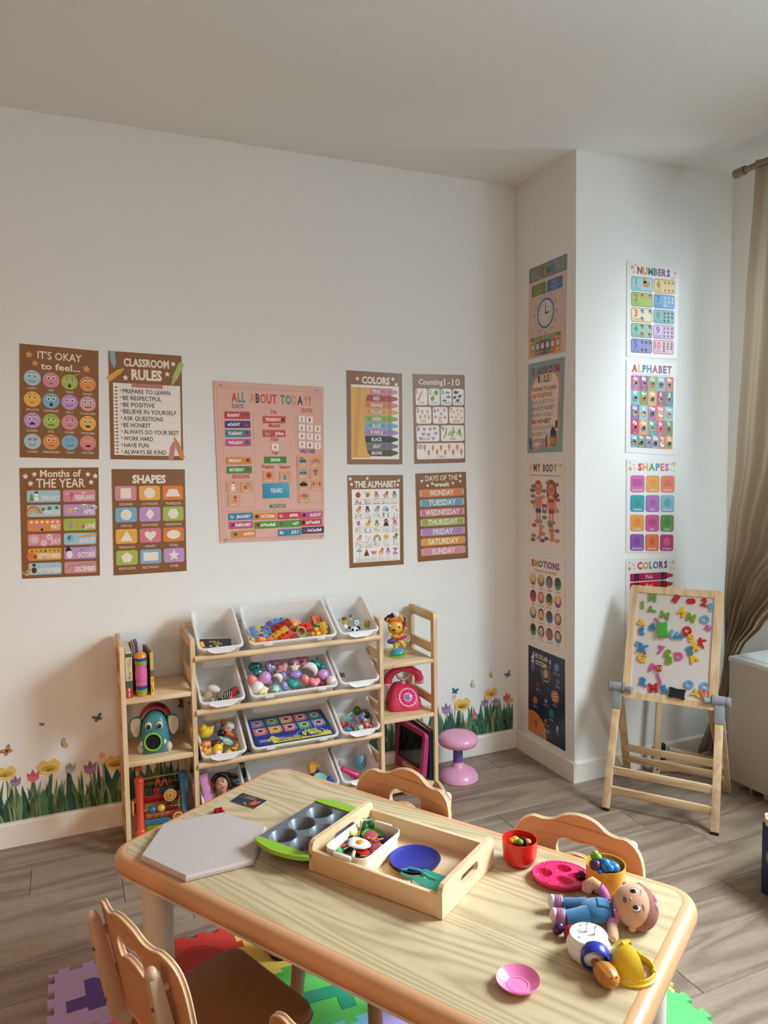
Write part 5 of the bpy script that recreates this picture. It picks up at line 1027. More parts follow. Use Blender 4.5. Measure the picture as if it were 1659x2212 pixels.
pastel('egg', 'dark rosy filler at right front of pastel bin', '#b8606e', (-1.0736, -0.2150, 0.5236), .0170)
pastel('egg', 'beige filler under the cream star', '#b8a28a', (-1.2093, -0.1900, 0.5573), .0220)
pastel('egg', 'grey-mauve filler low between lilac ball and white moon', '#9a7f8c', (-1.2946, -0.2050, 0.5557), .0240)
pastel('egg', 'pink filler at back left of pastel bin', '#a87884', (-1.2539, -0.1400, 0.6118), .0260)
# ---- top left small bin
GA = 'toys in the small left bins'
cb = Art(100, 42); cb.rect(0, 0, 100, 42, '#2e2b2d'); cb.up()
cb.text('STIR &', 46, 17, 7, '#c9b45a', w=34, bold=.03); cb.text('SORT', 58, 27, 7, '#c9b45a', w=28, bold=.03); cb.el(34, 32, 6, 2.6, '#e3c8c0'); cb.el(54, 33, 6, 2.6, '#e3c8c0'); cb.rect(8, 12, 16, 14, '#a84a5a')
for k in range(12): cb.line([(R.uniform(4, 80), y_ := R.uniform(5, 38)), (R.uniform(60, 96), y_ + R.uniform(-3, 3))], .5, '#5a5658')
t = thing('card_box', 'black card box lettered STIR & SORT in the top left bin', 'box', at((-1.4999, -0.2150, 0.7354), 38, 4, -6), GA)
part('lid', B().box((0, 0, -.004), (.118, .046, .010), bev=.001), mat('black_card', '#2a2729', .5), t)
me = cb.mesh('print', lambda x, y: ((x - 50) * .00114, (21 - y) * .00105), .0001); me.transform(M.Translation((0, 0, .0013))); me.materials.append(PRINT); link('print', me, t)
for lab, c, p, s, rt_ in (('yellow curved toy left of the black box in top left bin', '#d9a52c', (-1.5571, -0.2350, 0.7370), (.012, .010, .018), (0, -20, 0)), ('red bit under the black box in top left bin', '#a8302a', (-1.5478, -0.2450, 0.7296), (.010, .008, .006), (0, 0, 0)), ('pale yellow knob under the black box', '#c9b85a', (-1.5085, -0.2550, 0.7223), (.012, .006, .005), (0, 0, 0))):
    b = B(); b.box((0, 0, 0), (s[0] * 2, s[1] * 2, s[2] * 2), bev=min(s) * .9, seg=3); single('plastic_toy', lab, 'toy', b, pl(c), p, rt_, GA)
# ---- second left bin
t = thing('plush_puppy', 'small beige plush animal with floppy ears in the second left bin', 'plush toy', at((-1.5306, -0.2200, 0.5319), 0, 20, 0), GA)
PL1, PL2 = mat('beige_plush', '#a8937c', .95, bump=.5, bscale=700, var=.1), mat('cream_plush', '#d0c8b8', .95, bump=.5, bscale=700, var=.06)
part('body', B().sph((-.012, 0, .004), (.017, .015, .024), rotm(0, 25, 0)), PL1, t); part('head', B().sph((.006, .004, .034), (.026, .018, .015)), PL2, t, 'cream head')
part('ear', B().sph((.036, -.002, .016), (.012, .007, .016), rotm(0, 35, 0)), mat('brown_plush', '#8a6a50', .95, bump=.5, bscale=700), t); part('ear', B().sph((-.038, 0, .006), (.012, .007, .013)), mat('brown_plush', '#8a6a50', .95, bump=.5, bscale=700), t)
part('arm', B().sph((.010, -.010, -.012), (.010, .009, .016)), PL1, t); part('leg', B().sph((-.030, -.008, -.010), (.013, .011, .011)), PL1, t)
t = thing('ladybug_roller', 'toy with two coral wheels and black striped back in the second left bin', 'toy', at((-1.4578, -0.2150, 0.5289), 0, -22, 0), GA)
STR = Art(100, 50); STR.rect(0, 0, 100, 50, '#1e2422'); STR.up(); [STR.poly([(8 + 12 * k, 50), (10.5 + 12 * k, 50), (30 + 12 * k, 0), (27 + 12 * k, 0)], '#dfe6dc') for k in range(6)]; STR.up(); STR.poly([(74, 0), (100, 0), (100, 50), (62, 50)], '#a82424')
part('body', B().box((0, .004, 0), (.084, .020, .030), bev=.006, seg=3), mat('black_fabric', '#1c201e', .8), t)
me = STR.mesh('striped_cloth', lambda x, y: ((x - 50) * .0008, (25 - y) * .00062), .0001); me.transform(M.Translation((0, -.0066, .002)) @ M.Rotation(pi / 2, 4, 'X')); me.materials.append(PRINT); link('striped_cloth', me, t)
for dx, dz in ((-.024, -.014), (.000, -.008)):
    w_ = part('wheel', B().sph((dx * 1.0, -.020, dz), (.0105, .008, .0095)), pl('#e0505c'), t, 'coral wheel'); part('hub', B().sph((dx, -.0275, dz), (.0036, .0015, .0034), seg=10, rings=6), pl('#2a2430'), w_)
# ---- duck bin (third left)
def duck(lab, p, s, rz, col='#e6bd2c', eyes=True, rx=0, ry=0):
    t = thing('rubber_duck', lab, 'rubber duck', at(p, rx, ry, rz), 'bath toys in the third left bin'); m_ = mat('duck_rubber', col, .38, var=.02)
    b = B(); b.sph((.15 * s, 0, -.1 * s), (.95 * s, .75 * s, .72 * s), rotm(0, -14, 0), 20, 12); b.sph((-.38 * s, 0, .62 * s), .52 * s, None, 18, 12); b.sph((.95 * s, 0, .28 * s), (.4 * s, .38 * s, .3 * s), rotm(0, -40, 0)); part('body', b, m_, t)
    for sy in (-1, 1):
        part('wing', B().sph((.35 * s, sy * .62 * s, .05 * s), (.5 * s, .18 * s, .32 * s), rotm(0, -18, 0)), m_, t)
        if eyes: part('eye', B().sph((-.62 * s, sy * .34 * s, .76 * s), (.06 * s, .05 * s, .08 * s), seg=8, rings=6), pl('#1a1818'), t)
    part('bill', B().sph((-.92 * s, 0, .50 * s), (.26 * s, .3 * s, .12 * s)).sph((-.90 * s, 0, .42 * s), (.2 * s, .24 * s, .08 * s)), pl('#d9622c'), t, 'orange bill')
duck('large yellow rubber duck at left of the bath toy bin', (-1.5432, -0.1850, 0.3878), .0285, 25)
duck('small orange rubber duck at left front of the bath toy bin', (-1.5528, -0.2480, 0.3327), .0165, 20, '#e9a422')
duck('small orange rubber duck at right of the bath toy bin', (-1.4376, -0.2250, 0.3176), .0150, 200, '#e6982a')
duck('small yellow rubber duck lying at front of the bath toy bin', (-1.4740, -0.2520, 0.3155), .0150, 10, '#edb02a', False, 90)
t = thing('clown_fish', 'orange and white striped fish toy behind the small orange duck', 'bath toy', at((-1.5505, -0.2250, 0.3518), 0, 0, 15), 'bath toys in the third left bin')
part('body', B().sph((0, 0, 0), (.022, .012, .014)), pl('#e07a2c'), t)
for dx in (-.004, .011): part('stripe', B().tube([(dx, .0122 * cos(q) * sqrt(1 - (dx / .022) ** 2) + 0, .0142 * sin(q) * sqrt(1 - (dx / .022) ** 2)) for q in [2 * pi * k / 16 for k in range(16)]], .0012, 6, closed=True), pl('#efe8e0'), t, 'white stripe')
t = thing('yellow_bath_cat', 'yellow spotted bath animal with white muzzle in front of the bath toy bin', 'bath toy', at((-1.5104, -0.2450, 0.3340), 0, 10, 0), 'bath toys in the third left bin')
part('body', B().sph((0, 0, 0), (.020, .016, .022)).sph((.013, 0, .018), (.006, .005, .008)), mat('duck_rubber', '#e6c02c', .38, var=.02), t); part('muzzle', B().sph((.001, -.012, -.010), (.013, .009, .011)), pl('#e8d9d0'), t, 'white muzzle'); part('eye', B().sph((.012, -.013, .004), .0016, seg=8, rings=6), pl('#1a1818'), t)
t = thing('shrimp_toy', 'orange lobster bath toy on right wall of the bath toy bin', 'bath toy', at((-1.4382, -0.1700, 0.3470), 0, 38, 0), 'bath toys in the third left bin')
b = B(); [b.sph((-.024 + .008 * k, 0, .002 * sin(k)), (.008, .008 - .0006 * k, .0095 - .0006 * k)) for k in range(7)]; part('body', b, pl('#db6328'), t); part('claw', B().sph((-.036, -.004, .008), (.009, .005, .006)).sph((-.034, .006, -.004), (.009, .005, .006)), pl('#e36c30'), t); part('tail', B().sph((.032, 0, 0), (.009, .012, .004)), pl('#d9582a'), t)
t = thing('blue_bath_whale', 'light blue sea animal toy in middle of the bath toy bin', 'bath toy', at((-1.4685, -0.2050, 0.3457), 0, 30, 0), 'bath toys in the third left bin')
part('body', B().sph((0, 0, 0), (.030, .013, .012)).sph((-.026, 0, .003), (.010, .008, .006)), pl('#7fb4b4'), t); part('belly', B().sph((.001, -.002, -.006), (.024, .012, .008)), pl('#b5b886'), t); part('teeth', B().box((-.012, -.0125, .002), (.012, .003, .004), bev=.001), pl('#f0e6d8'), t)
t = thing('white_bath_cup', 'white bath cup with sleepy eyes at back of the bath toy bin', 'bath toy', at((-1.4464, -0.1500, 0.3806), 20, 30, 10), 'bath toys in the third left bin')
part('body', B().box((0, 0, 0), (.036, .030, .036), bev=.009, seg=4), pl('#d9d4ce'), t)
for dx in (-.008, .012): part('eye', B().sph((dx, -.0150, .002), (.0034, .0012, .003), seg=10, rings=6), pl('#1c1a1e'), t)
for lab, c, p, s in (('black piece under the white bath cup', '#17151a', (-1.4814, -0.1750, 0.3676), (.016, .012, .014)), ('orange piece at the back of the bath toy bin', '#cf8a26', (-1.4565, -0.1100, 0.3844), (.022, .010, .014)), ('grey-purple filler at middle of the bath toy bin', '#8a7f92', (-1.4904, -0.1300, 0.3810), (.020, .010, .022)), ('dark filler low in the bath toy bin', '#3a2c30', (-1.5123, -0.2150, 0.3483), (.026, .012, .012)), ('olive bead by small duck in the bath toy bin', '#8f8446', (-1.4682, -0.2400, 0.3233), (.008, .007, .006))):
    single('bath_toy', lab, 'bath toy', B().sph((0, 0, 0), s), pl(c), p, (0, 0, 0), 'bath toys in the third left bin')
# ---- bottom left bin: doll and pink case
t = thing('doll', 'doll head with dark curly hair looking up from the bottom left bin', 'doll', at((-1.4936, -0.2000, 0.1777), -28, -14, 0), GA)
SKN = mat('doll_skin', '#c98f74', .5, sss=.1)
b = B(); n = 22
prof = []
for i in range(13):
    f_ = i / 12; z = -.034 + .066 * f_
    wx = .0255 * (sin(pi * min(1, f_ * 1.0)) ** .55 if f_ > .35 else (.30 + .70 * (f_ / .35) ** .8) * sin(pi * .35) ** .55); prof.append((max(wx, .004), z))
b.loft([[(r * cos(2 * pi * k / n), r * .86 * sin(2 * pi * k / n) + (-.002 if z < -.01 else 0), z) for k in range(n)] for r, z in prof]); b.sph((0, -.0225, -.006), (.0034, .0040, .0046), seg=10, rings=8)
b.sph((-.0265, .002, -.010), (.003, .004, .006), seg=8, rings=6).sph((.0265, .002, -.010), (.003, .004, .006), seg=8, rings=6); b.cyl((0, .002, -.030), (0, .004, -.052), .010, .010, 12)
fh = part('head', b, SKN, t, smooth=70)
for sx in (-1, 1):
    e = part('eye', B().sph((sx * .0105, -.0205, .0025), (.0058, .0022, .0044), rotm(0, 0, sx * 20)), pl('#efe9e4', .2), t)
    part('iris', B().sph((sx * .0100, -.0224, .0022), (.0034, .0012, .0036), rotm(0, 0, sx * 20), 12, 8), pl('#2a1712', .15), e)
    part('lash', B().tube([(sx * .0045, -.0232, .0055), (sx * .0100, -.0232, .0080), (sx * .0165, -.0185, .0062)], .0008, 5), pl('#170f0f'), e)
    part('eyebrow', B().tube([(sx * .0045, -.0222, .0130), (sx * .0105, -.0215, .0158), (sx * .0172, -.0165, .0130)], .0009, 5), pl('#3a2018'), t)
part('lips', B().sph((0, -.0205, -.0165), (.0072, .0024, .0016)).sph((0, -.0202, -.0188), (.0056, .0024, .0018)), pl('#a8484c'), t, 'rose lips')
hb = B(); hb.sph((0, .010, .008), (.032, .026, .036), None, 20, 14)
for k in range(46):
    a0 = R.uniform(0, 2 * pi); ln = R.uniform(.03, .07); sx = 1 if R.random() < .8 else -1; x0 = sx * R.uniform(.014, .034); z0 = R.uniform(-.02, .036); y0 = R.uniform(.0, .016)
    hb.tube([(x0 + sx * ln * q / 8 * .7 + .004 * cos(a0 + q * 1.5), y0 + .004 * sin(a0 + q * 1.5), z0 - ln * .55 * (q / 8) + .003 * sin(a0 + q * 1.5)) for q in range(9)], .0026, 5)
for sx in (-1, 1): hb.tube([(sx * .006, -.012, .036), (sx * .020, -.012, .030), (sx * .029, -.006, .012), (sx * .031, 0, -.012), (sx * .030, .004, -.040)], [.006, .008, .007, .006, .005], 7)
part('hair', hb, mat('doll_hair', '#1a0f0d', .45, bump=.6, bscale=300), t, 'dark curly hair', 60)
t = thing('pink_case', 'pink toy bag with chain strap at left in the bottom left bin', 'toy bag', at((-1.5526, -0.2150, 0.1785), -12, -10, 0), GA)
part('body', B().box((0, 0, 0), (.034, .018, .110), bev=.003), pl('#d58fc4', .4), t)
for k in range(16): part('chain_link', B().tube([(.020 + .0030 * sin(k * 1.1) + .0032 * cos(q) * (1 if k % 2 else .35), -.013 + (0 if k % 2 else .003 * cos(q)), .046 - .0062 * k + .0045 * sin(q)) for q in [2 * pi * j / 8 for j in range(8)]], .0011, 5, closed=True), mat('copper_chain', '#a8583a', .4, metal=.6), t)
# ---- top right small bin
GB_ = 'toys in the small right bins'
def confetti(t, c, r):
    a = Art(100, 100)
    rr = random.Random(int(c[0] * 1e4) % 97)
    for _ in range(0): pass
PAN = thing('panda_toy', 'black and white panda face toy in front of the top right bin', 'toy', at((-0.9388, -0.2250, 0.7320), 0, 0, 0), GB_)
part('head', B().sph((0, 0, 0), (.021, .014, .013)), mat('white_fabric', '#d9d9dc', .8), PAN)
for dx, dz in ((-.008, .003), (.009, -.001)): part('eye_patch', B().sph((dx, -.011, dz), (.0055, .0040, .0060)), mat('black_fabric', '#141216', .8), PAN)
part('ear', B().sph((-.018, 0, .010), (.005, .004, .005)).sph((.020, 0, .006), (.010, .006, .007)), mat('black_fabric', '#141216', .8), PAN)
for lab, p, cap, sc in (('olive rattle drum with dark red cap at left of the top right bin', (-0.9668, -0.1900, 0.7650), '#8a1c20', 1), ('olive rattle drum with amber cap at right of the top right bin', (-0.8673, -0.1900, 0.7407), '#d08a1c', 1)):
    t = thing('rattle_drum', lab, 'rattle', at(p, 10, 0, 0), GB_)
    part('drum', B().lathe([(.0001, -.013), (.0085, -.013), (.0105, -.008), (.0115, .003), (.0112, .008), (.0001, .008)], seg=20), pl('#a8b52c'), t); part('cap', B().lathe([(.0001, .0078), (.0108, .0078), (.0108, .0120), (.0085, .0150), (.0001, .0155)], seg=20), pl(cap), t)
    bl = part('ball', B().sph((.000 if cap == '#8a1c20' else .003, -.010, -.022 if cap == '#8a1c20' else -.020), (.0115, .010, .011)), mat('speckled_cloth', '#eee8dc', .8), t, 'ball with coloured confetti dots')
    for k in range(26):
        th, ph = R.uniform(0, 2 * pi), R.uniform(-1.2, 1.2); n_ = V((cos(th) * cos(ph), sin(th) * cos(ph), sin(ph))); c0 = V((.000 if cap == '#8a1c20' else .003, -.010, -.022 if cap == '#8a1c20' else -.020))
        part('dot', B().sph(c0 + V((n_.x * .0115, n_.y * .010, n_.z * .011)), .0011, seg=6, rings=4), pl(R.choice(['#c9403c', '#5fa04a', '#e0a83c', '#3f7f8a', '#b53a5a'])), bl)
t = thing('light_blue_square_rattle', 'light blue rounded square toy with dark picture in the top right bin', 'rattle', at((-0.9145, -0.1950, 0.7543), 80, 0, 0), GB_)
part('shell', B().plate(rrect(.0190 * 2 * .52 + .0, .021, .006), [], -.004, .004), pl('#8fd0e0'), t); part('face', B().plate(rrect(.013, .014, .004), [], .004, .0048), pl('#cfe6ee'), t); part('picture', B().plate([(.003 * cos(q), .0045 * sin(q)) for q in [2 * pi * k / 12 for k in range(12)]], [], .0048, .0053), pl('#26222a'), t)
for lab, c, p, s in (('yellow-green connector between the rattles', '#a8b52c', (-0.9417, -0.1950, 0.7609), (.004, .004, .004)), ('yellow-green connector right of light blue square', '#b8c43c', (-0.8885, -0.1950, 0.7484), (.005, .004, .004)), ('pale pink bit at back of the top right bin', '#e3b8c0', (-0.9331, -0.1800, 0.7675), (.005, .004, .004)), ('rosy bit at left edge of the top right bin', '#c9909c', (-0.9861, -0.1800, 0.7676), (.004, .004, .006)), ('grey-brown plush piece low in the top right bin', '#8f8a78', (-0.9078, -0.2150, 0.7254), (.010, .008, .008))):
    single('toy_part', lab, 'toy', B().sph((0, 0, 0), s, seg=12, rings=8), pl(c), p, (0, 0, 0), GB_)
b = B(); b.tube([(-.006, 0, .006), (0, 0, 0), (.006, 0, .012)], .0014, 6); b.tube([(-.008, 0, .007), (.004, 0, .0)], .0018, 6); single('black_ribbon', 'black ribbon bow sticking up in the top right bin', 'ribbon', b, mat('black_fabric', '#141216', .8), (-0.9319, -0.1700, 0.7745), (0, 0, 0), GB_)
# ---- second right bin: one card
t = thing('dark_card', 'small dark card with dots in the second right bin', 'card', at((-0.9965, -0.2150, 0.5474), 40, 4, -4), GB_)
a = Art(100, 60); a.rect(0, 0, 100, 60, '#1e1a18'); a.up(); [a.el(20 + 30 * (k % 3), 18 + 24 * (k // 3), 7, None, ['#c9b88a', '#8a9a5a', '#c97a5a'][k % 3], 10) for k in range(6)]
me = a.mesh('print', lambda x, y: ((x - 50) * .00034, (30 - y) * .00034), .0001); me.transform(M.Translation((0, 0, .0006))); me.materials.append(PRINT); link('print', me, t); part('card_body', B().box((0, 0, 0), (.034, .0205, .001)), mat('black_card', '#2a2729', .5), t)
# ---- third right bin
def simple(name, lab, cat, c, p, s, rot=(0, 0, 0), g=GB_, rough=.32): return single(name, lab, cat, B().sph((0, 0, 0), s, seg=18, rings=12), pl(c, rough), p, rot, g)
simple('green_maraca', 'large dark green ball at back of the third right bin', 'toy', '#4a6b2c', (-0.9015, -0.1500, 0.3633), (.0185, .0170, .0200))
simple('green_maraca', 'second green ball behind the bead toy in the third right bin', 'toy', '#557a33', (-0.8752, -0.1650, 0.3587), (.0160, .013, .0120))
simple('green_leaf_toy', 'dark green leaf-like piece at right back of the third right bin', 'toy', '#2c4420', (-0.8674, -0.1800, 0.3475), (.0130, .010, .0140))
for lab, c, p, r in (('purple ball of the bead toy, left', '#94589a', (-0.9301, -0.2050, 0.3487), .0100), ('violet ball of the bead toy, upper', '#b47ac4', (-0.8934, -0.2000, 0.3612), .0092), ('blue ball of the bead toy, middle', '#5a8acc', (-0.9058, -0.2100, 0.3538), .0098), ('blue ball of the bead toy, right', '#4a7aa8', (-0.8588, -0.2000, 0.3446), .0098), ('pink ball at front of the bead toy', '#eb9a8c', (-0.8929, -0.2350, 0.3284), .0096), ('coral ball in right corner of the third right bin', '#d9705c', (-0.8516, -0.2150, 0.3126), .0105)):
    t = thing('bead_ball', lab + ' in the third right bin' if 'bin' not in lab else lab, 'toy bead', at(p), GB_); part('ball', B().sph((0, 0, 0), r, seg=16, rings=12), pl(c), t); part('stem', B().cyl((0, 0, -r * .8), (0, .003, -r * 2.2), .0028, seg=8), pl(c), t)
t = thing('teal_teether', 'teal winged teether with yellow rim at left of the third right bin', 'teether', at((-0.9641, -0.1900, 0.3538), 80, 0, 0), GB_)
part('body', B().plate(smoothpoly([(-.026, .004), (-.018, .013), (-.008, .008), (.004, .010), (.016, .006), (.024, -.012), (.020, -.018), (.010, -.006), (-.006, -.002), (-.020, -.007)], 4), [], -.004, .004), pl('#4aa8a8'), t)
part('rim', B().tube([(-.019 + .0065 * cos(q), .0035 + .0095 * sin(q), .0045) for q in [2 * pi * k / 14 for k in range(14)]], .0010, 5, closed=True), pl('#d0a83c'), t); part('pad', B().sph((-.019, .0035, .004), (.005, .008, .0015)), pl('#8a8a78'), t)
for lab, c, p, s, rt_ in (('red and black striped cloth at left of the third right bin', '#b8282c', (-0.9972, -0.2350, 0.3437), (.012, .006, .014), (0, -30, 0)), ('dark red pad beside striped cloth in third right bin', '#5a1c20', (-0.9815, -0.2250, 0.3418), (.012, .007, .010), (0, 0, 0)), ('blue round piece at front left of the third right bin', '#2f7fbf', (-0.9824, -0.2520, 0.3296), (.0150, .008, .0075), (0, 0, 0)), ('red piece in the middle of the third right bin', '#b8303a', (-0.9570, -0.2350, 0.3321), (.009, .006, .009), (0, 0, 0)), ('orange grip under the pink ball in third right bin', '#e0552c', (-0.8998, -0.2280, 0.3220), (.010, .006, .009), (0, 0, 0)), ('orange piece in right front of the third right bin', '#d9622c', (-0.8751, -0.2350, 0.3177), (.009, .006, .009), (0, 0, 0)), ('dark red cup behind the cow teether', '#8a1a24', (-0.9006, -0.2100, 0.3359), (.011, .007, .007), (0, 0, 0)), ('olive filler low in the third right bin', '#4a4f34', (-0.9456, -0.2400, 0.3190), (.014, .006, .007), (0, 0, 0)), ('orange arc at right of the third right bin', '#c9882c', (-0.8612, -0.2050, 0.3267), (.005, .004, .012), (0, 0, 0)), ('mauve cup shape in the third right bin', '#b59a96', (-0.8915, -0.2150, 0.3400), (.012, .006, .010), (0, 30, 0))):
    simple('baby_toy', lab, 'toy', c, p, s, rt_)
t = thing('cow_teether', 'pale round face teether with teal handle in front of the third right bin', 'teether', at((-0.9216, -0.2450, 0.3246), 75, 0, 0), GB_)
part('face', B().lathe([(.0001, -.003), (.0100, -.003), (.0112, 0), (.0100, .003), (.0001, .0034)], seg=20), pl('#d8cdb8'), t); part('handle', B().tube([(-.019 + .010 * cos(q), .003 + .006 * sin(q) + .006 * cos(q), 0) for q in [2 * pi * k / 12 for k in range(12)]], .0020, 6, closed=True), pl('#5fa0a8'), t)
part('smile', B().tube([(-.003, -.004, .0036), (0, -.006, .0036), (.003, -.004, .0036)], .0005, 4), pl('#4a3a34'), t); part('eye', B().sph((0, .002, .0036), .0011, seg=8, rings=5), pl('#2a2428'), t)
b = B(); [b.box((-.010 + .005 * k, 0, 0), (.0024, .006, .006)) for k in range(5)]; single('striped_tag', 'black and white striped tag on the teal teether', 'tag', b, pl('#e6e0da'), (-0.9496, -0.1850, 0.3670), (0, -20, 0), GB_)
# ---- bottom right bin
t = thing('blue_cube_toy', 'light blue soft cube with face in the bottom right bin', 'toy cube', at((-0.8853, -0.1350, 0.1306), -10, 0, 28), GB_)
part('cube', B().box((0, 0, 0), (.040, .036, .054), bev=.010, seg=4), pl('#6fb4d0', .5), t)
for dx in (-.007, .006): part('eye', B().sph((dx - .004, -.0185, -.002 + dx * .5), (.0026, .0012, .0042), seg=8, rings=6), pl('#1a1a20'), t)
for dx in (-.008, .006): part('bump', B().sph((dx, -.0165, .019), (.004, .003, .003)), pl('#6fb4d0', .5), t)
t = thing('toy_trumpet', 'hot pink plastic toy trumpet in the bottom right bin', 'toy instrument', at((-0.9570, -0.1950, 0.1217), 0, 122, 0), GB_)
part('barrel', B().lathe([(.0001, -.040), (.010, -.040), (.011, -.020), (.012, .010), (.016, .030), (.018, .036), (.0001, .036)], seg=20), pl('#d02f6c'), t)
for k in range(4): part('ring', B().lathe([(.0122 + .0007 * k, .012 + .006 * k), (.0150 + .0006 * k, .0135 + .006 * k), (.0122 + .0007 * k, .015 + .006 * k)], seg=20, wrap=True, caps=(0, 0)), pl('#dc3c78'), t)
simple('rosy_toy', 'pale rosy toy piece behind the toy trumpet', 'toy', '#c98a9c', (-0.9840, -0.1650, 0.1537), (.011, .009, .014)); simple('wheel_toy', 'dark wheel toy top peeping behind the chair in bottom right bin', 'toy', '#3a3f44', (-0.8474, -0.1750, 0.1205), (.010, .006, .006))
# ---- bottom wide bin
GC = 'toys in the bottom wide bin'
t = thing('toy_hand', 'yellow plastic toy hand rake in the bottom wide bin', 'toy', at((-1.1059, -0.1500, 0.1509), 70, 0, 20), GC)
b = B(); b.plate(smoothpoly([(-.012, -.026), (-.016, 0), (-.010, .020), (.010, .022), (.020, .004), (.012, -.012), (.004, -.030)], 5), [], -.006, .004); part('palm', b, pl('#cf9e1c'), t)
for k in range(4): part('finger', B().tube([(.000 + .006 * k, .018 - .006 * k, 0), (.012 + .006 * k, .020 - .007 * k, .003), (.020 + .004 * k, .014 - .008 * k, .000)], .0042, 8), pl('#cf9e1c'), t)
part('wrist', B().cyl((-.006, -.026, -.001), (-.022, -.050, -.002), .011, .014, 14), pl('#cf9e1c'), t)
for lab, c, p, s, rt_ in (('dark purple curved piece in the bottom wide bin', '#4a1c4a', (-1.0997, -0.1900, 0.1474), (.018, .005, .008), (0, -45, 0)), ('maroon wedge in the bottom wide bin', '#4a1c30', (-1.0831, -0.1900, 0.1301), (.012, .006, .005), (0, -15, 0)), ('dark red piece behind table edge in the bottom wide bin', '#4f2320', (-1.1223, -0.2000, 0.1414), (.020, .006, .008), (0, -20, 0))):
    simple('plastic_toy', lab, 'toy', c, p, s, rt_, GC)
t = thing('mint_plate', 'mint toy bowl at the table edge in the bottom wide bin', 'toy bowl', at((-1.0973, -0.2250, 0.1302), 20, 0, 0), GC); part('bowl', B().lathe([(.010, 0), (.026, .008), (.027, .009), (.024, .008), (.010, .0015)], seg=24, wrap=False), pl('#7fc4bc'), t)
single('blue_block', 'bright blue plain block at right front of the bottom wide bin', 'toy block', B().box((0, 0, 0), (.017, .013, .030), bev=.001), pl('#2350b8'), (-1.0576, -0.2350, 0.1232), (0, -28, 20), GC)
# ---- game board in third wide bin
a = Art(100, 62); a.rect(0, 0, 100, 62, '#2f3f86'); a.up()
brd = ['#8a90c4', '#3fa07a', '#dca850', '#d9707c', '#3f8a66', '#d9707c', '#dca850', '#dc7c84', '#4fb088', '#8a90c4']
for i in range(10):
    cx_, cy_ = 10.5 + 19.6 * (i % 5), 11 + 20 * (i // 5); a.L = 1; a.poly([(cx_ - 8.6, cy_ - 8.6), (cx_ + 8.6, cy_ - 8.6), (cx_ + 8.6, cy_ + 5), (cx_ + 4.8, cy_ + 5), (cx_ + 4.8, cy_ + 8.6), (cx_ - 8.6, cy_ + 8.6)], brd[i]); a.L = 2; a.el(cx_, cy_ - 1.4, 5.4, 5.2, '#ece0cc', 18); a.L = 3; a.el(cx_, cy_ - 1.4, 4, 3.6, ['#a8703c', '#a84a3c', '#9a4438', '#3f6a3a', '#a85a44', '#3f6a4a', '#b5804c', '#3a3a5a', '#b54a44', '#a8303c'][i], 14); a.el(cx_ + 1.4, cy_ - 2, 1.8, 1.4, ['#e0b05a', '#d9c0b0', '#c9705c', '#b5303a', '#d98a6a', '#a83a3a', '#e0a05a', '#c9c0a0', '#5fa04a', '#2a2a34'][i], 8); a.text(str(10 - i), cx_ + 6.8, cy_ + 8.2, 2.4, '#c9cfe8')
a.L = 1; a.rect(4, 50, 96, 58, '#8a86bc'); a.poly([(0, 56), (18, 56), (18, 62), (4, 62)], '#2f3f86'); a.L = 2; a.poly([(22, 56), (98, 53), (98, 62), (20, 62), (20, 50), (16, 56), (13, 56), (22, 44), (31, 54), (25, 54)], '#d9cf3c')
a.L = 3; a.el(72, 50, 19, 9.5, '#2f3f86', 28); a.L = 4
for k in range(24): a.el(72 + 18 * cos(k * pi / 12), 50 + 8.7 * sin(k * pi / 12), .8, None, '#e6e6d8', 6)
a.text('STIR &', 72, 46.4, 5, '#e0d84a', rot=180, w=22, bold=.05); a.text('SORT', 73, 40.4 + 1, 5, '#e0d84a', rot=180, w=17, bold=.05) if False else (a.text('STIR &', 73, 49.6, 5.4, '#e0d84a', rot=180, w=26, bold=.05), a.text('SORT', 73, 42.4 + .6, 4.6, '#e0d84a', rot=180, w=18, bold=.05))
a.text('Menu', 42, 50.6, 3.4, '#2a2f5a', rot=180, w=12, bold=.03); a.text('FOOD COURT', 42, 56.2, 3.6, '#26242a', rot=180, w=32, bold=.03)
t = thing('game_board', 'navy STIR & SORT food court game board lying in the third wide bin', 'game board', M.Translation((-1.205, -.2865 + .012, .733 - .410 + .004)) @ M.Rotation(TILT * .45, 4, 'X'), None)
GB2 = M.Translation((0, .095, .0))
me = a.mesh('print', lambda x, y: ((x - 50) * .0031, (31 - y) * .0029), .00012); me.transform(GB2 @ M.Translation((0, 0, .0022))); me.materials.append(PRINTG); link('print', me, t)
b = B(); b.T = GB2.copy(); b.plate(rrect(.318, .188, .010), [], -.0015, .002); part('board', b, mat('board_navy', '#26305f', .5), t)
t = thing('pink_toy_ring', 'hot pink toy cup cap on the game board', 'toy', at((-1.2230, -0.2000, 0.3298), 20, 0, 0)); part('cup', B().lathe([(.0001, 0), (.0100, 0), (.0112, .006), (.0100, .0085), (.0080, .006), (.0001, .005)], seg=18), pl('#dc2f8c'), t)
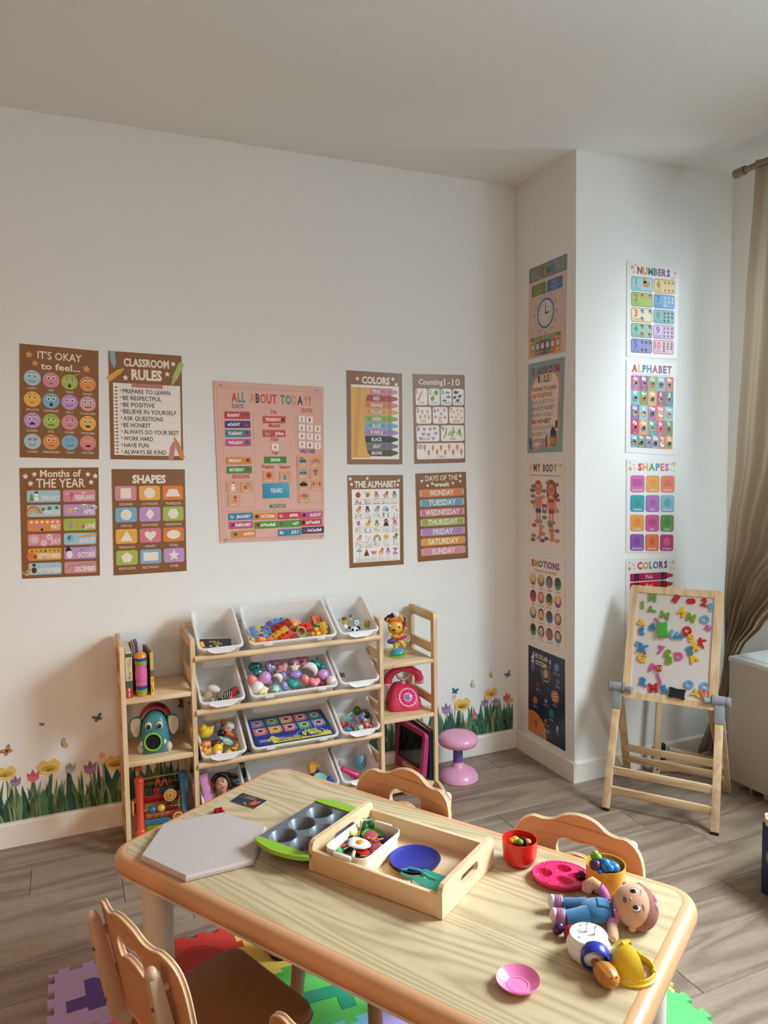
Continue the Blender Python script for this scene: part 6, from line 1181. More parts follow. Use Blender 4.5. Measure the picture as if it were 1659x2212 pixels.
# ------------------------------------------------------------------ left tower, upper shelf
ZS1, ZS2, ZS3 = .5785, .3455, .0405
t = thing('you_and_me_book', 'thick cream YOU and ME book with red foot at left of upper left shelf', 'book', mw((-1.8185, -.160, ZS1)))
part('cover', B().box((0, 0, .083), (.022, .168, .166), bev=.001), mat('book_cream', '#d8c49c', .5), t); part('pages', B().box((0, .002, .0845), (.018, .166, .1665), bev=0), mat('page_edges', '#cfc4b2', .9, bscale=900, var=.25), t)
a = Art(22, 166); a.rect(0, 0, 22, 166, '#dcc598'); a.up(); a.rect(0, 3, 22, 17, '#2f5a50'); a.rect(0, 103, 22, 126, '#2f5a50'); a.rect(0, 126, 22, 166, '#b5262c'); a.up()
a.text('YOU', 5.6, 20, 13, '#5a4030', 'l', rot=90, w=34); a.text('and', 7.5, 57, 6, '#8a7058', 'l', rot=90, w=13); a.text('ME', 5.6, 74, 13, '#5a4030', 'l', rot=90, w=26); a.text('tiger tales', 7, 130, 7, '#f0e0d8', 'l', rot=90, w=32, bold=.02)
me = a.mesh('spine_print', lambda x, y: ((x - 11) * .001, (166 - y) * .001), .00008); me.transform(M.Translation((0, -.0843, 0)) @ M.Rotation(pi / 2, 4, 'X')); me.materials.append(PRINT); link('spine_print', me, t)
for k, (x, c, tk) in enumerate(((-1.7995, '#a8507a', .006), (-1.7915, '#6fa03c', .0055), (-1.7845, '#46427a', .0055), (-1.7775, '#b05a86', .005))):
    b = B(); P_ = rrect(.150, .168, .05, 6); b.T = M.Rotation(pi / 2, 4, 'Z') @ M.Rotation(pi / 2, 4, 'X'); b.plate(P_, [], -tk / 2, tk / 2)
    t = single('board_book', f"{['magenta', 'green', 'indigo', 'pink'][k]} rounded board page standing behind striped toy", 'book', b, pl(c, .5), (x, -.105 + .010 * k, ZS1 + .086), (0, 0, 0), 'rounded pages beside the thick book', 20)
t = thing('striped_toy_tube', 'pink toy tube with purple, green and orange bands on upper left shelf', 'toy', mw((-1.776, -.232, ZS1)))
def bandp(nm, prof, c, lb=None): part(nm, B().lathe(prof, seg=26, caps=(True, True)), pl(c, .22), t, lb, 50)
bandp('cap', [(.004, 0), (.017, .002), (.0195, .012)], '#e08a3a'); bandp('band', [(.0195, .012), (.0212, .026)], '#76a83c', 'green band'); bandp('band', [(.0212, .026), (.0212, .040)], '#3f428a', 'purple band')
bandp('body', [(.0208, .040), (.0195, .050), (.0205, .056), (.0215, .070), (.0215, .086), (.0210, .098), (.0192, .106), (.0205, .112), (.0212, .118)], '#d46a9c')
bandp('band', [(.0214, .118), (.0220, .131)], '#76a83c', 'green band'); bandp('band', [(.0220, .131), (.0218, .142)], '#3f428a', 'purple band'); bandp('cap', [(.0216, .142), (.0200, .152), (.014, .158), (.003, .160)], '#e58a35', 'orange cap')
for z in (.092, .062): part('button', B().sph((-.013, -.0170, z), (.0028, .002, .0032), seg=10, rings=6), pl('#8f2f5f'), t)
t = thing('yellow_board_book', 'worn yellow board book with bee picture right of the striped toy', 'book', at((-1.7445, -.170, ZS1), 0, 0, 4))
part('cover', B().box((.0048, 0, .080), (.0016, .150, .158), bev=.0004), mat('book_yellow', '#cdb45a', .55), t); part('cover', B().box((-.0052, 0, .080), (.0016, .150, .158), bev=.0004), mat('book_dark', '#5a503a', .55), t)
for k in range(3): part('page', B().box((-.0028 + .0026 * k, .002, .079), (.0014, .146, .152)), mat('page_edges', '#cfc4b2', .9, bscale=900, var=.25), t)
a = Art(12, 160); a.rect(0, 0, 12, 160, '#c9b050'); a.up(); a.rect(0, 70, 12, 92, '#7a6034'); a.el(6, 70, 4.5, 6, '#3a241c', 12); a.rect(0, 92, 12, 160, '#e3b84a'); a.up(); a.el(6, 104, 5, 9, '#b5963c', 12); a.el(6, 69, 2, 2.6, '#d9cfc0', 8); a.poly([(1, 120), (4, 120), (7, 150), (3, 150)], '#a83a26')
me = a.mesh('spine_print', lambda x, y: ((x - 6) * .001, (160 - y) * .001), .00008); me.transform(M.Translation((0, -.0756, 0)) @ M.Rotation(pi / 2, 4, 'X')); me.materials.append(PRINT); link('spine_print', me, t)
# ------------------------------------------------------------------ elephant toy
t = thing('elephant_toy', 'teal elephant ball-popper toy with round open mouth on middle left shelf', 'toy', at((-1.728, -.165, ZS2), 0, 0, -10))
TEL = mat('teal_plastic', '#3f8088', .38, var=.02)
b = B(); b.loft([[(x * k, y * k2, z) for x, y in rrect(.128, .096, .040, 6)] for k, k2, z in ((.90, .95, .0), (.95, 1, .006), (.90, .98, .030), (.84, .95, .060), (.82, .92, .085), (.74, .86, .110), (.58, .74, .130), (.36, .52, .144), (.12, .2, .150))]); part('body', b, TEL, t, smooth=60)
# snout tunnel: rounded collar with green ring and dark inside
part('snout', B().lathe([(.040, .0), (.041, .010), (.037, .016), (.030, .014), (.030, -.01), (.040, -.01)], (-.004, -.046, .050), rotm(90), 28, wrap=True, caps=(0, 0)), TEL, t)
part('mouth_ring', B().tube([(-.004 + .0300 * cos(q), -.064, .050 + .0320 * sin(q)) for q in [2 * pi * k / 28 for k in range(28)]], .0036, 8, closed=True), pl('#7fc03c'), t, 'lime green ring')
part('mouth_opening', B().lathe([(.0001, 0), (.0285, 0), (.0285, .004), (.0001, .004)], (-.004, -.059, .050), rotm(90), 24), pl('#070809', .9), t, 'black opening')
for sx in (-1, 1):
    e = part('eye', B().sph((-.001 + sx * .0195, -.0405, .104), (.0130, .006, .0150)), pl('#cfc0a8', .3), t); part('pupil', B().sph((-.001 + sx * .0195, -.0455, .102), (.0080, .0036, .0090)), pl('#101417', .15), e); part('glint', B().sph((-.003 + sx * .0195, -.0488, .105), .0015, seg=8, rings=6), pl('#f0f0f0'), e)
    part('tusk', B().sph((-.004 + sx * .0400, -.0520, .044), (.0075, .008, .0105)), pl('#dcd5dc', .3), t, 'white tusk')
    part('toe_patch', B().sph((sx * .050, -.033, .018), (.013, .014, .019)), pl('#d4c3bc', .35), t, 'white foot patch')
    P_ = smoothpoly([(0, .030), (sx * .022, .034), (sx * .040, .020), (sx * .042, -.010), (sx * .030, -.040), (sx * .014, -.046), (sx * .002, -.018)], 5)
    ear = B(); ear.T = M.Translation((sx * .048, -.020, .100)) @ rotm(90, 0, sx * 12).to_4x4(); ear.plate(P_, [], -.003, .003); e = part('ear', ear, mat('teal_dark', '#1f6470', .5), t)
    pa = B(); pa.T = M.Translation((sx * .048, -.020, .100)) @ rotm(90, 0, sx * 12).to_4x4(); pa.plate([(x * .84 + sx * .003, y * .86 - .0005) for x, y in P_], [], .003, .0042); e2 = part('ear_cloth', pa, mat('cream_cloth', '#d9c8a8', .9), e)
    hk = Art(1, 1)
    for i in range(9):
        for j in range(14):
            x, y = sx * (.004 + i * .0046), -.038 + j * .0054 + (i % 2) * .0006
            if True:
                # keep inside the ear outline
                ins = False; n_ = len(P_)
                for q in range(n_):
                    x1, y1 = P_[q]; x2, y2 = P_[(q + 1) % n_]; x1, x2 = x1 * .80 + sx * .003, x2 * .80 + sx * .003; y1 *= .82; y2 *= .82
                    if (y1 > y) != (y2 > y) and x < (x2 - x1) * (y - y1) / (y2 - y1) + x1: ins = not ins
                if ins: hk.poly([(x - .0017, -y - .0006), (x - .0006, -y - .0018), (x, -y - .0006), (x + .0017, -y), (x + .0004, -y + .0017), (x, -y + .0004)], R.choice(['#2a2024', '#6a2420', '#8a5a2c', '#2a2024', '#3a3a3a']))
    me = hk.mesh('houndstooth_print', None, .0001); me.transform(M.Translation((sx * .048, -.020, .100)) @ rotm(90, 0, sx * 12).to_4x4() @ M.Translation((0, 0, .0045))); me.materials.append(PRINT)
    o = link('houndstooth_print', me, t)
b = B(); b.lathe([(.050, -.030), (.058, -.028), (.060, 0), (.058, .028), (.050, .030)], (0, .012, .104), rotm(90), 30, wrap=True, caps=(0, 0), sx=1.02, sy=1.12)
part('saddle', b, pl('#8f1418', .3), t, 'dark red saddle arch'); part('saddle_slot', B().box((.024, .000, .1655), (.034, .018, .006), rotm(0, 22, 0), bev=.001), pl('#3a0a0c', .8), t)
# ------------------------------------------------------------------ activity cube in the bottom left
t = thing('activity_triangle', 'red and blue baby activity frame with wheels on the lower left shelf', 'activity toy', at((-1.712, -.160, ZS3), 0, 0, -6))
RO, BO = pl('#d2492c'), pl('#2f7ba8')
for sx, m_, lb in ((-1, RO, 'orange-red side'), (1, BO, 'blue side')):
    x = sx * .080; b = B()
    b.tube([(x, -.075, .012), (x, -.048, .085), (x, -.022, .150), (x, -.012, .180)], [.017, .0150, .0150, .017], 12); b.tube([(x, .055, .012), (x, .034, .085), (x, .016, .150), (x, .000, .180)], [.017, .0150, .0150, .017], 12); b.tube([(x, -.070, .018), (x, .052, .018)], .012, 12)
    b.sph((x, -.006, .188), (.019, .022, .020)); b.sph((x, -.076, .020), (.020, .018, .020)); b.sph((x, .056, .020), (.020, .018, .020)); part('side_frame', b, m_, t, lb, 60)
part('top_bar', B().cyl((-.07, -.006, .192), (.07, -.006, .200), .0035, seg=10), pl('#9a7a4a'), t); part('spiral_bar', B().tube([(-.066 + .0022 * q, -.016 + .004 * sin(q * 1.3), .176 + .004 * cos(q * 1.3)) for q in range(60)], .0011, 5), pl('#c9482f'), t)
for x in (-.012, .012): part('spring_loop', B().tube([(x - .009, -.018, .165), (x - .005, -.018, .186), (x, -.018, .189), (x + .006, -.018, .172), (x + .009, -.018, .162)], .0022, 6), pl('#e05034'), t)
for k, c in enumerate(('#20302a', '#8a1c1f', '#1f2c5a', '#2c4a34')): part('flip_block', B().box((-.045 + .026 * k, -.026, .148), (.022, .012, .026), bev=.002), pl(c), t)
part('panel', B().box((0, -.036, .122), (.128, .006, .026), rotm(12), bev=.002), pl('#98181e'), t, 'dark red panel'); part('zigzag', B().tube([(-.030 + .009 * k, -.0405, .121 + (.004 if k % 2 else -.003)) for k in range(7)], .0013, 5), pl('#5a0f14'), t)
part('bead_bar', B().cyl((-.068, -.052, .090), (.068, -.052, .094), .002, seg=8), pl('#a89878'), t)
for k, c in enumerate(('#2f7088', '#dcae48', '#6a1018')): part('bead', B().sph((-.036 + .032 * k, -.054, .091 + .001 * k), (.0150, .0140, .0140)), pl(c, .15), t, ['blue', 'yellow', 'maroon'][k] + ' bead')
part('panel', B().box((0, -.058, .068), (.120, .005, .020), rotm(12), bev=.001), pl('#a8704c'), t, 'tan panel'); [part('peg', B().sph((-.03 + .022 * k, -.062, .067), (.006, .003, .006), seg=10, rings=6), pl('#a8302a'), t) for k in range(3)]
part('ruler_slide', B().box((0, -.064, .048), (.130, .010, .018), bev=.003), BO, t, 'blue slide'); [part('tick', B().box((-.048 + .006 * k, -.0695, .051), (.0009, .001, .005)), pl('#16384a'), t) for k in range(12)]
part('panel', B().box((-.030, -.068, .024), (.060, .006, .026), bev=.002), pl('#7d8a24'), t, 'olive panel'); part('panel', B().box((.034, -.068, .024), (.056, .006, .026), bev=.002), pl('#8a161c'), t, 'red panel')
for cx_, cz, r0, cols, spk in ((.030, .136, .0230, ('#d9b45a', '#c9703c', '#d9b45a', '#a8301f'), 'sun'), (.056, .060, .0240, ('#b3262c', '#cfd08a', '#8a5a2c', '#c9683c'), 'gear')):
    w_ = part('spinner', B().lathe([(.0001, 0), (r0, 0), (r0, .004), (.0001, .0046)], (cx_, -.066 if spk == 'gear' else -.048, cz), rotm(90), 26), pl(cols[0]), t, 'round ' + ('dotted sun' if spk == 'sun' else 'red spiral') + ' spinner'); yy = -.0712 if spk == 'gear' else -.0532
    for k in range(12 if spk == 'sun' else 14): n_ = 12 if spk == 'sun' else 14; rr_ = r0 * (.74 if spk == 'sun' else 1.0); part('dot' if spk == 'sun' else 'tooth', B().sph((cx_ + rr_ * cos(2 * pi * k / n_), yy + (.001 if spk == 'gear' else .0006), cz + rr_ * sin(2 * pi * k / n_)), (.0022 if spk == 'sun' else .004, .0012 if spk == 'sun' else .002, .0024 if spk == 'sun' else .004), seg=8, rings=5), pl('#1f1a20' if spk == 'sun' else cols[0]), w_)
    for q, rr_ in enumerate((.5, .38, .2) if spk == 'sun' else (.72, .50, .3)): part('ring_disc', B().cyl((cx_, yy + .0004, cz), (cx_, yy - .0006 - .0005 * q, cz), r0 * rr_, seg=20), pl(cols[1 + q % 3]), w_)
w_ = part('clock_wheel', B().cyl((-.1005, -.020, .090), (-.1065, -.020, .090), .034, seg=28), pl('#dfa03a'), t, 'amber wheel with black segments')
for k in range(8): part('segment', B().box((-.1068, -.020 + .029 * cos(pi * k / 4), .090 + .029 * sin(pi * k / 4)), (.001, .009, .007), rotm(45 * k), bev=0), pl('#1b191c'), w_)
part('axle', B().cyl((-.096, -.020, .090), (-.1070, -.020, .090), .017, seg=18), pl('#3a2a5a'), w_); part('handle_arc', B().tube([(.066, -.040, .125), (.060, -.050, .105), (.062, -.055, .080)], .003, 7), pl('#8a9a34'), t)

# ------------------------------------------------------------------ right tower
# lion suction toy
t = thing('lion_toy', 'yellow lion toy on blue suction base on upper right shelf', 'toy', at((-.712, -.150, ZS1), 0, 0, -14))
YL = pl('#e6ad3c', .25)
part('suction_base', B().lathe([(.0001, 0), (.034, 0), (.036, .003), (.030, .006), (.0001, .008)], seg=26), pl('#86b83a'), t, 'green suction plate'); part('tab', B().box((.036, -.006, .006), (.006, .008, .010), bev=.002), pl('#a8cf3c'), t)
b = B(); b.T = M.Translation((.002, 0, .012)) @ rotm(0, -14, 0).to_4x4(); b.lathe([(.0001, -.006), (.026, -.005), (.032, .002), (.028, .012), (.017, .021), (.0001, .024)], seg=26); part('dome', b, pl('#3fa8bc', .2), t, 'turquoise dome', 60)
b = B(); b.tube([(-.004, 0, .026), (-.006, 0, .045), (-.008, 0, .060)], [.0120, .0100, .0130], 14); b.sph((-.008, 0, .078), (.018, .015, .022)); b.tube([(.006, -.004, .066), (.022, -.008, .060), (.028, -.009, .048)], [.010, .009, .008], 10); b.sph((.030, -.010, .046), (.009, .008, .011)); part('body', b, YL, t, smooth=60)
for k in range(3): part('toe', B().sph((-.011 + .007 * k, -.0110, .0270), (.0045, .005, .0045)), YL, t)
b = B(); b.sph((-.006, -.002, .128), (.0330, .028, .0330), None, 24, 16); b.sph((-.018, -.026, .120), (.014, .008, .009)); hd = part('head', b, YL, t, smooth=70)
part('nose', B().sph((-.018, -.0335, .121), (.0090, .0036, .0050)), pl('#3a0d12', .2), t); part('mouth', B().sph((-.013, -.0285, .111), (.0050, .0030, .0036)), pl('#a8411c'), t)
for x, y in ((-.034, -.022), (.008, -.0275)): e = part('eye', B().sph((x, y, .134), (.0052, .0026, .0085), rotm(0, 12, 0)), pl('#f2ead0', .2), t); part('pupil', B().sph((x - .0005, y - .002, .132), (.0034, .0018, .0050)), pl('#17120f', .1), e)
for x in (-.034, .022): e = part('ear', B().sph((x, .002, .156), (.0115, .006, .0115)), YL, t); part('inner_ear', B().sph((x, -.003, .156), (.0068, .003, .0075)), pl('#c97a2c'), e)
b = B(); [b.sph((-.026 + .009 * k, -.010, .1585 + .004 * sin(k * 1.2 + .5)), (.0085, .010, .008), seg=12, rings=8) for k in range(5)]; part('fringe', b, pl('#e0642a', .3), t, 'orange fringe', 60)
for k, (x, z, c) in enumerate(((-.030, .168, '#1d1b1e'), (-.014, .176, '#23201f'), (.004, .175, '#e6e0d4'), (.020, .168, '#e0a83c'), (.034, .140, '#9a1f34'), (.036, .120, '#a8243a'), (-.040, .160, '#5a1c2c'), (.032, .155, '#2a2a2a'), (-.006, .181, '#d9d4c8'))):
    part('mane_tuft', B().sph((x, .012, z), (.0115, .006, .0115), seg=14, rings=8), mat('mane_cloth', c, .8), t)
part('arm', B().tube([(-.020, -.010, .090), (-.006, -.020, .086), (.014, -.020, .092)], .0055, 8).sph((.016, -.020, .094), .008), YL, t); part('arm', B().tube([(.008, .000, .092), (.026, -.004, .104), (.036, -.004, .116)], .0050, 8).sph((.038, -.004, .118), .008), YL, t)
gt = part('guitar_body', B().sph((-.026, -.022, .070), (.020, .007, .0120)), pl('#4a3f8a', .25), t, 'purple drum'); part('guitar_neck', B().cyl((-.004, -.024, .074), (.040, -.020, .088), .0052, .0040, 10), pl('#c4242f', .25), t, 'red neck')
part('fan', B().lathe([(.0001, -.001), (.0200, -.001), (.0200, .001), (.0001, .001)], (.034, -.010, .078), rotm(85, 20, 0), 20), mat('clear_tinted', '#b59a8c', .2), t); part('fan_rim', B().tube([(.034 + .020 * cos(q), -.012, .078 + .020 * sin(q)) for q in [-.9 + .15 * k for k in range(12)]], .0022, 6), pl('#ece8e4'), t, 'white rim')
part('strap', B().bar((-.004, -.026, .084), (.032, -.006, .112), .006, .0015), pl('#b5524c'), t)
t = thing('green_bead_frame', 'green square rattle hooked behind the right rack post', 'rattle', at((-.790, -.150, ZS1), 0, 0, 0))
part('frame', B().tube([(x, 0, y + .018) for x, y in rrect(.020, .030, .006, 3)], .0035, 7, closed=True), pl('#a0b82c'), t); part('disc', B().sph((0, 0, .018), (.005, .003, .006)), pl('#2a2a2c'), t)
# phone
t = thing('toy_phone', 'hot pink toy rotary phone with pink handset on middle right shelf', 'toy phone', at((-.683, -.150, ZS2), 0, 0, -12))
HP = mat('hot_pink_plastic', '#d9345c', .25, var=.02)
b = B(); b.loft([[(x * kx, y * ky + dy, z) for x, y in rrect(.145, .110, .022, 5)] for kx, ky, dy, z in ((.98, .98, 0, .004), (1, 1, 0, .010), (.97, .96, .002, .030), (.88, .86, .008, .060), (.72, .70, .016, .086), (.52, .52, .022, .100), (.40, .40, .024, .104))]); part('body', b, HP, t, smooth=50)
for sx in (-1, 1):
    for sy in (-1, 1): part('foot', B().cyl((sx * .055, sy * .040, 0), (sx * .055, sy * .040, .006), .008, seg=12), HP, t)
dm = M.Translation((.010, -.040, .056)) @ rotm(62, 0, 0).to_4x4()
def dl(): q = B(); q.T = dm.copy(); return q
part('dial_trim', dl().lathe([(.034, -.004), (.0405, -.004), (.0415, 0), (.0395, .004), (.034, .003)], seg=36, wrap=True, caps=(0, 0)), pl('#f0b8c8', .25), t, 'pale pink beaded rim')
dd = part('dial', dl().lathe([(.0001, .0), (.036, .0), (.036, .004), (.0001, .005)], seg=36), pl('#e04a7f', .2), t)
for k in range(12): part('button', dl().sph((.0275 * cos(2 * pi * k / 12), .0275 * sin(2 * pi * k / 12), .006), (.0038, .0038, .0028), seg=10, rings=6), pl('#b01f66', .12), dd)
part('dial_centre', dl().lathe([(.0001, .004), (.0190, .004), (.0190, .006), (.0001, .0065)], seg=28), pl('#e594c4', .2), dd)
hp = [(.0135 * sin(q) ** 3, .0135 * (13 * cos(q) - 5 * cos(2 * q) - 2 * cos(3 * q) - cos(4 * q)) / 16) for q in [2 * pi * k / 24 for k in range(24)]]
b = dl(); b.loft([[(x * 1.05, y * 1.05, .0060) for x, y in hp], [(x * .95, y * .95, .0095) for x, y in hp], [(x * .5, y * .5, .0110) for x, y in hp]]); part('heart_jewel', b, mat('blue_jewel', '#7f92c4', .08, bscale=120, var=.5, metal=.3), dd, 'silver-blue heart jewel', 0)
part('cradle', B().tube([(-.030, .010, .150), (-.022, .010, .132), (0, .010, .122), (.022, .010, .130), (.032, .010, .152)], [.006, .011, .013, .011, .006], 12, flat=.6).cyl((0, .016, .098), (0, .012, .124), .014, .010, 16), pl('#c9b0a8', .3), t, 'pale cradle')
b = B(); b.tube([(-.070, .004, .112), (-.064, .004, .140), (-.040, .006, .162), (0, .008, .171), (.040, .006, .164), (.066, .004, .144), (.074, .004, .118)], [.020, .019, .015, .013, .015, .019, .020], 16); part('handset', b, HP, t, smooth=60)
for sx in (-1, 1): part('ear_piece', B().lathe([(.0001, 0), (.0195, 0), (.0215, .004), (.0200, .012), (.0001, .012)], (sx * (.072), .004, .103), None, 22), pl('#e58fae', .2), t, 'pale pink ear piece')
part('cord', B().tube([(-.074 + .0035 * cos(q * 1.6), -.004 + .0035 * sin(q * 1.6), .098 - .0012 * q) for q in range(72)], .0011, 5), pl('#8f1f3f'), t)
# tablet and story books on the lowest shelf
t = thing('kids_tablet', 'tablet in thick magenta frame leaning on lowest right shelf', 'tablet', M.Translation((-.646, -.124, ZS3 + .001)) @ rotm(0, 0, -84).to_4x4() @ rotm(-6, 0, 0).to_4x4())
TM = M.Translation((0, 0, .103)) @ rotm(90, 0, 0).to_4x4()
def tb_(): q = B(); q.T = TM.copy(); return q
part('bumper', tb_().plate(rrect(.240, .204, .018, 5), [rrect(.196, .142, .004, 2, 0, .012)], -.010, .012), pl('#b53572', .45), t, 'magenta rubber frame')
part('bumper_back', tb_().plate(rrect(.236, .200, .018, 5), [], -.012, -.009), pl('#b53572', .45), t); part('screen', tb_().plate(rrect(.202, .148, .004, 2, 0, .012), [], -.008, .006), mat('black_glass', '#0b0d10', .08), t, 'black screen')
part('name_strip', tb_().plate(rrect(.086, .022, .002, 2, 0, -.080), [], .012, .013), pl('#d8b98a', .5), t, 'tan strip'); [part('grip_button', tb_().plate(rrect(.018, .014, .006, 4, sx * .072, -.080), [], .012, .0135), pl('#8a2456', .45), t) for sx in (-1, 1)]
for k, (x, w_, h_, d_, c, lab, sp) in enumerate(((-.6005, .012, .215, .190, '#15303a', 'dark teal story book with red picture beside the tablet', None), (-.586 + .001, .014, .218, .200, '#1f6f9f', 'blue PIXAR story book spine at the right post of lowest shelf', 'PIXAR'))):
    t = thing('story_book', lab, 'book', mw((x, -.150, ZS3)), 'story books on the lowest right shelf')
    part('cover', B().box((0, 0, h_ / 2), (w_ - .0015, d_, h_), bev=.0008), mat('book_cover', c, .45), t); part('pages', B().box((0, .001, h_ / 2 + .0008), (w_ - .004, d_ - .004, h_)), mat('page_edges_warm', '#b98a6a', .9, bscale=900, var=.2), t)
    a = Art(14, 218); a.rect(0, 0, 14, 218, '#14303c' if not sp else '#1f6f9f'); a.up()
    if sp: a.rect(0, 0, 14, 2, '#0f4a70'); a.text('PIXAR', 4.6, 8, 6, '#e8f0f4', 'l', rot=90, w=26, bold=.02); a.text('My First', 5, 66, 4, '#cfe0e8', 'l', rot=90, w=20); a.text('Bedtime', 3.6, 90, 8, '#e0a86a', 'l', rot=90, w=40, bold=.03); a.text('Storybook', 5, 134, 4.4, '#cfe0e8', 'l', rot=90, w=30); a.text('Stories', 5, 196, 3.6, '#cfe0e8', 'l', rot=90, w=16)
    me = a.mesh('spine_print', lambda x_, y_: ((x_ - 7) * w_ / 14.5, (218 - y_) * h_ / 218), .00008); me.transform(M.Translation((0, -d_ / 2 - .0003, 0)) @ M.Rotation(pi / 2, 4, 'X')); me.materials.append(PRINT); link('spine_print', me, t)
    if not sp: part('cover_picture', B().sph((-.006, -.055, .135), (.001, .012, .020)), mat('red_print', '#b5301f', .5), t)
# pink stool
t = thing('pink_stool', 'round pink kids stool with purple stem right of the toy rack', 'stool', mw((-.437, -.190, 0)))
PKM = mat('pink_stool_plastic', '#e29fc0', .3, var=.015)
part('base', B().lathe([(.088, .0), (.092, .002), (.090, .012), (.078, .030), (.055, .044), (.034, .050), (.028, .056), (.0215, .074), (.0001, .074)], seg=48, caps=(True, True)), PKM, t, smooth=50)
part('stem', B().cyl((0, 0, .060), (0, 0, .160), .0215, seg=28), pl('#6a5a9c', .4), t, 'purple stem')
part('seat', B().lathe([(.0001, .150), (.070, .150), (.084, .158), (.090, .172), (.089, .184), (.078, .196), (.055, .2025), (.030, .2035), (.0001, .2015)], seg=48), PKM, t, smooth=50)

# ------------------------------------------------------------------ play table; local x runs along its long side, local y away from the camera side
TTM = M.Translation((-1.3905, -1.576, 0)) @ M.Rotation(radians(-58.5), 4, 'Z')
ZT = .521
def tm(ab, z=ZT, rx=0, ry=0, rz=0): return TTM @ at((ab[0], ab[1], z), rx, ry, rz)
TAN = mat('tan_edge_band', '#cf9a70', .32, var=.02)
TOPM = wood('ash_laminate', '#cbb892', '#957e5b', 'X', 2.0, .38, 46, figure=.7, fine=.30)
LEGW = mat('ivory_plastic', '#dcd2ca', .4); SLEEVE = mat('tan_plastic', '#b98a68', .4); SCREW = mat('screw_steel', '#8a7a6c', .3, metal=.9)
tb = thing('play_table', 'long kids table with ash-grain top and rounded tan edge', 'table', TTM)
b = B(); b.plate(rrect(1.146, .546, .040, 8), [], .500, .520); part('table_top', b, TOPM, tb)
b = B(); rg = lambda g, z: [(x, y, z) for x, y in rrect(1.146 + 2 * g, .546 + 2 * g, .040 + g, 8)]
b.loft([rg(g, z) for g, z in ((.0006, .500), (.0006, .5198), (.004, .5206), (.014, .5195), (.022, .515), (.027, .506), (.0285, .496), (.0275, .486), (.022, .480), (.010, .478), (.0, .478))], caps=(False, False), wrap=True); part('edge_band', b, TAN, tb, 'glossy tan edge', 60)
b = B(); b.loft([rg(g, z) for g, z in ((.0, .470), (.020, .470), (.022, .4785), (.0, .4785))], caps=(0, 0), wrap=True); part('lower_rim', b, LEGW, tb, 'ivory rim')
part('underside', B().plate(rrect(1.14, .54, .04, 5), [], .476, .4995), LEGW, tb)
for a_ in (-.515, .515):
    for b_ in (-.215, .205):
        l = part('leg', B().cyl((a_, b_, .10), (a_, b_, .474), .0345, .0365, 28).lathe([(.0365, .440), (.050, .462), (.052, .474), (.0365, .474)], (a_, b_, 0), None, 28, caps=(0, 0)), LEGW, tb, smooth=50)
        part('leg_sleeve', B().cyl((a_, b_, .022), (a_, b_, .13), .0375, .0365, 28), SLEEVE, l); part('foot_cap', B().cyl((a_, b_, 0), (a_, b_, .022), .034, .038, 24), mat('black_rubber', '#161616', .7), l)
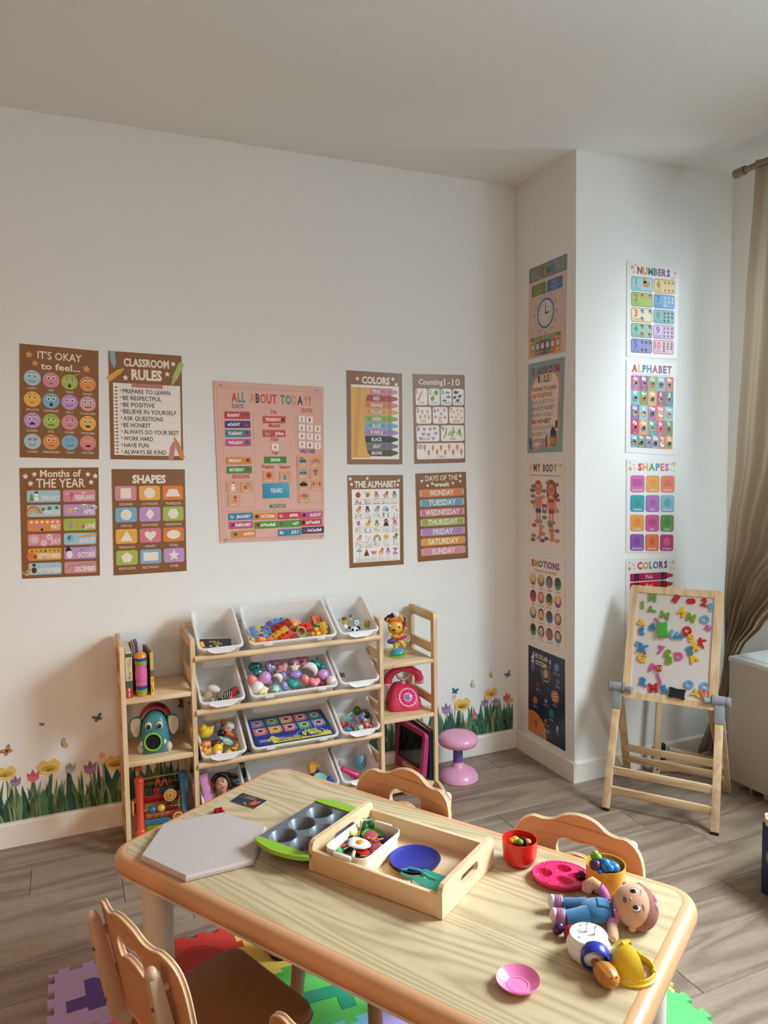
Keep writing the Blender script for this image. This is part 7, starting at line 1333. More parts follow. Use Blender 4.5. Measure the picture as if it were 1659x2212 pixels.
# ------------------------------------------------------------------ chairs
SEATM = mat('brown_leatherette', '#8f5a30', .42, bump=.12, bscale=900, var=.05); BACKM = mat('tan_back_plastic', '#cb9468', .33, var=.02); STRUT = mat('beige_strut_plastic', '#c9ab8e', .42)
wave = [(-.150, .350), (-.158, .44), (-.156, .505), (-.143, .542), (-.115, .560), (-.088, .558), (-.064, .562), (-.036, .577), (0, .583), (.036, .577), (.064, .562), (.088, .558), (.115, .560), (.143, .542), (.156, .505), (.158, .44), (.150, .350), (.110, .322), (.060, .338), (0, .330), (-.060, .338), (-.110, .322)]
hole = [(-.053, .500), (-.048, .518), (-.034, .527), (-.016, .524), (0, .522), (.016, .524), (.034, .527), (.048, .518), (.053, .500), (.044, .479), (.026, .489), (0, .494), (-.026, .489), (-.044, .479)]
def chair(m, label, ply=True):
    t = thing('kids_chair', label, 'chair', m, 'kids chairs around the play table')
    b = B(); P_ = rrect(.300, .285, .035, 6)
    b.loft([[(x * k, y * k, z) for x, y in P_] for k, z in ((.93, .262), (.985, .266), (1, .276), (.995, .288), (.975, .295), (.93, .298))]); part('seat', b, SEATM, t, 'brown cushioned seat', 60)
    part('seat_piping', B().tube([(x * 1.002, y * 1.002, .279) for x, y in P_], .0018, 6, closed=True), SEATM, t)
    part('seat_base', B().plate(rrect(.27, .25, .03, 5), [], .245, .263), LEGW, t)
    # back panel, gently curved and leaning backwards
    W_, H_ = smoothpoly(wave, 5), smoothpoly(hole, 5); b = B(); b.plate([(x, z) for x, z in W_][::-1], [H_], -.0055, .0055)
    bmesh.ops.subdivide_edges(b.bm, edges=[e for e in b.bm.edges if e.calc_length() > .05], cuts=3)
    for v in b.bm.verts:
        x, z, y = v.co.x, v.co.y, v.co.z; v.co = V((x, -.150 - (z - .30) * .17 + y + .9 * x * x, z))
    bk = part('backrest', b, BACKM, t, 'wavy tan back panel with bean-shaped opening', 30)
    def rim(poly, r, k):
        pts = [(x, -.150 - (z - .30) * .17 + .9 * x * x + k, z) for x, z in poly]; return B().tube(pts, r, 6, closed=True)
    for k in (-.0042, .0042): part('edge_ply', rim(W_, .0019, k), mat('pale_edge', '#e6cba6', .4), bk, 'pale edge line', 60); part('edge_ply', rim(H_, .0019, k), mat('pale_edge', '#e6cba6', .4), bk, None, 60)
    for s_ in (-1, 1):
        x = s_ * .118; b = B(); P2 = [(x, -.060, .235), (x, -.118, .262), (x, -.160, .320), (x, -.183, .420), (x, -.205, .535)]; rings = []
        for (px_, py_, pz_), w_, d_ in zip(P2, (.020, .021, .020, .018, .015), (.030, .036, .032, .026, .020)): rings.append([(px_ + u_ * w_ * .6, py_ + v_ * d_ * .5, pz_ + v_ * d_ * .25) for u_, v_ in ((-.9, -1), (.9, -1), (1.1, -.7), (1.1, .7), (.9, 1), (-.9, 1), (-1.1, .7), (-1.1, -.7))])
        b.loft(rings); b.sph((x, -.207, .537), (.0125, .011, .013)); st = part('back_strut', b, STRUT, t, smooth=60)
        for z, y in ((.470, -.2035), (.355, -.187)): part('strut_screw', B().cyl((x, y - .004, z), (x, y, z), .0035, seg=10), SCREW, st)
        for z, y in ((.50, -.189), (.41, -.171)): part('strut_peg', B().cyl((x, y - .008, z), (x, y + .012, z), .0085, seg=12), SLEEVE, st)
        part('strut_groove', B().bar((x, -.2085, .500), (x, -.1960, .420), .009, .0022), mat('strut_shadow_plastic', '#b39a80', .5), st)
        part('armlet', B().box((s_ * .140, -.02, .255), (.014, .22, .016), bev=.005), LEGW, t)
        for y, yo in ((.105, .012), (-.100, -.025)):
            l = part('leg', B().cyl((x, y, .255), (x * 1.05, y + yo * .35, .170), .0135, .0135, 8), LEGW, t); part('leg_sleeve', B().cyl((x * 1.045, y + yo * .3, .188), (x * 1.16, y + yo, .014), .0170, .0185, 20), SLEEVE, l)
            part('foot_cap', B().cyl((x * 1.16, y + yo, .0), (x * 1.155, y + yo, .018), .017, .0185, 16), mat('black_rubber', '#161616', .7), l)
            for z in (.155, .105): part('leg_screw', B().cyl((x * 1.09, y + yo * .6 - .012, z), (x * 1.09 , y + yo * .6 - .0215, z), .0055, seg=12), SCREW, l)
    part('crossbar', B().cyl((-.118, .105, .235), (.118, .105, .235), .009, seg=10), LEGW, t)
    return t
chair(M.Translation((-1.755, -1.545, 0)) @ M.Rotation(radians(-68), 4, 'Z'), 'tan kids chair seen from behind at lower left, brown seat visible')
chair(M.Translation((-1.512, -1.955, 0)) @ M.Rotation(radians(-59), 4, 'Z'), 'kids chair at the bottom picture edge, only strut tip visible')
chair(TTM @ M.Translation((-.178, .155, 0)) @ M.Rotation(radians(180 - 4), 4, 'Z'), 'tan kids chair behind table, nearest the toy rack')
chair(TTM @ M.Translation((.318, .160, 0)) @ M.Rotation(radians(180 + 1), 4, 'Z'), 'tan kids chair behind table, nearest the easel')

# ------------------------------------------------------------------ foam puzzle mat
def foam(c): return mat('eva_foam', c, .65, bump=.35, bscale=260, var=.03)
TS, X0, Y0 = .2545, -2.095, -.845
def edgecurve(n=4, A_=.0085):
    out = [(0, 0)]
    for k in range(n):
        for s_, d in (((.05 if k == 0 else 0), -1), (.30, -1), (.22, 1), (.78, 1), (.70, -1)): out.append(((k + s_) / n, d * A_))
        if k == n - 1: out += [(.9875, -A_)]
    return out
EC = edgecurve()
def tileout():
    p = [(s * TS, d) for s, d in EC] + [(TS + d, -s * TS) for s, d in EC] + [((s) * TS, -TS + d) for s, d in reversed(EC)] + [(d, -s * TS) for s, d in reversed(EC)]
    q = []; 
    for a_ in p:
        if not q or (abs(a_[0] - q[-1][0]) + abs(a_[1] - q[-1][1])) > 1e-5: q.append(a_)
    if abs(q[0][0] - q[-1][0]) + abs(q[0][1] - q[-1][1]) < 1e-5: q.pop()
    # round the corners of the tabs
    out = []; n = len(q)
    for i in range(n):
        a_, b_, c_ = V((*q[i - 1], 0)), V((*q[i], 0)), V((*q[(i + 1) % n], 0)); r = min(.0035, (a_ - b_).length * .35, (c_ - b_).length * .35)
        p0 = b_ + (a_ - b_).normalized() * r; p1 = b_ + (c_ - b_).normalized() * r; out += [(p0.x, p0.y), ((p0.x + p1.x + 2 * b_.x) / 4, (p0.y + p1.y + 2 * b_.y) / 4), (p1.x, p1.y)]
    return out
TO = tileout(); bt = B(); bt.plate([(x * .9985 + .0002, y * .9985 - .0002) for x, y in TO], [], 0, .0105); tme = bt.done('foam_tile', 30)
def lettermesh(ch, size, depth, bev=0, off=0.0):
    c = bpy.data.curves.new('t', 'FONT'); c.body = ch; c.size = size; c.extrude = depth / 2; c.bevel_depth = bev; c.bevel_resolution = 1; c.offset = off; c.resolution_u = 4; c.align_x = 'CENTER'; c.align_y = 'CENTER'
    o = bpy.data.objects.new('t', c); me = bpy.data.meshes.new_from_object(o); bpy.data.objects.remove(o); bpy.data.curves.remove(c)
    xs = [v.co.x for v in me.vertices]; ys = [v.co.y for v in me.vertices]; me.transform(M.Translation((-(min(xs) + max(xs)) / 2, -(min(ys) + max(ys)) / 2, 0))); return me
tiles = [('#b59ccc', 0, 0, '4', '#5a3a8c', 'lavender foam tile with dark purple numeral 4 at left', 90), ('#c9352f', 1, 0, 'O', '#a82a26', 'red foam tile beside the lavender tile', 0), ('#e3c055', 2, 0, 'O', '#d07a2f', 'yellow foam tile with orange disc under table', 0), ('#6fb5cf', 3, 0, 'B', '#2f6f9a', 'blue foam tile under far table side', 0),
         ('#d9687c', 0, 1, '7', '#a83a56', 'pink foam tile beside the lavender tile, nearer camera', 0), ('#e0954a', 1, 1, '2', '#b5602a', 'orange foam tile hidden under front chair', 0), ('#55b552', 2, 1, 'T', '#1f8a68', 'green foam tile with teal letter T under table', -94), ('#74b9d6', 3, 1, 'S', '#2f6fa8', 'light blue foam tile right of the green T tile', 0), ('#c9352f', 4, 1, 'M', '#8f2320', 'red foam tile under the middle of table', 0), ('#b59ccc', 5, 1, 'N', '#5a3a8c', 'lavender foam tile under the far table end', 0),
         ('#e3c055', 1, 2, 'A', '#d07a2f', 'yellow foam tile below the orange one', 0), ('#74b9d6', 2, 2, 'E', '#5fae3a', 'light blue foam tile with green inlay at bottom edge', 0), ('#b09ad0', 3, 2, 'D', '#5a3a9c', 'lavender foam tile with purple inlay at bottom edge', 30), ('#55b552', 4, 2, 'H', '#1f8a68', 'green foam tile under the near table middle', 0), ('#e8d583', 5, 2, 'C', '#d9a03c', 'pale yellow foam tile right of the table end', 0),
         ('#d9687c', 3, 3, 'K', '#a83a56', 'pink foam tile below the purple inlay tile', 0), ('#74b9d6', 4, 3, 'L', '#2f6fa8', 'blue foam tile beside the green circle tile', 0), ('#5cc46a', 5, 3, 'J', '#2f9c86', 'green foam tile with dotted circle right of table', 60)]
for c, i, j, ch_, c2, lab, rz in tiles:
    me = tme.copy(); me.materials.clear(); me.materials.append(foam(c)); t = tag(link('foam_tile', me, None, mw((X0 + i * TS, Y0 - j * TS, 0))), lab, 'foam mat tile', 'foam puzzle mat tiles')
    if ch_ == 'O':
        lb = B(); lb.plate([(.075 * cos(q), .085 * sin(q)) for q in [2 * pi * k / 32 for k in range(32)]], [], -.001, .0012); o = part('inlay', lb, foam(c2), t, 'darker inlay disc')
    else:
        lm = lettermesh(ch_, .215, .0024, 0, .011); lm.materials.append(foam(c2)); o = link('inlay', lm, t); o['label'] = 'inlaid darker ' + ('numeral ' if ch_.isdigit() else 'letter ') + ch_
    o.location = (TS / 2 + (.018 if ch_ == 'T' else 0), -TS / 2 - .008, .0105); o.rotation_euler = (0, 0, radians(rz)); 
    if ch_ == '4': o.scale = (1.05, 1.05, 1); o.location = (.125, -.130, .0105); o.rotation_euler = (0, 0, radians(-86))
    if (i, j) == (5, 3):
        for r_, n_ in ((.008, 8), (.014, 14), (.020, 20), (.026, 26)):
            b = B(); [b.sph((.115 + r_ * cos(2 * pi * k / n_), -.050 + r_ * sin(2 * pi * k / n_), .0106), (.0013, .0013, .0006), seg=6, rings=4) for k in range(n_)]; part('dot_ring', b, foam('#3f9c50'), t)

# ------------------------------------------------------------------ things on the table
P_ = [(-.487, -.279), (-.567, -.152), (-.487, -.026), (-.341, -.018), (-.256, -.148), (-.330, -.279)]
FELT = mat('grey_felt', '#bdb0ac', .95, bump=.9, bscale=420, var=.16)
b = B(); cx_, cy_ = -.411, -.15; b.loft([[(cx_ + (x - cx_) * k, cy_ + (y - cy_) * k, z) for x, y in P_] for k, z in ((.985, 0), (1, .001), (1, .008), (.965, .0125))])
tag(obj('felt_board', b, FELT, None, TTM @ M.Translation((0, 0, ZT)), 20), 'grey-pink felt hexagon board at the left end of the table', 'board')
b = B(); rr_ = random.Random(4)
for k in range(9): b.bar((-.024 + .005 * k, rr_.uniform(-.004, .004), .003 + rr_.uniform(0, .004)), (-.014 + .005 * k, rr_.uniform(-.012, .012), .008 + rr_.uniform(0, .004)), .006, .007)
b.sph((-.018, 0, .005), (.010, .009, .006), seg=10, rings=6); single('red_lobster_charm', 'small dark red spiky plastic piece above the felt board', 'toy', b, mat('red_clear_plastic', '#a3142c', .15), TTM @ V((*(-0.4997, -0.0258), ZT)), (0, 0, -75), None, 20)
# paper card (its square code is left out)
pc = [(-0.5344, 0.0419), (-0.5428, 0.0957), (-0.4525, 0.0989), (-0.4488, 0.0477)]
a = Art(100, 62); a.rect(0, 0, 100, 62, '#22242e'); a.up()
for k, (x0, x1) in enumerate(((30, 62), (12, 58), (26, 66), (8, 44))): a.rect(x0, 8 + 5 * k, x1, 9.6 + 5 * k, '#a05a5c' if k % 2 else '#c9b8b4')
a.poly([(66, 28), (70, 16), (76, 26), (82, 18), (92, 16), (94, 22), (88, 28), (84, 46), (70, 52), (64, 44)], '#cf4a2c'); a.star(50, 50, 6, '#e09a4a', .5, 6); a.el(90, 19, 3, 2.6, '#e6c0b0', 10); a.el(60, 56, 3, 2, '#c9a45a', 8)
k4 = [pc[1], pc[2], pc[3], pc[0]]
def T4(x, y):
    u_, v_ = x / 100, y / 62; return tuple((1 - v_) * ((1 - u_) * k4[0][i] + u_ * k4[1][i]) + v_ * ((1 - u_) * k4[3][i] + u_ * k4[2][i]) for i in (0, 1))
me = a.mesh('note_card', T4, .0001); me.materials.append(PRINT); bm = bmesh.new(); bm.from_mesh(me); cl = bm.verts.layers.float_color['Col']
lo = [bm.verts.new((*p, -.0007)) for p in k4]; hi = [bm.verts.new((*p, -.00003)) for p in k4]
for v in lo + hi: v[cl] = (.7, .7, .68, 1)
for i in range(4): bm.faces.new((lo[(i + 1) % 4], lo[i], hi[i], hi[(i + 1) % 4]))
bm.to_mesh(me); bm.free(); tag(link('note_card', me, None, TTM @ M.Translation((0, 0, ZT + .0008))), 'black printed card with orange bird near the far left table end', 'card')
# muffin pan with green silicone grips
cups = [(-0.2475, 0.0725), (-0.2466, 0.0052), (-0.2452, -0.0651), (-0.1819, 0.0733), (-0.1818, 0.0080), (-0.1784, -0.0613)]
mx_ = sum(p[0] for p in cups) / 6; my_ = sum(p[1] for p in cups) / 6; dv = (V((*cups[0], 0)) - V((*cups[2], 0)) + V((*cups[3], 0)) - V((*cups[5], 0))); an = atan2(dv.y, dv.x); sp = dv.length / 4
pm = TTM @ M.Translation((mx_, my_, ZT)) @ M.Rotation(an, 4, 'Z'); wy = (V((*cups[3], 0)) - V((*cups[0], 0))).length / 2
t = thing('muffin_pan', 'grey six-cup muffin pan with lime green grips left of the tray', 'baking pan', pm); PAN_ = mat('grey_nonstick', '#5e646a', .35, var=.03)
cc = [(i * sp, j * wy) for i in (-1, 0, 1) for j in (-1, 1)]; circ = lambda c0, r, n=28: [(c0[0] + r * cos(2 * pi * k / n), c0[1] + r * sin(2 * pi * k / n)) for k in range(n)]
b = B(); b.plate(rrect(3 * sp + .020, 4 * wy + .004 if 4 * wy > .15 else .158, .012, 5), [circ(c0, .0325) for c0 in cc], .0330, .0352); part('pan_deck', b, PAN_, t)
for c0 in cc: part('cup', B().lathe([(.0328, .0352), (.0318, .0345), (.0245, .002), (.0235, .0008), (.0001, .0008), (.0001, 0), (.0250, 0), (.0335, .0330)], (*c0, 0), None, 28, caps=(0, 0)), PAN_, t, smooth=50)
for s_ in (-1, 1):
    ol = [(s_ * (1.5 * sp + .004), -.078), (s_ * (1.5 * sp + .022), -.060), (s_ * (1.5 * sp + .032), 0), (s_ * (1.5 * sp + .022), .060), (s_ * (1.5 * sp + .004), .078), (s_ * (1.5 * sp + .001), 0)]
    o_ = smoothpoly(ol, 5); b = B(); b.plate(o_, [], .0290, .0385); part('grip', b, pl('#86b02a', .45), t, 'lime green silicone grip', 30)
# wooden tray
tc_ = (-0.0277, 0.0052)
trm = TTM @ M.Translation((.026, .029, ZT)) @ M.Rotation(radians(1.6), 4, 'Z'); TL_, TW_ = .336, .236
t = thing('wooden_tray', 'birch ply tray with slotted end walls in the middle of table', 'tray', trm)
part('tray_floor', B().box((0, 0, .004), (TL_ - .012, TW_ - .012, .006)), PLY, t)
for s_ in (-1, 1): part('long_side', B().box((0, s_ * (TW_ / 2 - .005), .0235), (TL_ - .020, .010, .047), bev=.0012), PLY, t)
for s_ in (-1, 1):
    P2 = [(x, y + .033) for x, y in [(-TW_ / 2, -.033), (TW_ / 2, -.033), (TW_ / 2, .022), (TW_ / 2 - .004, .030), (TW_ / 2 - .012, .034), (-TW_ / 2 + .012, .034), (-TW_ / 2 + .004, .030), (-TW_ / 2, .022)]]
    b = B(); b.T = M.Translation((s_ * (TL_ / 2 - .005), 0, 0)) @ rotm(90, 0, 90).to_4x4(); b.plate(P2, [rrect(.080, .022, .0105, 6, 0, .038)], -.0055, .0055); e = part('end_wall', b, PLY, t, 'end wall with hand slot', 25)
    for k in (-.0025, .0025):
        part('ply_line', B().tube([(s_ * (TL_ / 2 - .005) + k, y, z + .0002) for y, z in P2[2:]], .0007, 4), mat('ply_edge_dark', '#b08a62', .6), e)
# cream food tub
q4 = [(-0.1123, -0.0746), (-0.1181, 0.0858), (-0.0046, 0.0813), (0.0027, -0.0864)]
tq = M.Translation((sum(p[0] for p in q4) / 4, sum(p[1] for p in q4) / 4, 0)); d1 = V((q4[1][0] - q4[0][0] + q4[2][0] - q4[3][0], q4[1][1] - q4[0][1] + q4[2][1] - q4[3][1], 0)) / 2; d2 = V((q4[2][0] - q4[1][0] + q4[3][0] - q4[0][0], q4[2][1] - q4[1][1] + q4[3][1] - q4[0][1], 0)) / 2
LB_, WB_ = d1.length * .97, d2.length * .97; tubm = TTM @ tq @ M.Translation((0, 0, ZT + .0075)) @ M.Rotation(atan2(d1.y, d1.x), 4, 'Z')
t = thing('food_tub', 'stained cream plastic tub of play food standing in the tray', 'tub', tubm); CRM = mat('stained_cream_plastic', '#ded5c3', .45, bscale=14, var=.10)
R4 = lambda g, z, r=.020: [(x, y, z) for x, y in rrect(LB_ + g, WB_ + g, r, 5)]
b = B(); b.loft([R4(-.012, .0), R4(-.010, .001), R4(-.006, .036), R4(-.001, .037), R4(.0, .047), R4(-.003, .0485), R4(-.006, .047), R4(-.011, .004), R4(-.020, .0025)], caps=(True, True)); part('tub_body', b, CRM, t, smooth=40)
for s_ in (-1, 1): part('tub_handle', B().box((s_ * (LB_ / 2 + .002), 0, .0405), (.008, WB_ * .42, .014), bev=.002), mat('clear_tape', '#e3ddd2', .3), t)
GF = 'play food in the cream tub'
def food(nm, lab, b, c, p, rot=(0, 0, 0), cat='play food', sm=50): return tag(obj(nm, b, pl(c, .35), None, TTM @ at((*p[0], p[1]), *rot), sm), lab, cat, GF)
def disc(r, h, n=24): return B().lathe([(.0001, 0), (r * .94, 0), (r, h * .3), (r, h * .7), (r * .94, h), (.0001, h)], seg=n)
ZF = .556
t = thing('fried_egg', 'toy fried egg with orange yolk on top of the play food', 'play food', TTM @ at((*(-0.0695, -0.0023), .560), 4, 4, 10), GF)
P3 = smoothpoly([(.0265 * (1 + .10 * sin(3 * q + 1)) * cos(q), .0215 * (1 + .12 * cos(2 * q)) * sin(q)) for q in [2 * pi * k / 12 for k in range(12)]], 4); b = B(); b.loft([[(x * k, y * k, z) for x, y in P3] for k, z in ((.92, 0), (1, .0015), (.95, .004), (.6, .0048))]); part('egg_white', b, pl('#e6dcd6', .35), t, None, 60); part('yolk', B().sph((.002, .001, .0046), (.0085, .0085, .0036)), pl('#dd8f2f', .3), t, 'orange yolk')
t = thing('broccoli', 'dark green toy broccoli in the far tub corner', 'play food', TTM @ at((*(-0.1014, 0.0756), .556)), GF)
b = B(); [b.sph((x, y, z), r, seg=12, rings=8) for x, y, z, r in ((-.009, 0, .010, .010), (.009, .003, .010, .0105), (0, .008, .014, .009), (0, -.008, .006, .0095))]; part('florets', b, mat('green_bumpy_plastic', '#1f6b38', .45, bump=1, bscale=500), t, smooth=60); part('stalk', B().cyl((0, 0, -.014), (0, 0, .004), .006, .007, 10), pl('#2f7a44'), t)
b = B(); P3 = [((.0235 + (.0016 if k % 2 else -.0010)) * cos(2 * pi * k / 32), (.0235 + (.0016 if k % 2 else -.0010)) * sin(2 * pi * k / 32)) for k in range(32)]; b.loft([[(x * k, y * k, z + (.001 * sin(i) if k > .9 else 0)) for i, (x, y) in enumerate(P3)] for k, z in ((.9, 0), (1, .001), (1, .003), (.5, .0025))])
food('lettuce_leaf', 'bright green toy lettuce under the salami slice', b, '#4fb04c', ((-0.0740, 0.0549), .554), (8, 8, 0)); food('salami_slice', 'rose salami slice on the lettuce', disc(.0155, .003), '#b5485c', ((-0.0685, 0.0422), .560), (12, 8, 0)); food('salami_slice', 'rose salami slice right of the fried egg', disc(.0155, .003), '#b04a52', ((-0.0430, 0.0214), .554), (14, 12, 0)); food('bread_round', 'cream round under the right salami slice', disc(.0160, .003), '#dcc298', ((-0.0377, 0.0211), .550), (14, 12, 0))
food('tomato_slice', 'red tomato slice in front of the fried egg', disc(.0190, .004), '#bf2420', ((-0.0553, -0.0036), .548), (-6, 8, 0)); food('tomato_slice', 'dark red tomato slice left of the fried egg', disc(.0140, .004), '#a83226', ((-0.1040, -0.0110), .550), (0, -12, 0)); food('ham_slice', 'dark maroon slice low in front of tub', disc(.0150, .004), '#7a1f1c', ((-0.0417, -0.0021), .543), (0, 14, 0))
food('eggplant', 'purple toy eggplant at right wall of tub', B().sph((0, 0, 0), (.0235, .0130, .0120), rotm(0, 0, 20)), '#3d1f4c', ((-0.0373, 0.0551), .552)); food('corn_cob', 'pale yellow toy corn at left of tub', B().sph((0, 0, 0), (.0095, .0105, .0200), rotm(30, 0, 0)), '#d9c878', ((-0.1135, 0.0292), .555)); food('olive_ring', 'dark green pepper ring left of the egg', B().tube([(.0125 * cos(q), .0110 * sin(q) * (1 + .15 * cos(3 * q)), 0) for q in [2 * pi * k / 20 for k in range(20)]], .0022, 7, closed=True), '#1f4a38', ((-0.0998, 0.0076), .557), (14, -8, 0))
food('cheese_slice', 'orange cheese slice with holes at left of tub', B().box((0, 0, 0), (.020, .016, .004), bev=.001), '#e0962c', ((-0.1216, 0.0076), .558), (50, -20, 20)); food('cheese_slice', 'pale cheese chunk below the orange cheese', B().box((0, 0, 0), (.015, .014, .006), bev=.002), '#dccf94', ((-0.1187, -0.0157), .553), (40, -20, 20)); food('herb_leaf', 'light green leaf at left front of tub', B().sph((0, 0, 0), (.0185, .0075, .0035), rotm(0, 0, -50)), '#5cb862', ((-0.1044, -0.0280), .550)); food('blue_candy', 'small blue piece at left front of tub', B().sph((0, 0, 0), (.010, .006, .005)), '#2f8fc0', ((-0.0938, -0.0356), .546), (0, 0, -50))
food('bacon_strip', 'orange wavy strip beside the salami', B().tube([(-.018 + .0036 * k, .0035 * sin(k * 1.5), 0) for k in range(11)], .0018, 6), '#dc8a35', ((-0.0445, 0.0288), .566), (0, 0, 25)); food('french_fry', 'long pale stick standing at back of tub', B().box((0, 0, 0), (.004, .004, .048), bev=.001), '#c9b05a', ((-0.1081, 0.0562), .558), (8, 10, 0)); food('french_fry', 'yellow stick lying along front rim of tub', B().box((0, 0, 0), (.040, .004, .004), bev=.001), '#dcb85c', ((-0.0319, -0.0172), .549), (0, -4, 12)); food('french_fry', 'short amber stick by the pepper ring', B().box((0, 0, 0), (.004, .004, .018), bev=.001), '#cf9a4a', ((-0.0997, 0.0367), .556), (-20, 10, 0))
food('bread_stick', 'cream curved stick at the front rim of tub', B().tube([(-.018, .006, 0), (-.006, .003, .001), (.006, -.002, 0), (.018, -.003, -.001)], [.003, .0042, .0042, .0025], 8), '#dcc59c', ((-0.0626, -0.0312), .552), (0, 0, -42)); food('nut', 'orange nut shape right front of tub', B().sph((0, 0, 0), (.008, .006, .004)), '#c9822f', ((-0.0304, 0.0047), .550)); food('dark_leaf', 'dark green leaf low at right of tub', B().sph((0, 0, 0), (.012, .008, .004)), '#2a4a34', ((-0.0336, 0.0255), .546)); food('mushroom', 'brown piece inside the pepper ring', B().sph((0, 0, 0), (.009, .008, .006)), '#7a4428', ((-0.1012, -0.0007), .553))
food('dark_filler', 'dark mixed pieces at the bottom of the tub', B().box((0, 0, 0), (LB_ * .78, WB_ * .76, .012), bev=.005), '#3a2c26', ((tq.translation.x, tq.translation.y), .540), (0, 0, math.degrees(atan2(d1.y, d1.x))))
# plates and tongs in the tray
def plate(lab, c, z, r, p, nm='toy_plate'): return single(nm, lab, 'toy plate', B().lathe([(.0001, 0), (r * .80, 0), (r * .97, .0075), (r, .0095), (r * .985, .0100), (r * .93, .0085), (r * .82, .0022), (.0001, .0020)], seg=44), pl(c, .35), TTM @ V((*p, z)), (0, 0, 0), 'stacked toy plates in the tray', 50)
pp_ = (0.0525, 0.0429)
plate('yellow toy plate under the blue plate in the tray', '#d99c34', ZT + .0075, .0570, (pp_[0] - .001, pp_[1] - .004)); plate('dark blue toy plate on top in the tray', '#2b2f8c', ZT + .0135, .0575, pp_)
t = thing('toy_tongs', 'turquoise toy tongs lying at the tray front', 'toy tongs', TTM @ at((*(0.1043, -0.0079), ZT + .010), 0, 0, -3)); TQ = pl('#45b09a', .35)
for s_ in (-1, 1):
    part('arm', B().tube([(-.050, .006 * s_, .006), (-.046, .014 * s_, .008), (-.020, .016 * s_, .010), (.010, .010 * s_, .008), (.048, .015 * s_, .006)], [.0032, .0034, .0036, .004, .0045], 8), TQ, t, smooth=60)
    P3 = smoothpoly([(-.018, -.006), (.010, -.008), (.040, -.009), (.046, -.004), (.044, .004), (.046, .010), (.010, .008), (-.018, .006)], 3); b = B(); b.T = M.Translation((.008, .015 * s_ + .002, .010)) @ rotm(40 * s_ * 0 + 25, 0, -2 * s_).to_4x4(); b.plate(P3, [], 0, .0025); part('grip', b, TQ, t)
part('hinge', B().tube([(-.050, -.006, .006), (-.056, 0, .006), (-.050, .006, .006)], .0036, 8), TQ, t)
t = thing('cream_disc', 'pale disc under the turquoise tongs in the tray', 'toy', tm((0.1058, -0.0025), ZT + .0072)); part('disc', disc(.0270, .003), pl('#cfc6b2', .5), t)
# red and yellow cups with berries
def cup(lab, c, p, r, h):
    t = thing('toy_cup', lab, 'toy cup', tm(p)); part('cup', B().lathe([(.0001, 0), (r * .62, 0), (r * .80, h * .07), (r * .95, h * .30), (r, h * .7), (r, h), (r * .955, h), (r * .95, h * .5), (r * .80, h * .14), (.0001, h * .06)], seg=40), mat('cup_plastic', c, .28, var=.01), t, smooth=50)
pr = (0.2358, 0.1910); cup('red toy cup holding small fruit near the far table edge', '#d0241c', pr, .0385, .056)
py2 = (0.4298, 0.1923); cup('yellow-orange toy cup heaped with blue pieces near doll', '#e09a20', py2, .0400, .058)
def bit(lab, c, p, z, s, nm='toy_fruit', g='fruit pieces in the toy cups', rot=(0, 0, 0)): tag(obj(nm, B().sph((0, 0, 0), s, seg=16, rings=10), pl(c, .3), None, tm(p, z, *rot), 60), lab, 'toy fruit', g)
for lab, c, p, s in (('yellow round piece in the red cup', '#d9a424', (0.2261, 0.1881), (.0095, .0095, .0080)), ('dark purple piece in the red cup', '#3a1a3c', (0.2447, 0.1964), (.0105, .0085, .0080)), ('green piece in the red cup', '#5f9a2c', (0.2383, 0.1854), (.0085, .0075, .0070)), ('orange piece at right in the red cup', '#e08f2c', (0.2530, 0.1971), (.0075, .0070, .0060)), ('orange piece at left in the red cup', '#d98a28', (0.2204, 0.1802), (.0070, .0065, .0060)), ('yellow cap on the yellow piece in the red cup', '#e6b52e', (0.2303, 0.1911), (.0065, .0065, .0040))): bit(lab, c, p, .572, s)
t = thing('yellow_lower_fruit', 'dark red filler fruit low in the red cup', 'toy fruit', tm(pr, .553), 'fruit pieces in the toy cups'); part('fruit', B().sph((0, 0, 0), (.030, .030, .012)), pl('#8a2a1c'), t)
for lab, c, p, z, s in (('bright green piece on top of the yellow cup', '#5f9c30', (0.4163, 0.1724), .598, (.0125, .0095, .0085)), ('green tip of the green piece on yellow cup', '#7ab83c', (0.4148, 0.1711), .606, (.0070, .0065, .0060)), ('purple berry in the yellow cup', '#4a2050', (0.4191, 0.1590), .588, (.0130, .0115, .0110)), ('blue bird-like piece in the yellow cup', '#2474b8', (0.4363, 0.1675), .588, (.0130, .0110, .0150)), ('blue round piece at right in the yellow cup', '#2876b5', (0.4500, 0.1784), .584, (.0140, .0120, .0100)), ('light blue knob in the yellow cup', '#3f90cc', (0.4502, 0.1612), .590, (.0065, .0060, .0060)), ('small blue bit at front of yellow cup', '#2a6fa8', (0.4302, 0.1539), .580, (.0060, .0050, .0050))): bit(lab, c, p, z, s)
bit('dark blue filler fruit low in the yellow cup', '#1f4a7a', py2, .572, (.030, .030, .010))
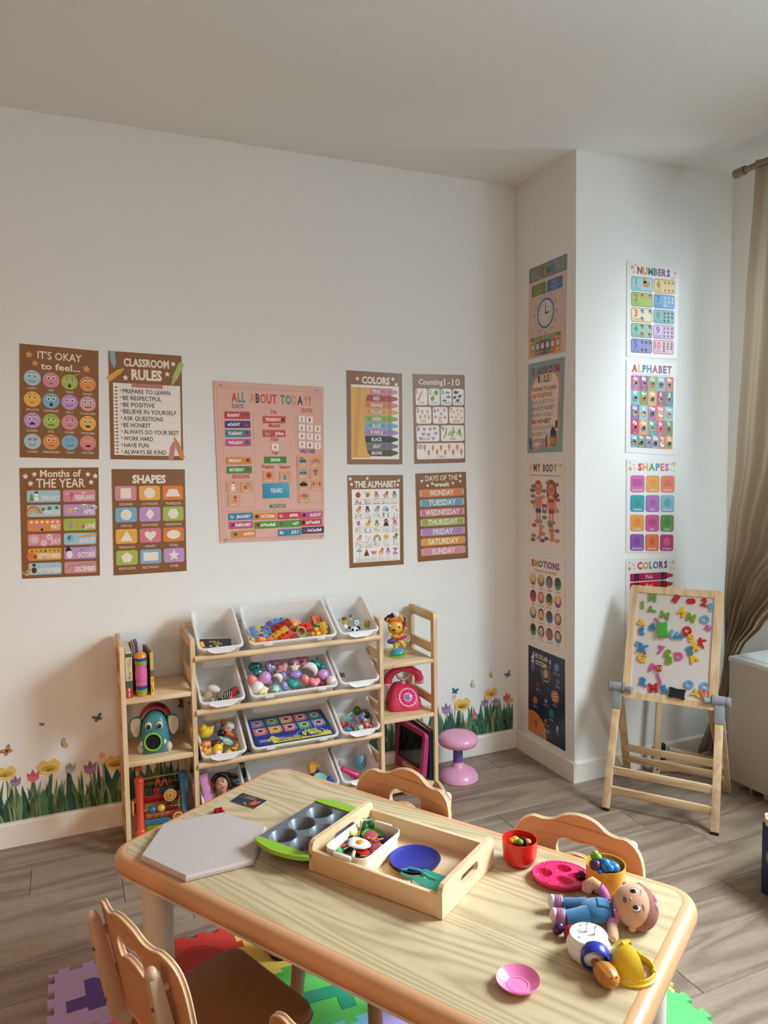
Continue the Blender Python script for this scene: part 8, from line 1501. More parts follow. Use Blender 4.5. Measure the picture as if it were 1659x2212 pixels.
# divided pink plate
ppc = (0.3374, 0.1772); t = thing('divided_plate', 'hot pink divided toy plate with flower pattern by the yellow cup', 'toy plate', tm(ppc, ZT, 0, 0, 24)); HPK = mat('hot_pink_glossy', '#d62b66', .2, var=.01)
RX, RY = .0615, .0520; E_ = lambda k, z: [(RX * k * cos(2 * pi * i / 48), RY * k * sin(2 * pi * i / 48), z) for i in range(48)]
wells = [[(-.036 + .0185 * cos(q), -.001 + .0180 * sin(q)) for q in [2 * pi * k / 24 for k in range(24)]], smoothpoly([(-.014, .014), (-.008, .034), (.014, .036), (.024, .018), (.012, .008), (-.004, .008)], 4), smoothpoly([(-.012, -.014), (-.006, -.036), (.018, -.036), (.024, -.022), (.006, -.008)], 4), smoothpoly([(.012, -.004), (.020, .004), (.034, .010), (.050, .002), (.048, -.016), (.032, -.020), (.020, -.012)], 4)]
b = B(); b.plate([(x, y) for x, y, z in E_(.93, 0)], wells, .0120, .0134); part('deck', b, HPK, t)
b = B(); b.loft([E_(.86, .0), E_(.90, .001), E_(1, .0100), E_(1.0, .0125), E_(.97, .0142), E_(.93, .0134), E_(.91, .0120), E_(.84, .0015)], caps=(1, 1)); part('rim', b, HPK, t, smooth=60)
for w_ in wells:
    cx_ = sum(p[0] for p in w_) / len(w_); cy_ = sum(p[1] for p in w_) / len(w_); b = B(); b.loft([[(cx_ + (x - cx_) * k, cy_ + (y - cy_) * k, z) for x, y in w_] for k, z in ((1, .0134), (.93, .0100), (.86, .0045), (.80, .0030), (.3, .0028))], caps=(0, 1)); part('well', b, HPK, t, smooth=60)
for k in range(7):
    q = 2 * pi * k / 7 + .5; x, y = RX * .80 * cos(q), RY * .80 * sin(q)
    if not any((x - sum(p[0] for p in w_) / len(w_)) ** 2 + (y - sum(p[1] for p in w_) / len(w_)) ** 2 < .0004 for w_ in wells): part('flower_relief', B().tube([(x + .0058 * (1 + .25 * cos(5 * s_)) * cos(s_), y + .0058 * (1 + .25 * cos(5 * s_)) * sin(s_), .0136) for s_ in [2 * pi * j / 20 for j in range(20)]], .0007, 4, closed=True), HPK, t)
t = thing('purple_gem', 'dark purple faceted piece in the divided pink plate', 'toy fruit', tm((0.3745, 0.1919), ZT + .006, 10, 20, 0)); b = B(); b.cyl((0, 0, 0), (0, 0, .016), .0075, .0095, 6); b.cyl((0, 0, .016), (0, 0, .020), .0095, .005, 6); part('gem', b, pl('#35163c', .2), t, smooth=10)
# saucer
single('pink_saucer', 'small light pink toy saucer alone at the near table side', 'toy plate', B().lathe([(.0001, 0), (.0215, 0), (.0340, .0080), (.0370, .0125), (.0378, .0130), (.0372, .0142), (.0330, .0098), (.0205, .0022), (.0200, .0030), (.0170, .0032), (.0165, .0020), (.0001, .0018)], seg=44), mat('pink_saucer_plastic', '#ea86b8', .22, var=.01), TTM @ V((*(0.3984, -0.1694), ZT)), (0, 0, 0), None, 45)
# small fruits by the doll
for lab, c, p, z in (('purple toy berry left of the night light', '#3f1f4f', (0.4032, -0.0004), ZT + .0125), ('red toy berry touching the night light', '#b01a22', (0.4251, 0.0007), ZT + .0130)):
    t = thing('toy_berry', lab, 'toy fruit', tm(p, z, 20, 30, 0)); part('berry', B().sph((0, 0, 0), (.0105, .0125, .0130), None, 20, 12), pl(c, .2), t, smooth=60); part('dimple', B().lathe([(.0015, .0), (.0030, .0006), (.0036, 0)], (0, -.0100, .006), rotm(70), 12, wrap=True, caps=(0, 0)), pl(c, .2), t)
# night light lying face down
t = thing('night_light', 'white round plug-in night light, prongs up, by the doll', 'night light', tm((0.4724, -0.0306), ZT)); WPL = mat('white_plug_plastic', '#e6e4e6', .35)
part('body', B().lathe([(.0001, 0), (.027, 0), (.036, .008), (.0390, .020), (.0390, .026), (.0360, .030), (.0345, .031), (.0340, .043), (.0325, .045), (.0001, .045)], seg=44), WPL, t, smooth=40)
for dx in (-.004, .011): part('prong', B().box((dx, .004, .0530), (.0014, .0065, .0160), rotm(0, 0, 0), bev=.0004), mat('nickel_prong', '#a8a29a', .25, metal=1), t, 'metal prong')
for x, y in ((-.020, .014), (-.010, -.020)): part('screw_hole', B().cyl((x, y, .0449), (x, y, .0453), .0022, seg=12), pl('#8a8888'), t)
a = Art(100, 60); [a.rect(R.uniform(0, 40), 8 * k, R.uniform(60, 100), 8 * k + 2.4, '#9a989c') for k in range(6)]; me = a.mesh('rating_print', lambda x, y: (-.024 + x * .00014, .004 - y * .00022), .00005); me.transform(M.Translation((0, 0, .0453))); me.materials.append(PRINT); link('rating_print', me, t)
# blue cap with tan squeeze toy
t = thing('blue_cap', 'royal blue round plastic cap standing against the night light', 'toy', tm((0.4937, -0.0562), ZT + .0255, 106, 0, 24)); part('cap', B().lathe([(.0001, -.011), (.0225, -.011), (.0250, -.007), (.0255, .010), (.0235, .0125), (.0205, .0105), (.0195, -.002), (.0001, -.004)], seg=40), pl('#2433a8', .3), t, smooth=45)
t = thing('tan_squeeze_toy', 'amber ribbed squeeze toy lying before the blue cap', 'toy', tm((0.5181, -0.0798), ZT + .0190, 0, 0, -38) @ M.Diagonal((1.15, 1.1, 1.1, 1))); b = B(); n_ = 30
prof = [(-.030, .003), (-.026, .0065), (-.020, .0070), (-.014, .0110), (-.004, .0165), (.008, .0175), (.018, .0150), (.025, .0090), (.028, .0030)]
b.loft([[(x, r * cos(q) * (1 + .05 * cos(8 * q)), r * sin(q) * .9 * (1 + .05 * cos(8 * q))) for q in [2 * pi * k / n_ for k in range(n_)]] for x, r in prof]); part('body', b, mat('amber_rubber', '#b9782c', .4, var=.04), t, smooth=60); part('tail', B().tube([(-.028, 0, 0), (-.034, .004, .003), (-.040, .009, .004)], [.005, .0045, .001], 8, flat=.5), mat('amber_rubber', '#b9782c', .4, var=.04), t)
for s_ in (-1, 1): part('eye', B().sph((.0245, .0045 * s_, .0085), .0012, seg=8, rings=5), pl('#2a1a12'), t)
# yellow half-dome lid
yl = (0.5470, -0.0257); t = thing('yellow_dome', 'yellow toy half dome with open front near table corner', 'toy lid', tm(yl, ZT, 0, 0, 38)); YP = mat('yellow_dome_plastic', '#e6bf2e', .32, var=.02)
part('ring', B().lathe([(.0400, 0), (.0435, .0), (.0440, .004), (.0415, .0055), (.0405, .0115), (.0385, .0120), (.0375, .0060)], seg=48, wrap=True, caps=(0, 0)), YP, t, smooth=40)
rings = []
for k in range(9):
    th = radians(90 + 180 * 0) ; ph = pi / 2 * k / 8 * .94
    rings.append([(.0395 * cos(ph) * cos(radians(76 + 13 * j)), .0395 * cos(ph) * sin(radians(76 + 13 * j)), .0115 + .039 * sin(ph)) for j in range(17)])
rin = [[(x * .94, y * .95, .0115 + (z - .0115) * .94) for x, y, z in r_] for r_ in rings]
b = B(); b.loft(rings, caps=(0, 0), close=False); b.loft([r_[::-1] for r_ in rin], caps=(0, 0), close=False)
ro = [r_[0] for r_ in rings] + [r_[-1] for r_ in reversed(rings)]; ri = [r_[0] for r_ in rin] + [r_[-1] for r_ in reversed(rin)]; b.loft([ro, ri], caps=(0, 0), close=False); part('dome_shell', b, YP, t, smooth=60)
for p, r in (((-.012, .006, .0465), .0055), ((-.022, -.018, .034), .003), ((.034, -.018, .012), .004), ((.026, .028, .012), .004)): part('knob', B().sph(p, r, seg=12, rings=8), YP, t)
# plush doll
t = thing('plush_doll', 'plush doll in blue overalls and pink shirt lying on its back', 'doll', tm((0.4412, 0.0783), ZT, 0, 0, 27) @ M.Diagonal((.93, .93, .93, 1))); BLU = mat('blue_fleece', '#2f6d9c', .95, bump=.4, bscale=900, var=.08, sheen=.4); SKP = mat('skin_fleece', '#c99a7a', .95, bump=.3, bscale=900, var=.04, sheen=.3); PNK = mat('pink_fleece', '#b86aa0', .95, bump=.4, bscale=900, var=.06); HRM = mat('brown_hair_fleece', '#8f5a50', .9, bump=.6, bscale=500, var=.1)
b = B(); b.sph((.010, 0, .022), (.038, .031, .021), None, 24, 14)
for s_ in (-1, 1): b.tube([(-.010, s_ * .014, .020), (-.034, s_ * .019, .017), (-.056, s_ * .023, .015)], [.019, .0165, .0150], 14)
part('overalls', b, BLU, t, 'blue overalls', 70); part('bib_pocket', B().box((.022, -.002, .0420), (.024, .027, .003), rotm(4, 8, 0), bev=.001), BLU, t)
for s_ in (-1, 1):
    sh = part('shoe', B().sph((-.070, s_ * .024, .018), (.017, .014, .017)), mat('mauve_cloth', '#a86a94', .8), t, 'mauve shoe'); part('toe_cap', B().sph((-.0800, s_ * .024, .020), (.010, .0125, .0155)), mat('white_cloth', '#d9cdd2', .8), sh)
    for k in range(3): part('lace', B().tube([(-.066 + .0035 * k, s_ * .024 + .0120 * cos(q), .020 + .0155 * sin(q)) for q in [.5 + .35 * j for j in range(7)]], .0007, 4), mat('white_cloth', '#d9cdd2', .8), sh)
    part('button', B().sph((.043, s_ * .018, .037), (.0032, .0032, .0015), seg=12, rings=6), pl('#d9dfe6'), t)
part('collar', B().tube([(.046, .024 * cos(q), .022 + .017 * sin(q)) for q in [2 * pi * k / 16 for k in range(16)]], .006, 8, closed=True), PNK, t)
part('sleeve', B().tube([(.034, .026, .028), (.028, .038, .040), (.020, .042, .050)], [.010, .0105, .0100], 12), PNK, t, 'pink sleeve'); part('arm', B().tube([(.020, .042, .050), (.008, .046, .056), (-.004, .046, .046), (-.008, .044, .036)], [.0095, .0120, .0125, .0090], 12), SKP, t, smooth=60); part('sleeve', B().tube([(.038, -.026, .018), (.034, -.036, .014)], [.011, .011], 12), PNK, t); part('arm', B().tube([(.036, -.034, .014), (.034, -.050, .0115), (.032, -.066, .0105), (.030, -.074, .0100)], [.010, .0105, .0110, .0065], 12), SKP, t, smooth=60)
nrm = V((-.12, -.58, .80)).normalized(); xh = V((1, 0, 0)); xh = (xh - nrm * xh.dot(nrm)).normalized(); yh = nrm.cross(xh); hc = V((.084, -.004, .040)); HM = M((( xh.x, yh.x, nrm.x, hc.x), (xh.y, yh.y, nrm.y, hc.y), (xh.z, yh.z, nrm.z, hc.z), (0, 0, 0, 1)))
def hb_(): q = B(); q.T = HM.copy(); return q
hd = part('head', hb_().sph((0, 0, 0), (.0405, .0450, .0330), None, 28, 18).sph((-.010, .0440, -.002), (.008, .006, .007)).sph((-.010, -.0440, -.002), (.008, .006, .007)), SKP, t, smooth=70)
part('hair', hb_().sph((.0065, 0, -.0055), (.0420, .0475, .0335), None, 28, 18), HRM, t, 'brown hair', 70); part('fringe', hb_().tube([(.012 + .016 * cos(q), .0440 * sin(q), .0185 - .017 * abs(sin(q)) ** 2) for q in [-1.45 + .29 * k for k in range(11)]], .0038, 8), HRM, t, None, 60)
part('hair_bow', hb_().sph((.0420, .010, .006), (.0060, .009, .0075)).sph((.0420, -.004, .006), (.0060, .009, .0075)), mat('pink_bow_cloth', '#c9828e', .8), t, 'small pink bow')
for s_ in (-1, 1):
    e = part('eye', hb_().sph((.002, s_ * .0165, .0290), (.0085, .0070, .0026), None, 20, 10), pl('#ece4dc', .5), hd); part('iris', hb_().sph((.001, s_ * .0160, .0308), (.0060, .0050, .0020), None, 16, 8), pl('#2a1510', .3), e)
    part('eye_outline', hb_().tube([(.002 + .0088 * cos(q), s_ * .0165 + .0072 * sin(q), .0285) for q in [2 * pi * k / 18 for k in range(18)]], .0008, 5, closed=True), pl('#1c1214'), hd); part('eyebrow', hb_().tube([(.0150, s_ * .010, .0300), (.0170, s_ * .017, .0275), (.0150, s_ * .024, .0240)], .0008, 5), pl('#5a3428'), hd)
part('mouth', hb_().sph((-.0165, 0, .0285), (.0050, .0085, .0022), None, 16, 8), pl('#3a1214', .6), hd, 'open smiling mouth'); part('lips', hb_().tube([(-.0130 - .0060 * cos(q) * 1.0, .0092 * sin(q), .0294) for q in [-1.3 + .26 * k for k in range(11)]], .0011, 5), pl('#b5605c'), hd); part('nose', hb_().sph((-.0060, 0, .0325), (.0028, .0030, .0020)), SKP, hd)
part('cloth_tag', B().box((-.002, -.046, .004), (.030, .026, .0008), rotm(0, 0, -35)), mat('satin_tag', '#c9cccf', .4), t, 'white satin tag')
t = thing('bead_chain', 'orange bead chain behind the doll arm', 'beads', tm((0.4253, 0.1687), ZT, 0, 0, 24))
for k in range(12): q = -.4 + pi * 1.2 * k / 11; part('bead', B().sph((.026 * cos(q) + .004, .022 * sin(q), .0075), (.0052, .0052, .0052), seg=12, rings=8), pl('#dc9426', .3), t)

# ------------------------------------------------------------------ easel
PH_ = -.9457; ed = V((cos(PH_), sin(PH_), 0)); eb = V((-sin(PH_), cos(PH_), 0))
EM = M(((ed.x, eb.x, 0, .0685), (ed.y, eb.y, 0, -.8790), (0, 0, 1, 0), (0, 0, 0, 1)))       # x along the front, y backwards
es = thing('easel', 'pine kids easel with magnetic whiteboard before the radiator cabinet', 'easel', EM)
AL = .3751; ca_, sa_ = cos(AL), sin(AL)
def ep(x, s_): return V((x, s_ * sa_, s_ * ca_))                # along the front legs
HX = .2030
def legx(sd, s_): return sd * (HX - .015 * s_)
for sd in (-1, 1):
    part('front_leg', B().bar(ep(legx(sd, 0), .008), ep(legx(sd, .442), .455), .030, .018, .002, up=(0, 1, 0)), PINEZ, es); part('rubber_foot', B().box(ep(legx(sd, 0), .004), (.029, .018, .008)), mat('black_rubber', '#161616', .7), es)
    top = V((sd * .193, .180, .445)); part('rear_leg', B().bar((sd * .205, .400, .006), top, .030, .018, .002, up=(0, 1, 0)), PINEZ, es)
    # grey clamp: socket, hinge barrel, knob, shaft
    GRY = mat('grey_clamp_plastic', '#8f959b', .3, var=.02); c0 = ep(legx(sd, .46), .492); xs = sd * (abs(legx(sd, .46)))
    cl_ = part('clamp_socket', B().bar(ep(legx(sd, .42), .405), ep(legx(sd, .47), .480), .036, .026, .002, up=(0, 1, 0)), GRY, es, 'grey plastic clamp'); part('hinge_barrel', B().cyl((c0.x - .021, c0.y, c0.z), (c0.x + .021, c0.y, c0.z), .0210, seg=26), GRY, es)
    part('knob', B().lathe([(.0001, 0), (.019, 0), (.021, .004), (.020, .012), (.016, .015), (.0001, .015)], (c0.x + sd * .022, c0.y, c0.z), rotm(0, sd * 90, 0), 22), GRY, es, 'grey knob'); part('knob_bar', B().box((c0.x + sd * .038, c0.y, c0.z), (.006, .012, .034), bev=.002), GRY, es)
    part('hinge_collar', B().lathe([(.0001, 0), (.026, 0), (.026, .006), (.0001, .006)], (c0.x - sd * .0275, c0.y, c0.z), rotm(0, sd * 90, 0), 24), GRY, es); part('shaft', B().cyl((c0.x - sd * .024, c0.y - .004, c0.z), (c0.x - sd * .058, c0.y - .016, c0.z), .0130, seg=20), GRY, es)
for s_ in (.158, .081): part('front_rail', B().bar(ep(-legx(1, s_) + .012, s_) + V((0, .002, 0)), ep(legx(1, s_) - .012, s_) + V((0, .002, 0)), .032, .014, .0015, up=(0, 1, 0)), PINEX, es)
for z, y in ((.150, .318), (.088, .354)): part('rear_rail', B().bar((-.198, y, z), (.198, y, z), .030, .014, .0015, up=(0, 1, 0)), PINEX, es)
# whiteboard panel, hinged above the clamps
BE = .3357; PO = V((.004, .2040, .646 - 0)); 
pc_w = V((.2700, -.7380, .646)); PMx = EM.inverted() @ M.Translation(pc_w); PB = M.Translation(PMx.translation) @ M.Rotation(pi / 2 - BE, 4, 'X')    # local x right, y up the board, z to the viewer
BWd, BHt = .3645, .4757
fr_ = part('board_frame', B().plate(rrect(BWd, BHt, .014, 4), [rrect(BWd - .062, BHt - .058, .001, 1)], -.009, .009), PINEY, es); fr_.matrix_local = PB
for sx, sy, w_, h_, m_ in ((0, 1, BWd - .064, .0005, 0),): pass
for sx in (-1, 1): g = part('joint_line', B().box((sx * (BWd / 2 - .0315), BHt / 2 - .0145, .0091), (.0008, .028, .0003)).box((sx * (BWd / 2 - .0315), -BHt / 2 + .0145, .0091), (.0008, .028, .0003)), mat('joint_brown', '#a8835a', .7), fr_)
part('whiteboard', B().plate(rrect(BWd - .060, BHt - .056, .001, 1), [], .0015, .0035), mat('whiteboard_film', '#d3ccca', .22, var=.01), fr_, 'white magnetic sheet'); part('film_edge', B().plate(rrect(BWd - .062, BHt - .058, .001, 1), [rrect(BWd - .066, BHt - .062, .001, 1)], .0035, .0042), mat('clear_film', '#e3dedb', .15), fr_)
MBX = EM @ PB
# magnetic letters: crop position -> board plane
bo = MBX.translation; 
def bpt(P):
    q = MBX.inverted() @ V(P); return q.x, q.y
Gm, Rm, Ym, Bm, Lm, Pm = '#6a9a2c', '#b8252a', '#e0b52c', '#2f7fb5', '#5fa3cc', '#c95a94'
MG = [('H', 'green', -0.0895, 0.1898, 0, 1, 'green magnetic letter H at the top left under the frame'), ('I', 'green', -0.1273, 0.1554, 5, 0.9, 'green magnetic letter I left of the green T'), ('T', 'green', -0.0857, 0.1364, 70, 0.9, 'green magnetic letter T upper left'), ('Z', 'green', -0.035, 0.1192, 80, 1, 'green magnetic letter Z left of the pink 1, above green eraser'), ('E', 'red', 0.004, 0.1924, -30, 1, 'red magnetic letter E at the top middle'), ('8', 'red', 0.063, 0.1875, 95, 1, 'red magnetic numeral 8 at the top, right of red E'), ('2', 'red', 0.1122, 0.1871, -12, 1, 'red magnetic numeral 2 at the top right'), ('9', 'light blue', 0.1393, 0.1686, 10, 1, 'light blue magnetic numeral 9 below the red 2 at right edge'), ('M', 'yellow', 0.034, 0.1386, -38, 1, 'yellow magnetic letter M right of the top centre'), ('N', 'green', 0.0671, 0.1192, -15, 1, 'green magnetic letter N touching the yellow M'), ('O', 'light blue', 0.1198, 0.1172, 0, 1, 'light blue magnetic letter O at the right below the blue 9'), ('+', 'pink', 0.1337, 0.0839, 15, 1, 'pink magnetic plus sign below the light blue ring at right'), ('4', 'yellow', -0.1266, 0.08, -95, 1, 'yellow magnetic numeral 4 on its side at the left'), ('3', 'blue', -0.1229, 0.0443, 188, 1, 'blue magnetic numeral 3 below the sideways yellow 4'), ('6', 'blue', -0.0826, 0.0672, 0, 1, 'blue magnetic numeral 6 left of the green eraser'), ('1', 'pink', -0.0617, 0.0932, 50, 0.9, 'pink magnetic numeral 1 above the green eraser'), ('Q', 'red', 0.053, 0.0628, -50, 1, 'red magnetic letter Q in the centre right'), ('U', 'light blue', 0.0041, 0.0429, -20, 1, 'light blue magnetic letter U beside the blue 7 in the middle'), ('7', 'blue', 0.0263, 0.0341, -60, 1, 'blue magnetic numeral 7 beside the light blue U'), ('S', 'yellow', 0.0721, 0.0366, 15, 1, 'yellow magnetic letter S below the red Q'), ('K', 'red', 0.115, 0.0213, -20, 1, 'red magnetic letter K at right, centre height'), ('X', 'yellow', 0.0897, 0.0009, 25, 0.9, 'yellow magnetic letter X left of the red K'), ('+', 'light blue', -0.1336, -0.012, 25, 1, 'light blue magnetic plus sign at the left, centre height'), ('X', 'blue', -0.1125, -0.0272, -15, 1.1, 'blue magnetic letter X touching the plus at left'), ('G', 'yellow', -0.1136, -0.0654, -10, 1.1, 'yellow magnetic letter G at the left below the blue X'), ('7', 'pink', -0.0397, -0.0253, -10, 1, 'pink magnetic numeral 7 left of the green 5'), ('5', 'green', -0.0147, -0.0365, 160, 1, 'green magnetic numeral 5 above the green B'), ('B', 'green', -0.0057, -0.0637, -5, 1, 'green magnetic letter B below the green 5'), ('D', 'pink', 0.0312, -0.0426, 10, 1, 'pink magnetic letter D right of the green B'), ('2', 'blue', 0.0699, -0.0204, 200, 1, 'blue magnetic numeral 2 above the yellow A'), ('A', 'yellow', 0.0844, -0.0436, 35, 1.1, 'yellow magnetic letter A below the yellow X at right'), ('P', 'pink', -0.0683, -0.103, -15, 1, 'pink magnetic letter P in the lower left middle'), ('=', 'red', -0.0422, -0.1011, 90, 1.1, 'red magnetic equals sign touching the pink P'), ('R', 'blue', -0.0992, -0.1637, -10, 1, 'blue magnetic letter R at the lower left'), ('J', 'pink', -0.0409, -0.1462, 25, 1, 'pink magnetic letter J above the red M'), ('M', 'red', -0.0601, -0.1829, 10, 1.1, 'red magnetic letter M near the bottom left'), ('E', 'blue', -0.0201, -0.1831, 195, 1, 'blue magnetic letter E near the bottom, right of the red M'), ('O', 'light blue', 0.0759, -0.1498, 10, 1, 'light blue magnetic letter O right of the black eraser'), ('C', 'light blue', 0.1329, -0.1496, 0, 1, 'light blue magnetic letter C in the lower right corner by clamp'), ('Y', 'yellow', 0.1052, -0.1851, 55, 1, 'yellow magnetic letter Y at the bottom right corner beside V'), ('V', 'coral glitter', 0.1322, -0.1787, 0, 1, 'coral glitter magnetic letter V at the bottom right on the yellow Y')]
MCOL = {'green': Gm, 'red': Rm, 'yellow': Ym, 'blue': Bm, 'light blue': Lm, 'pink': Pm, 'coral glitter': '#e0705f'}
for ch_, cn_, x, y, rot, sc_, lab in MG:
    me = lettermesh(ch_, .042 * sc_, .0034, .0008, .0020); me.materials.append(pl(MCOL[cn_], .3))
    z = .0068 + (.0045 if ch_ in 'VX=' or (ch_ == '7' and cn_ == 'blue') else 0); o = link('magnetic_' + ('numeral' if ch_.isdigit() else 'sign' if ch_ in '+=' else 'letter'), me, None, MBX @ M.Translation((x, y, z)) @ M.Rotation(radians(rot), 4, 'Z')); tag(o, lab + ' of easel board', 'magnet', 'magnets on the easel whiteboard')
    if ch_ == '=':
        for s_ in (-1, 1): part('yellow_fill', B().box((0, s_ * .0055, .0024), (.014, .0034, .0012), bev=.0004), pl(Ym), o, 'yellow filling')
t = thing('board_eraser', 'green wavy-edged magnetic eraser in the middle of easel board', 'eraser', MBX @ M.Translation((-.0392, .0585, .0038)) @ M.Rotation(radians(9), 4, 'Z'), 'erasers on the easel board')
wv = smoothpoly([(-.018, -.032), (-.008, -.029), (.008, -.029), (.018, -.032), (.0205, -.022), (.018, 0), (.0205, .022), (.018, .032), (.008, .029), (-.008, .029), (-.018, .032), (-.0205, .022), (-.018, 0), (-.0205, -.022)], 3)
b = B(); b.loft([[(x * k, y * k, z) for x, y in wv] for k, z in ((.96, 0), (1, .002), (1, .012), (.93, .015))]); part('eraser_body', b, pl('#46a83c', .35), t)
t = thing('board_eraser', 'black felt eraser with pink smudge at the bottom of easel board', 'eraser', MBX @ M.Translation((.0328, -.1919, .0038)) @ M.Rotation(radians(86), 4, 'Z'), 'erasers on the easel board')
b = B(); b.loft([[(x * k, y * k, z) for x, y in wv] for k, z in ((.98, 0), (1, .002), (1, .011), (.96, .013))]); part('eraser_felt', b, mat('black_felt', '#1f1f22', .95, bump=1, bscale=700, var=.5), t)
# folded wooden frame standing behind the easel
t = thing('folding_frame', 'second wooden A-shaped frame with bolt holes standing behind the easel', 'wooden frame', M.Translation((.3858, -.535, 0)) @ M.Rotation(radians(-26), 4, 'Z'))
part('leg', B().bar((0, 0, 0), (.030, .03, .52), .030, .016, .002, up=(0, 1, 0)), PINEZ, t); part('leg', B().bar((.300, .015, 0), (.205, .03, .52), .030, .016, .002, up=(0, 1, 0)), PINEZ, t); part('foot_rail', B().box((.15, .012, .030), (.300, .014, .050), bev=.0015), PINEX, t)
part('brace', B().bar((.07, .04, .10), (.30, .04, .045), .012, .022, .0015, up=(0, 1, 0)), PINEX, t); part('bolt_hole', B().cyl((.004, -.0095, .022), (.004, -.006, .022), .0035, seg=10), mat('black_rubber', '#161616', .7), t)
t = thing('dark_game_box', 'black and red box edge low behind the wooden frame', 'box', M.Translation((.452, -.490, 0)) @ M.Rotation(radians(-10), 4, 'Z')); part('box_body', B().box((0, 0, .055), (.045, .020, .11), bev=.001), mat('black_card', '#1f1c20', .5), t); part('red_stripe', B().box((-.018, -.0103, .055), (.004, .0008, .105)), pl('#a8242c'), t)
# ------------------------------------------------------------------ radiator cabinet under the window
cbt = thing('radiator_cabinet', 'long white cabinet under the window with smooth greige front', 'cabinet', mw((.565, -.765, 0)))
CBM = mat('greige_lacquer', '#c9c2b6', .35, var=.01); LN = 2.6
part('front_panel', B().box((.009, -LN / 2, .297), (.018, LN - .002, .516), bev=.001), CBM, cbt, 'smooth greige front'); part('end_panel', B().box((.160, -.009, .30), (.284, .018, .52)), CBM, cbt); part('cabinet_top', B().box((.154, -LN / 2 + .002, .5615), (.314, LN + .004, .019), bev=.0025), mat('white_lacquer', '#dfe3e3', .3), cbt, 'white top')
part('top_groove', B().box((.040, -LN / 2, .5713), (.003, LN - .02, .0006)), mat('groove_grey', '#7f8484', .7), cbt); part('plinth', B().box((.045, -LN / 2 - .07, .0185), (.016, LN - .16, .035)), CBM, cbt); part('metal_leg', B().box((.030, -.100, .0185), (.020, .012, .036), bev=.001), mat('alu_leg', '#b5b3b0', .35, metal=.7), cbt)
for k in range(8): part('vent_slot', B().box((.170, -.42 - .18 * k, .5713), (.030, .075, .0008)), mat('vent_dark', '#5a5f60', .7), cbt)
# ------------------------------------------------------------------ curtain and rod
crt = thing('curtain_rod', 'bronze-grey curtain rod with end cap under the ceiling at right', 'curtain rod', mw((.645, -.665, 2.606))); RDM = mat('rod_bronze', '#857865', .35, metal=.3)
part('rod', B().cyl((0, -.045, 0), (0, -2.45, 0), .0125, seg=20), RDM, crt); part('end_cap', B().cyl((0, -.015, 0), (0, -.065, 0), .0185, seg=24), RDM, crt); part('bracket', B().box((0, -.30, .052), (.014, .014, .084), bev=.002), RDM, crt)
def interp(tab, z):
    tab = sorted(tab)
    for (z0, v0), (z1, v1) in zip(tab, tab[1:]):
        if z <= z1: k = max(0, (z - z0) / (z1 - z0)); k = k * k * (3 - 2 * k) * .5 + k * .5; return v0 + (v1 - v0) * k
    return tab[-1][1]
YLt = [(.02, -.500), (.25, -.600), (.40, -.655), (.534, -.675), (.80, -.667), (1.09, -.680), (1.39, -.715), (2.0, -.749), (2.61, -.790)]
YRt = [(.02, -.590), (.25, -.655), (.40, -.695), (.534, -.725), (.60, -.760), (.72, -.86), (.88, -1.00), (1.07, -1.30), (1.5, -1.62), (2.0, -1.70), (2.61, -1.75)]
b = B(); rows = []; NS, NZ = 150, 70
for i in range(NZ + 1):
    z = .03 + (2.625 - .03) * (i / NZ); yl, yr = interp(YLt, z), interp(YRt, z); w_ = yl - yr; amp = .016 + .020 * min(1, w_ / .8); amp *= (.55 if z < .5 else 1); r_ = []
    for j in range(NS + 1):
        s_ = j / NS; ph = 2 * pi * 8.5 * s_ + .5 * sin(3 * s_ + z) ; x = (.640 if z > .3 else .640 + .04 * (1 - z / .3)) + amp * (sin(ph) + .35 * sin(2.3 * ph + 1.1 + z)) * (.35 + .65 * min(1, s_ * 4)); r_.append((x, yl - s_ * w_ + .006 * cos(ph), z + (.06 * s_ if i == 0 else 0)))
    rows.append(r_)
vs = [[b.bm.verts.new(p) for p in r_] for r_ in rows]
for a_, c_ in zip(vs, vs[1:]):
    for j in range(NS): b.bm.faces.new((a_[j], a_[j + 1], c_[j + 1], c_[j]))
LIN = bpy.data.materials.new('linen_curtain'); LIN.use_nodes = True; nt = LIN.node_tree; pb = nt.nodes['Principled BSDF']; pb.inputs['Roughness'].default_value = .9; pb.inputs['Base Color'].default_value = (*lin('#a89884'), 1)
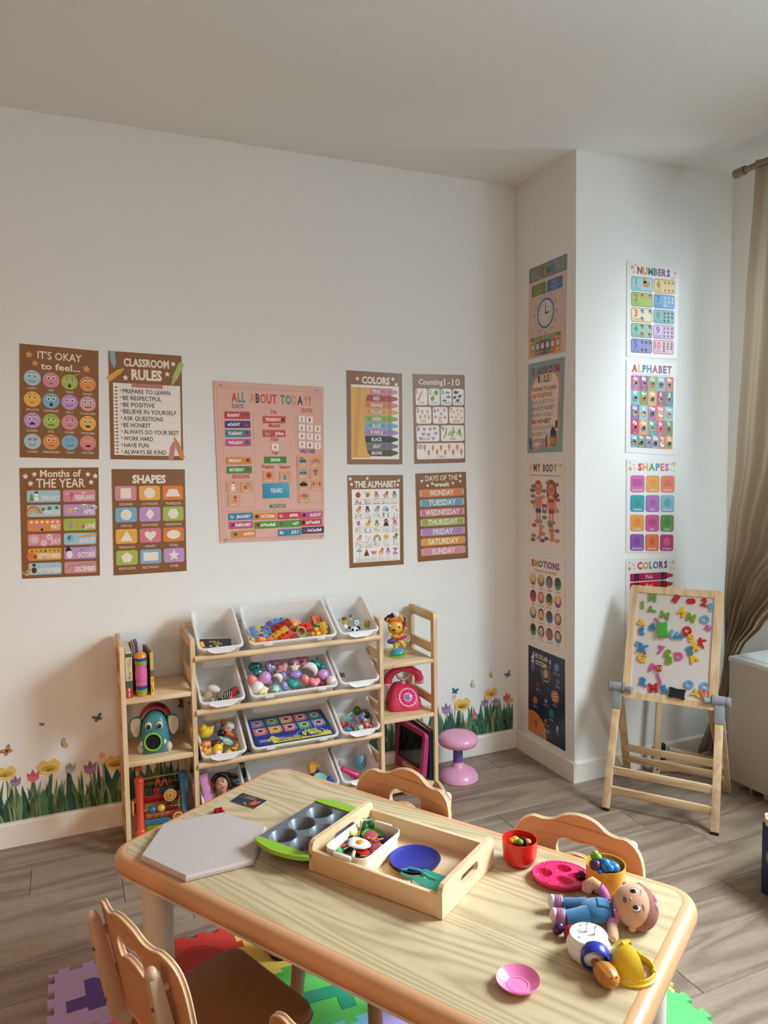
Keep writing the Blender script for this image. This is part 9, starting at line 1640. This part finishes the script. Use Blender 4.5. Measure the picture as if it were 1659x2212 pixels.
tcn = nt.nodes.new('ShaderNodeTexCoord'); mpn = nt.nodes.new('ShaderNodeMapping'); mpn.inputs['Scale'].default_value = (1, 700, 60); nz = nt.nodes.new('ShaderNodeTexNoise'); nz.inputs['Scale'].default_value = 1; nt.links.new(tcn.outputs['Object'], mpn.inputs[0]); nt.links.new(mpn.outputs[0], nz.inputs[0]); bpn = nt.nodes.new('ShaderNodeBump'); bpn.inputs['Strength'].default_value = .2; bpn.inputs['Distance'].default_value = .0006; nt.links.new(nz.outputs[0], bpn.inputs['Height']); nt.links.new(bpn.outputs[0], pb.inputs['Normal'])
tln = nt.nodes.new('ShaderNodeBsdfTranslucent'); tln.inputs[0].default_value = (*lin('#cfc0a8'), 1); mxn = nt.nodes.new('ShaderNodeMixShader'); mxn.inputs[0].default_value = .10; nt.links.new(pb.outputs[0], mxn.inputs[1]); nt.links.new(tln.outputs[0], mxn.inputs[2]); nt.links.new(mxn.outputs[0], nt.nodes['Material Output'].inputs['Surface'])
tag(obj('curtain', b, LIN, None, None, 80), 'long beige linen curtain swept into the corner behind the easel', 'curtain')
# ------------------------------------------------------------------ navy activity cube at the right edge
t = thing('activity_cube', 'navy wooden activity box with pine-edged white top at right edge', 'toy box', mw((.024, -1.375, 0)))
part('box_body', B().box((.15, -.15, .118), (.294, .294, .236), bev=.002), mat('navy_paint', '#182a5a', .4), t, 'navy sides'); b = B(); oc = [(-.006, -.024), (-.006, -.276), (.024, -.306), (.276, -.306), (.306, -.276), (.306, -.024), (.276, .006), (.024, .006)]; b.plate(oc, [], .236, .257); part('top_board', b, PINEY, t); b = B(); b.plate([(.15 + (x - .15) * .965, -.15 + (y + .15) * .965) for x, y in oc], [], .257, .259); part('white_top', b, pl('#dfe3e4', .3), t)
for y, z, ry_, rz_, c in ((-.060, .170, .024, .026, '#8f8a3a'), (-.045, .128, .026, .030, '#8a8634'), (-.058, .045, .030, .027, '#9a8250')): q_ = part('animal_picture', B().sph((.0032, y, z), (.0012, ry_, rz_), None, 20, 12), mat('picture_print', c, .5), t); part('picture_detail', B().sph((.0022, y - .006, z - .004), (.0012, ry_ * .4, rz_ * .5), None, 14, 8), mat('picture_dark', '#26221c', .5), q_)
t = thing('black_inlay', 'small dark handle slot piece on the white box top', 'toy', mw((.060, -1.45, .259))); part('slot', B().sph((0, 0, .0006), (.010, .016, .0012), seg=14, rings=8), pl('#2a2c2e'), t)
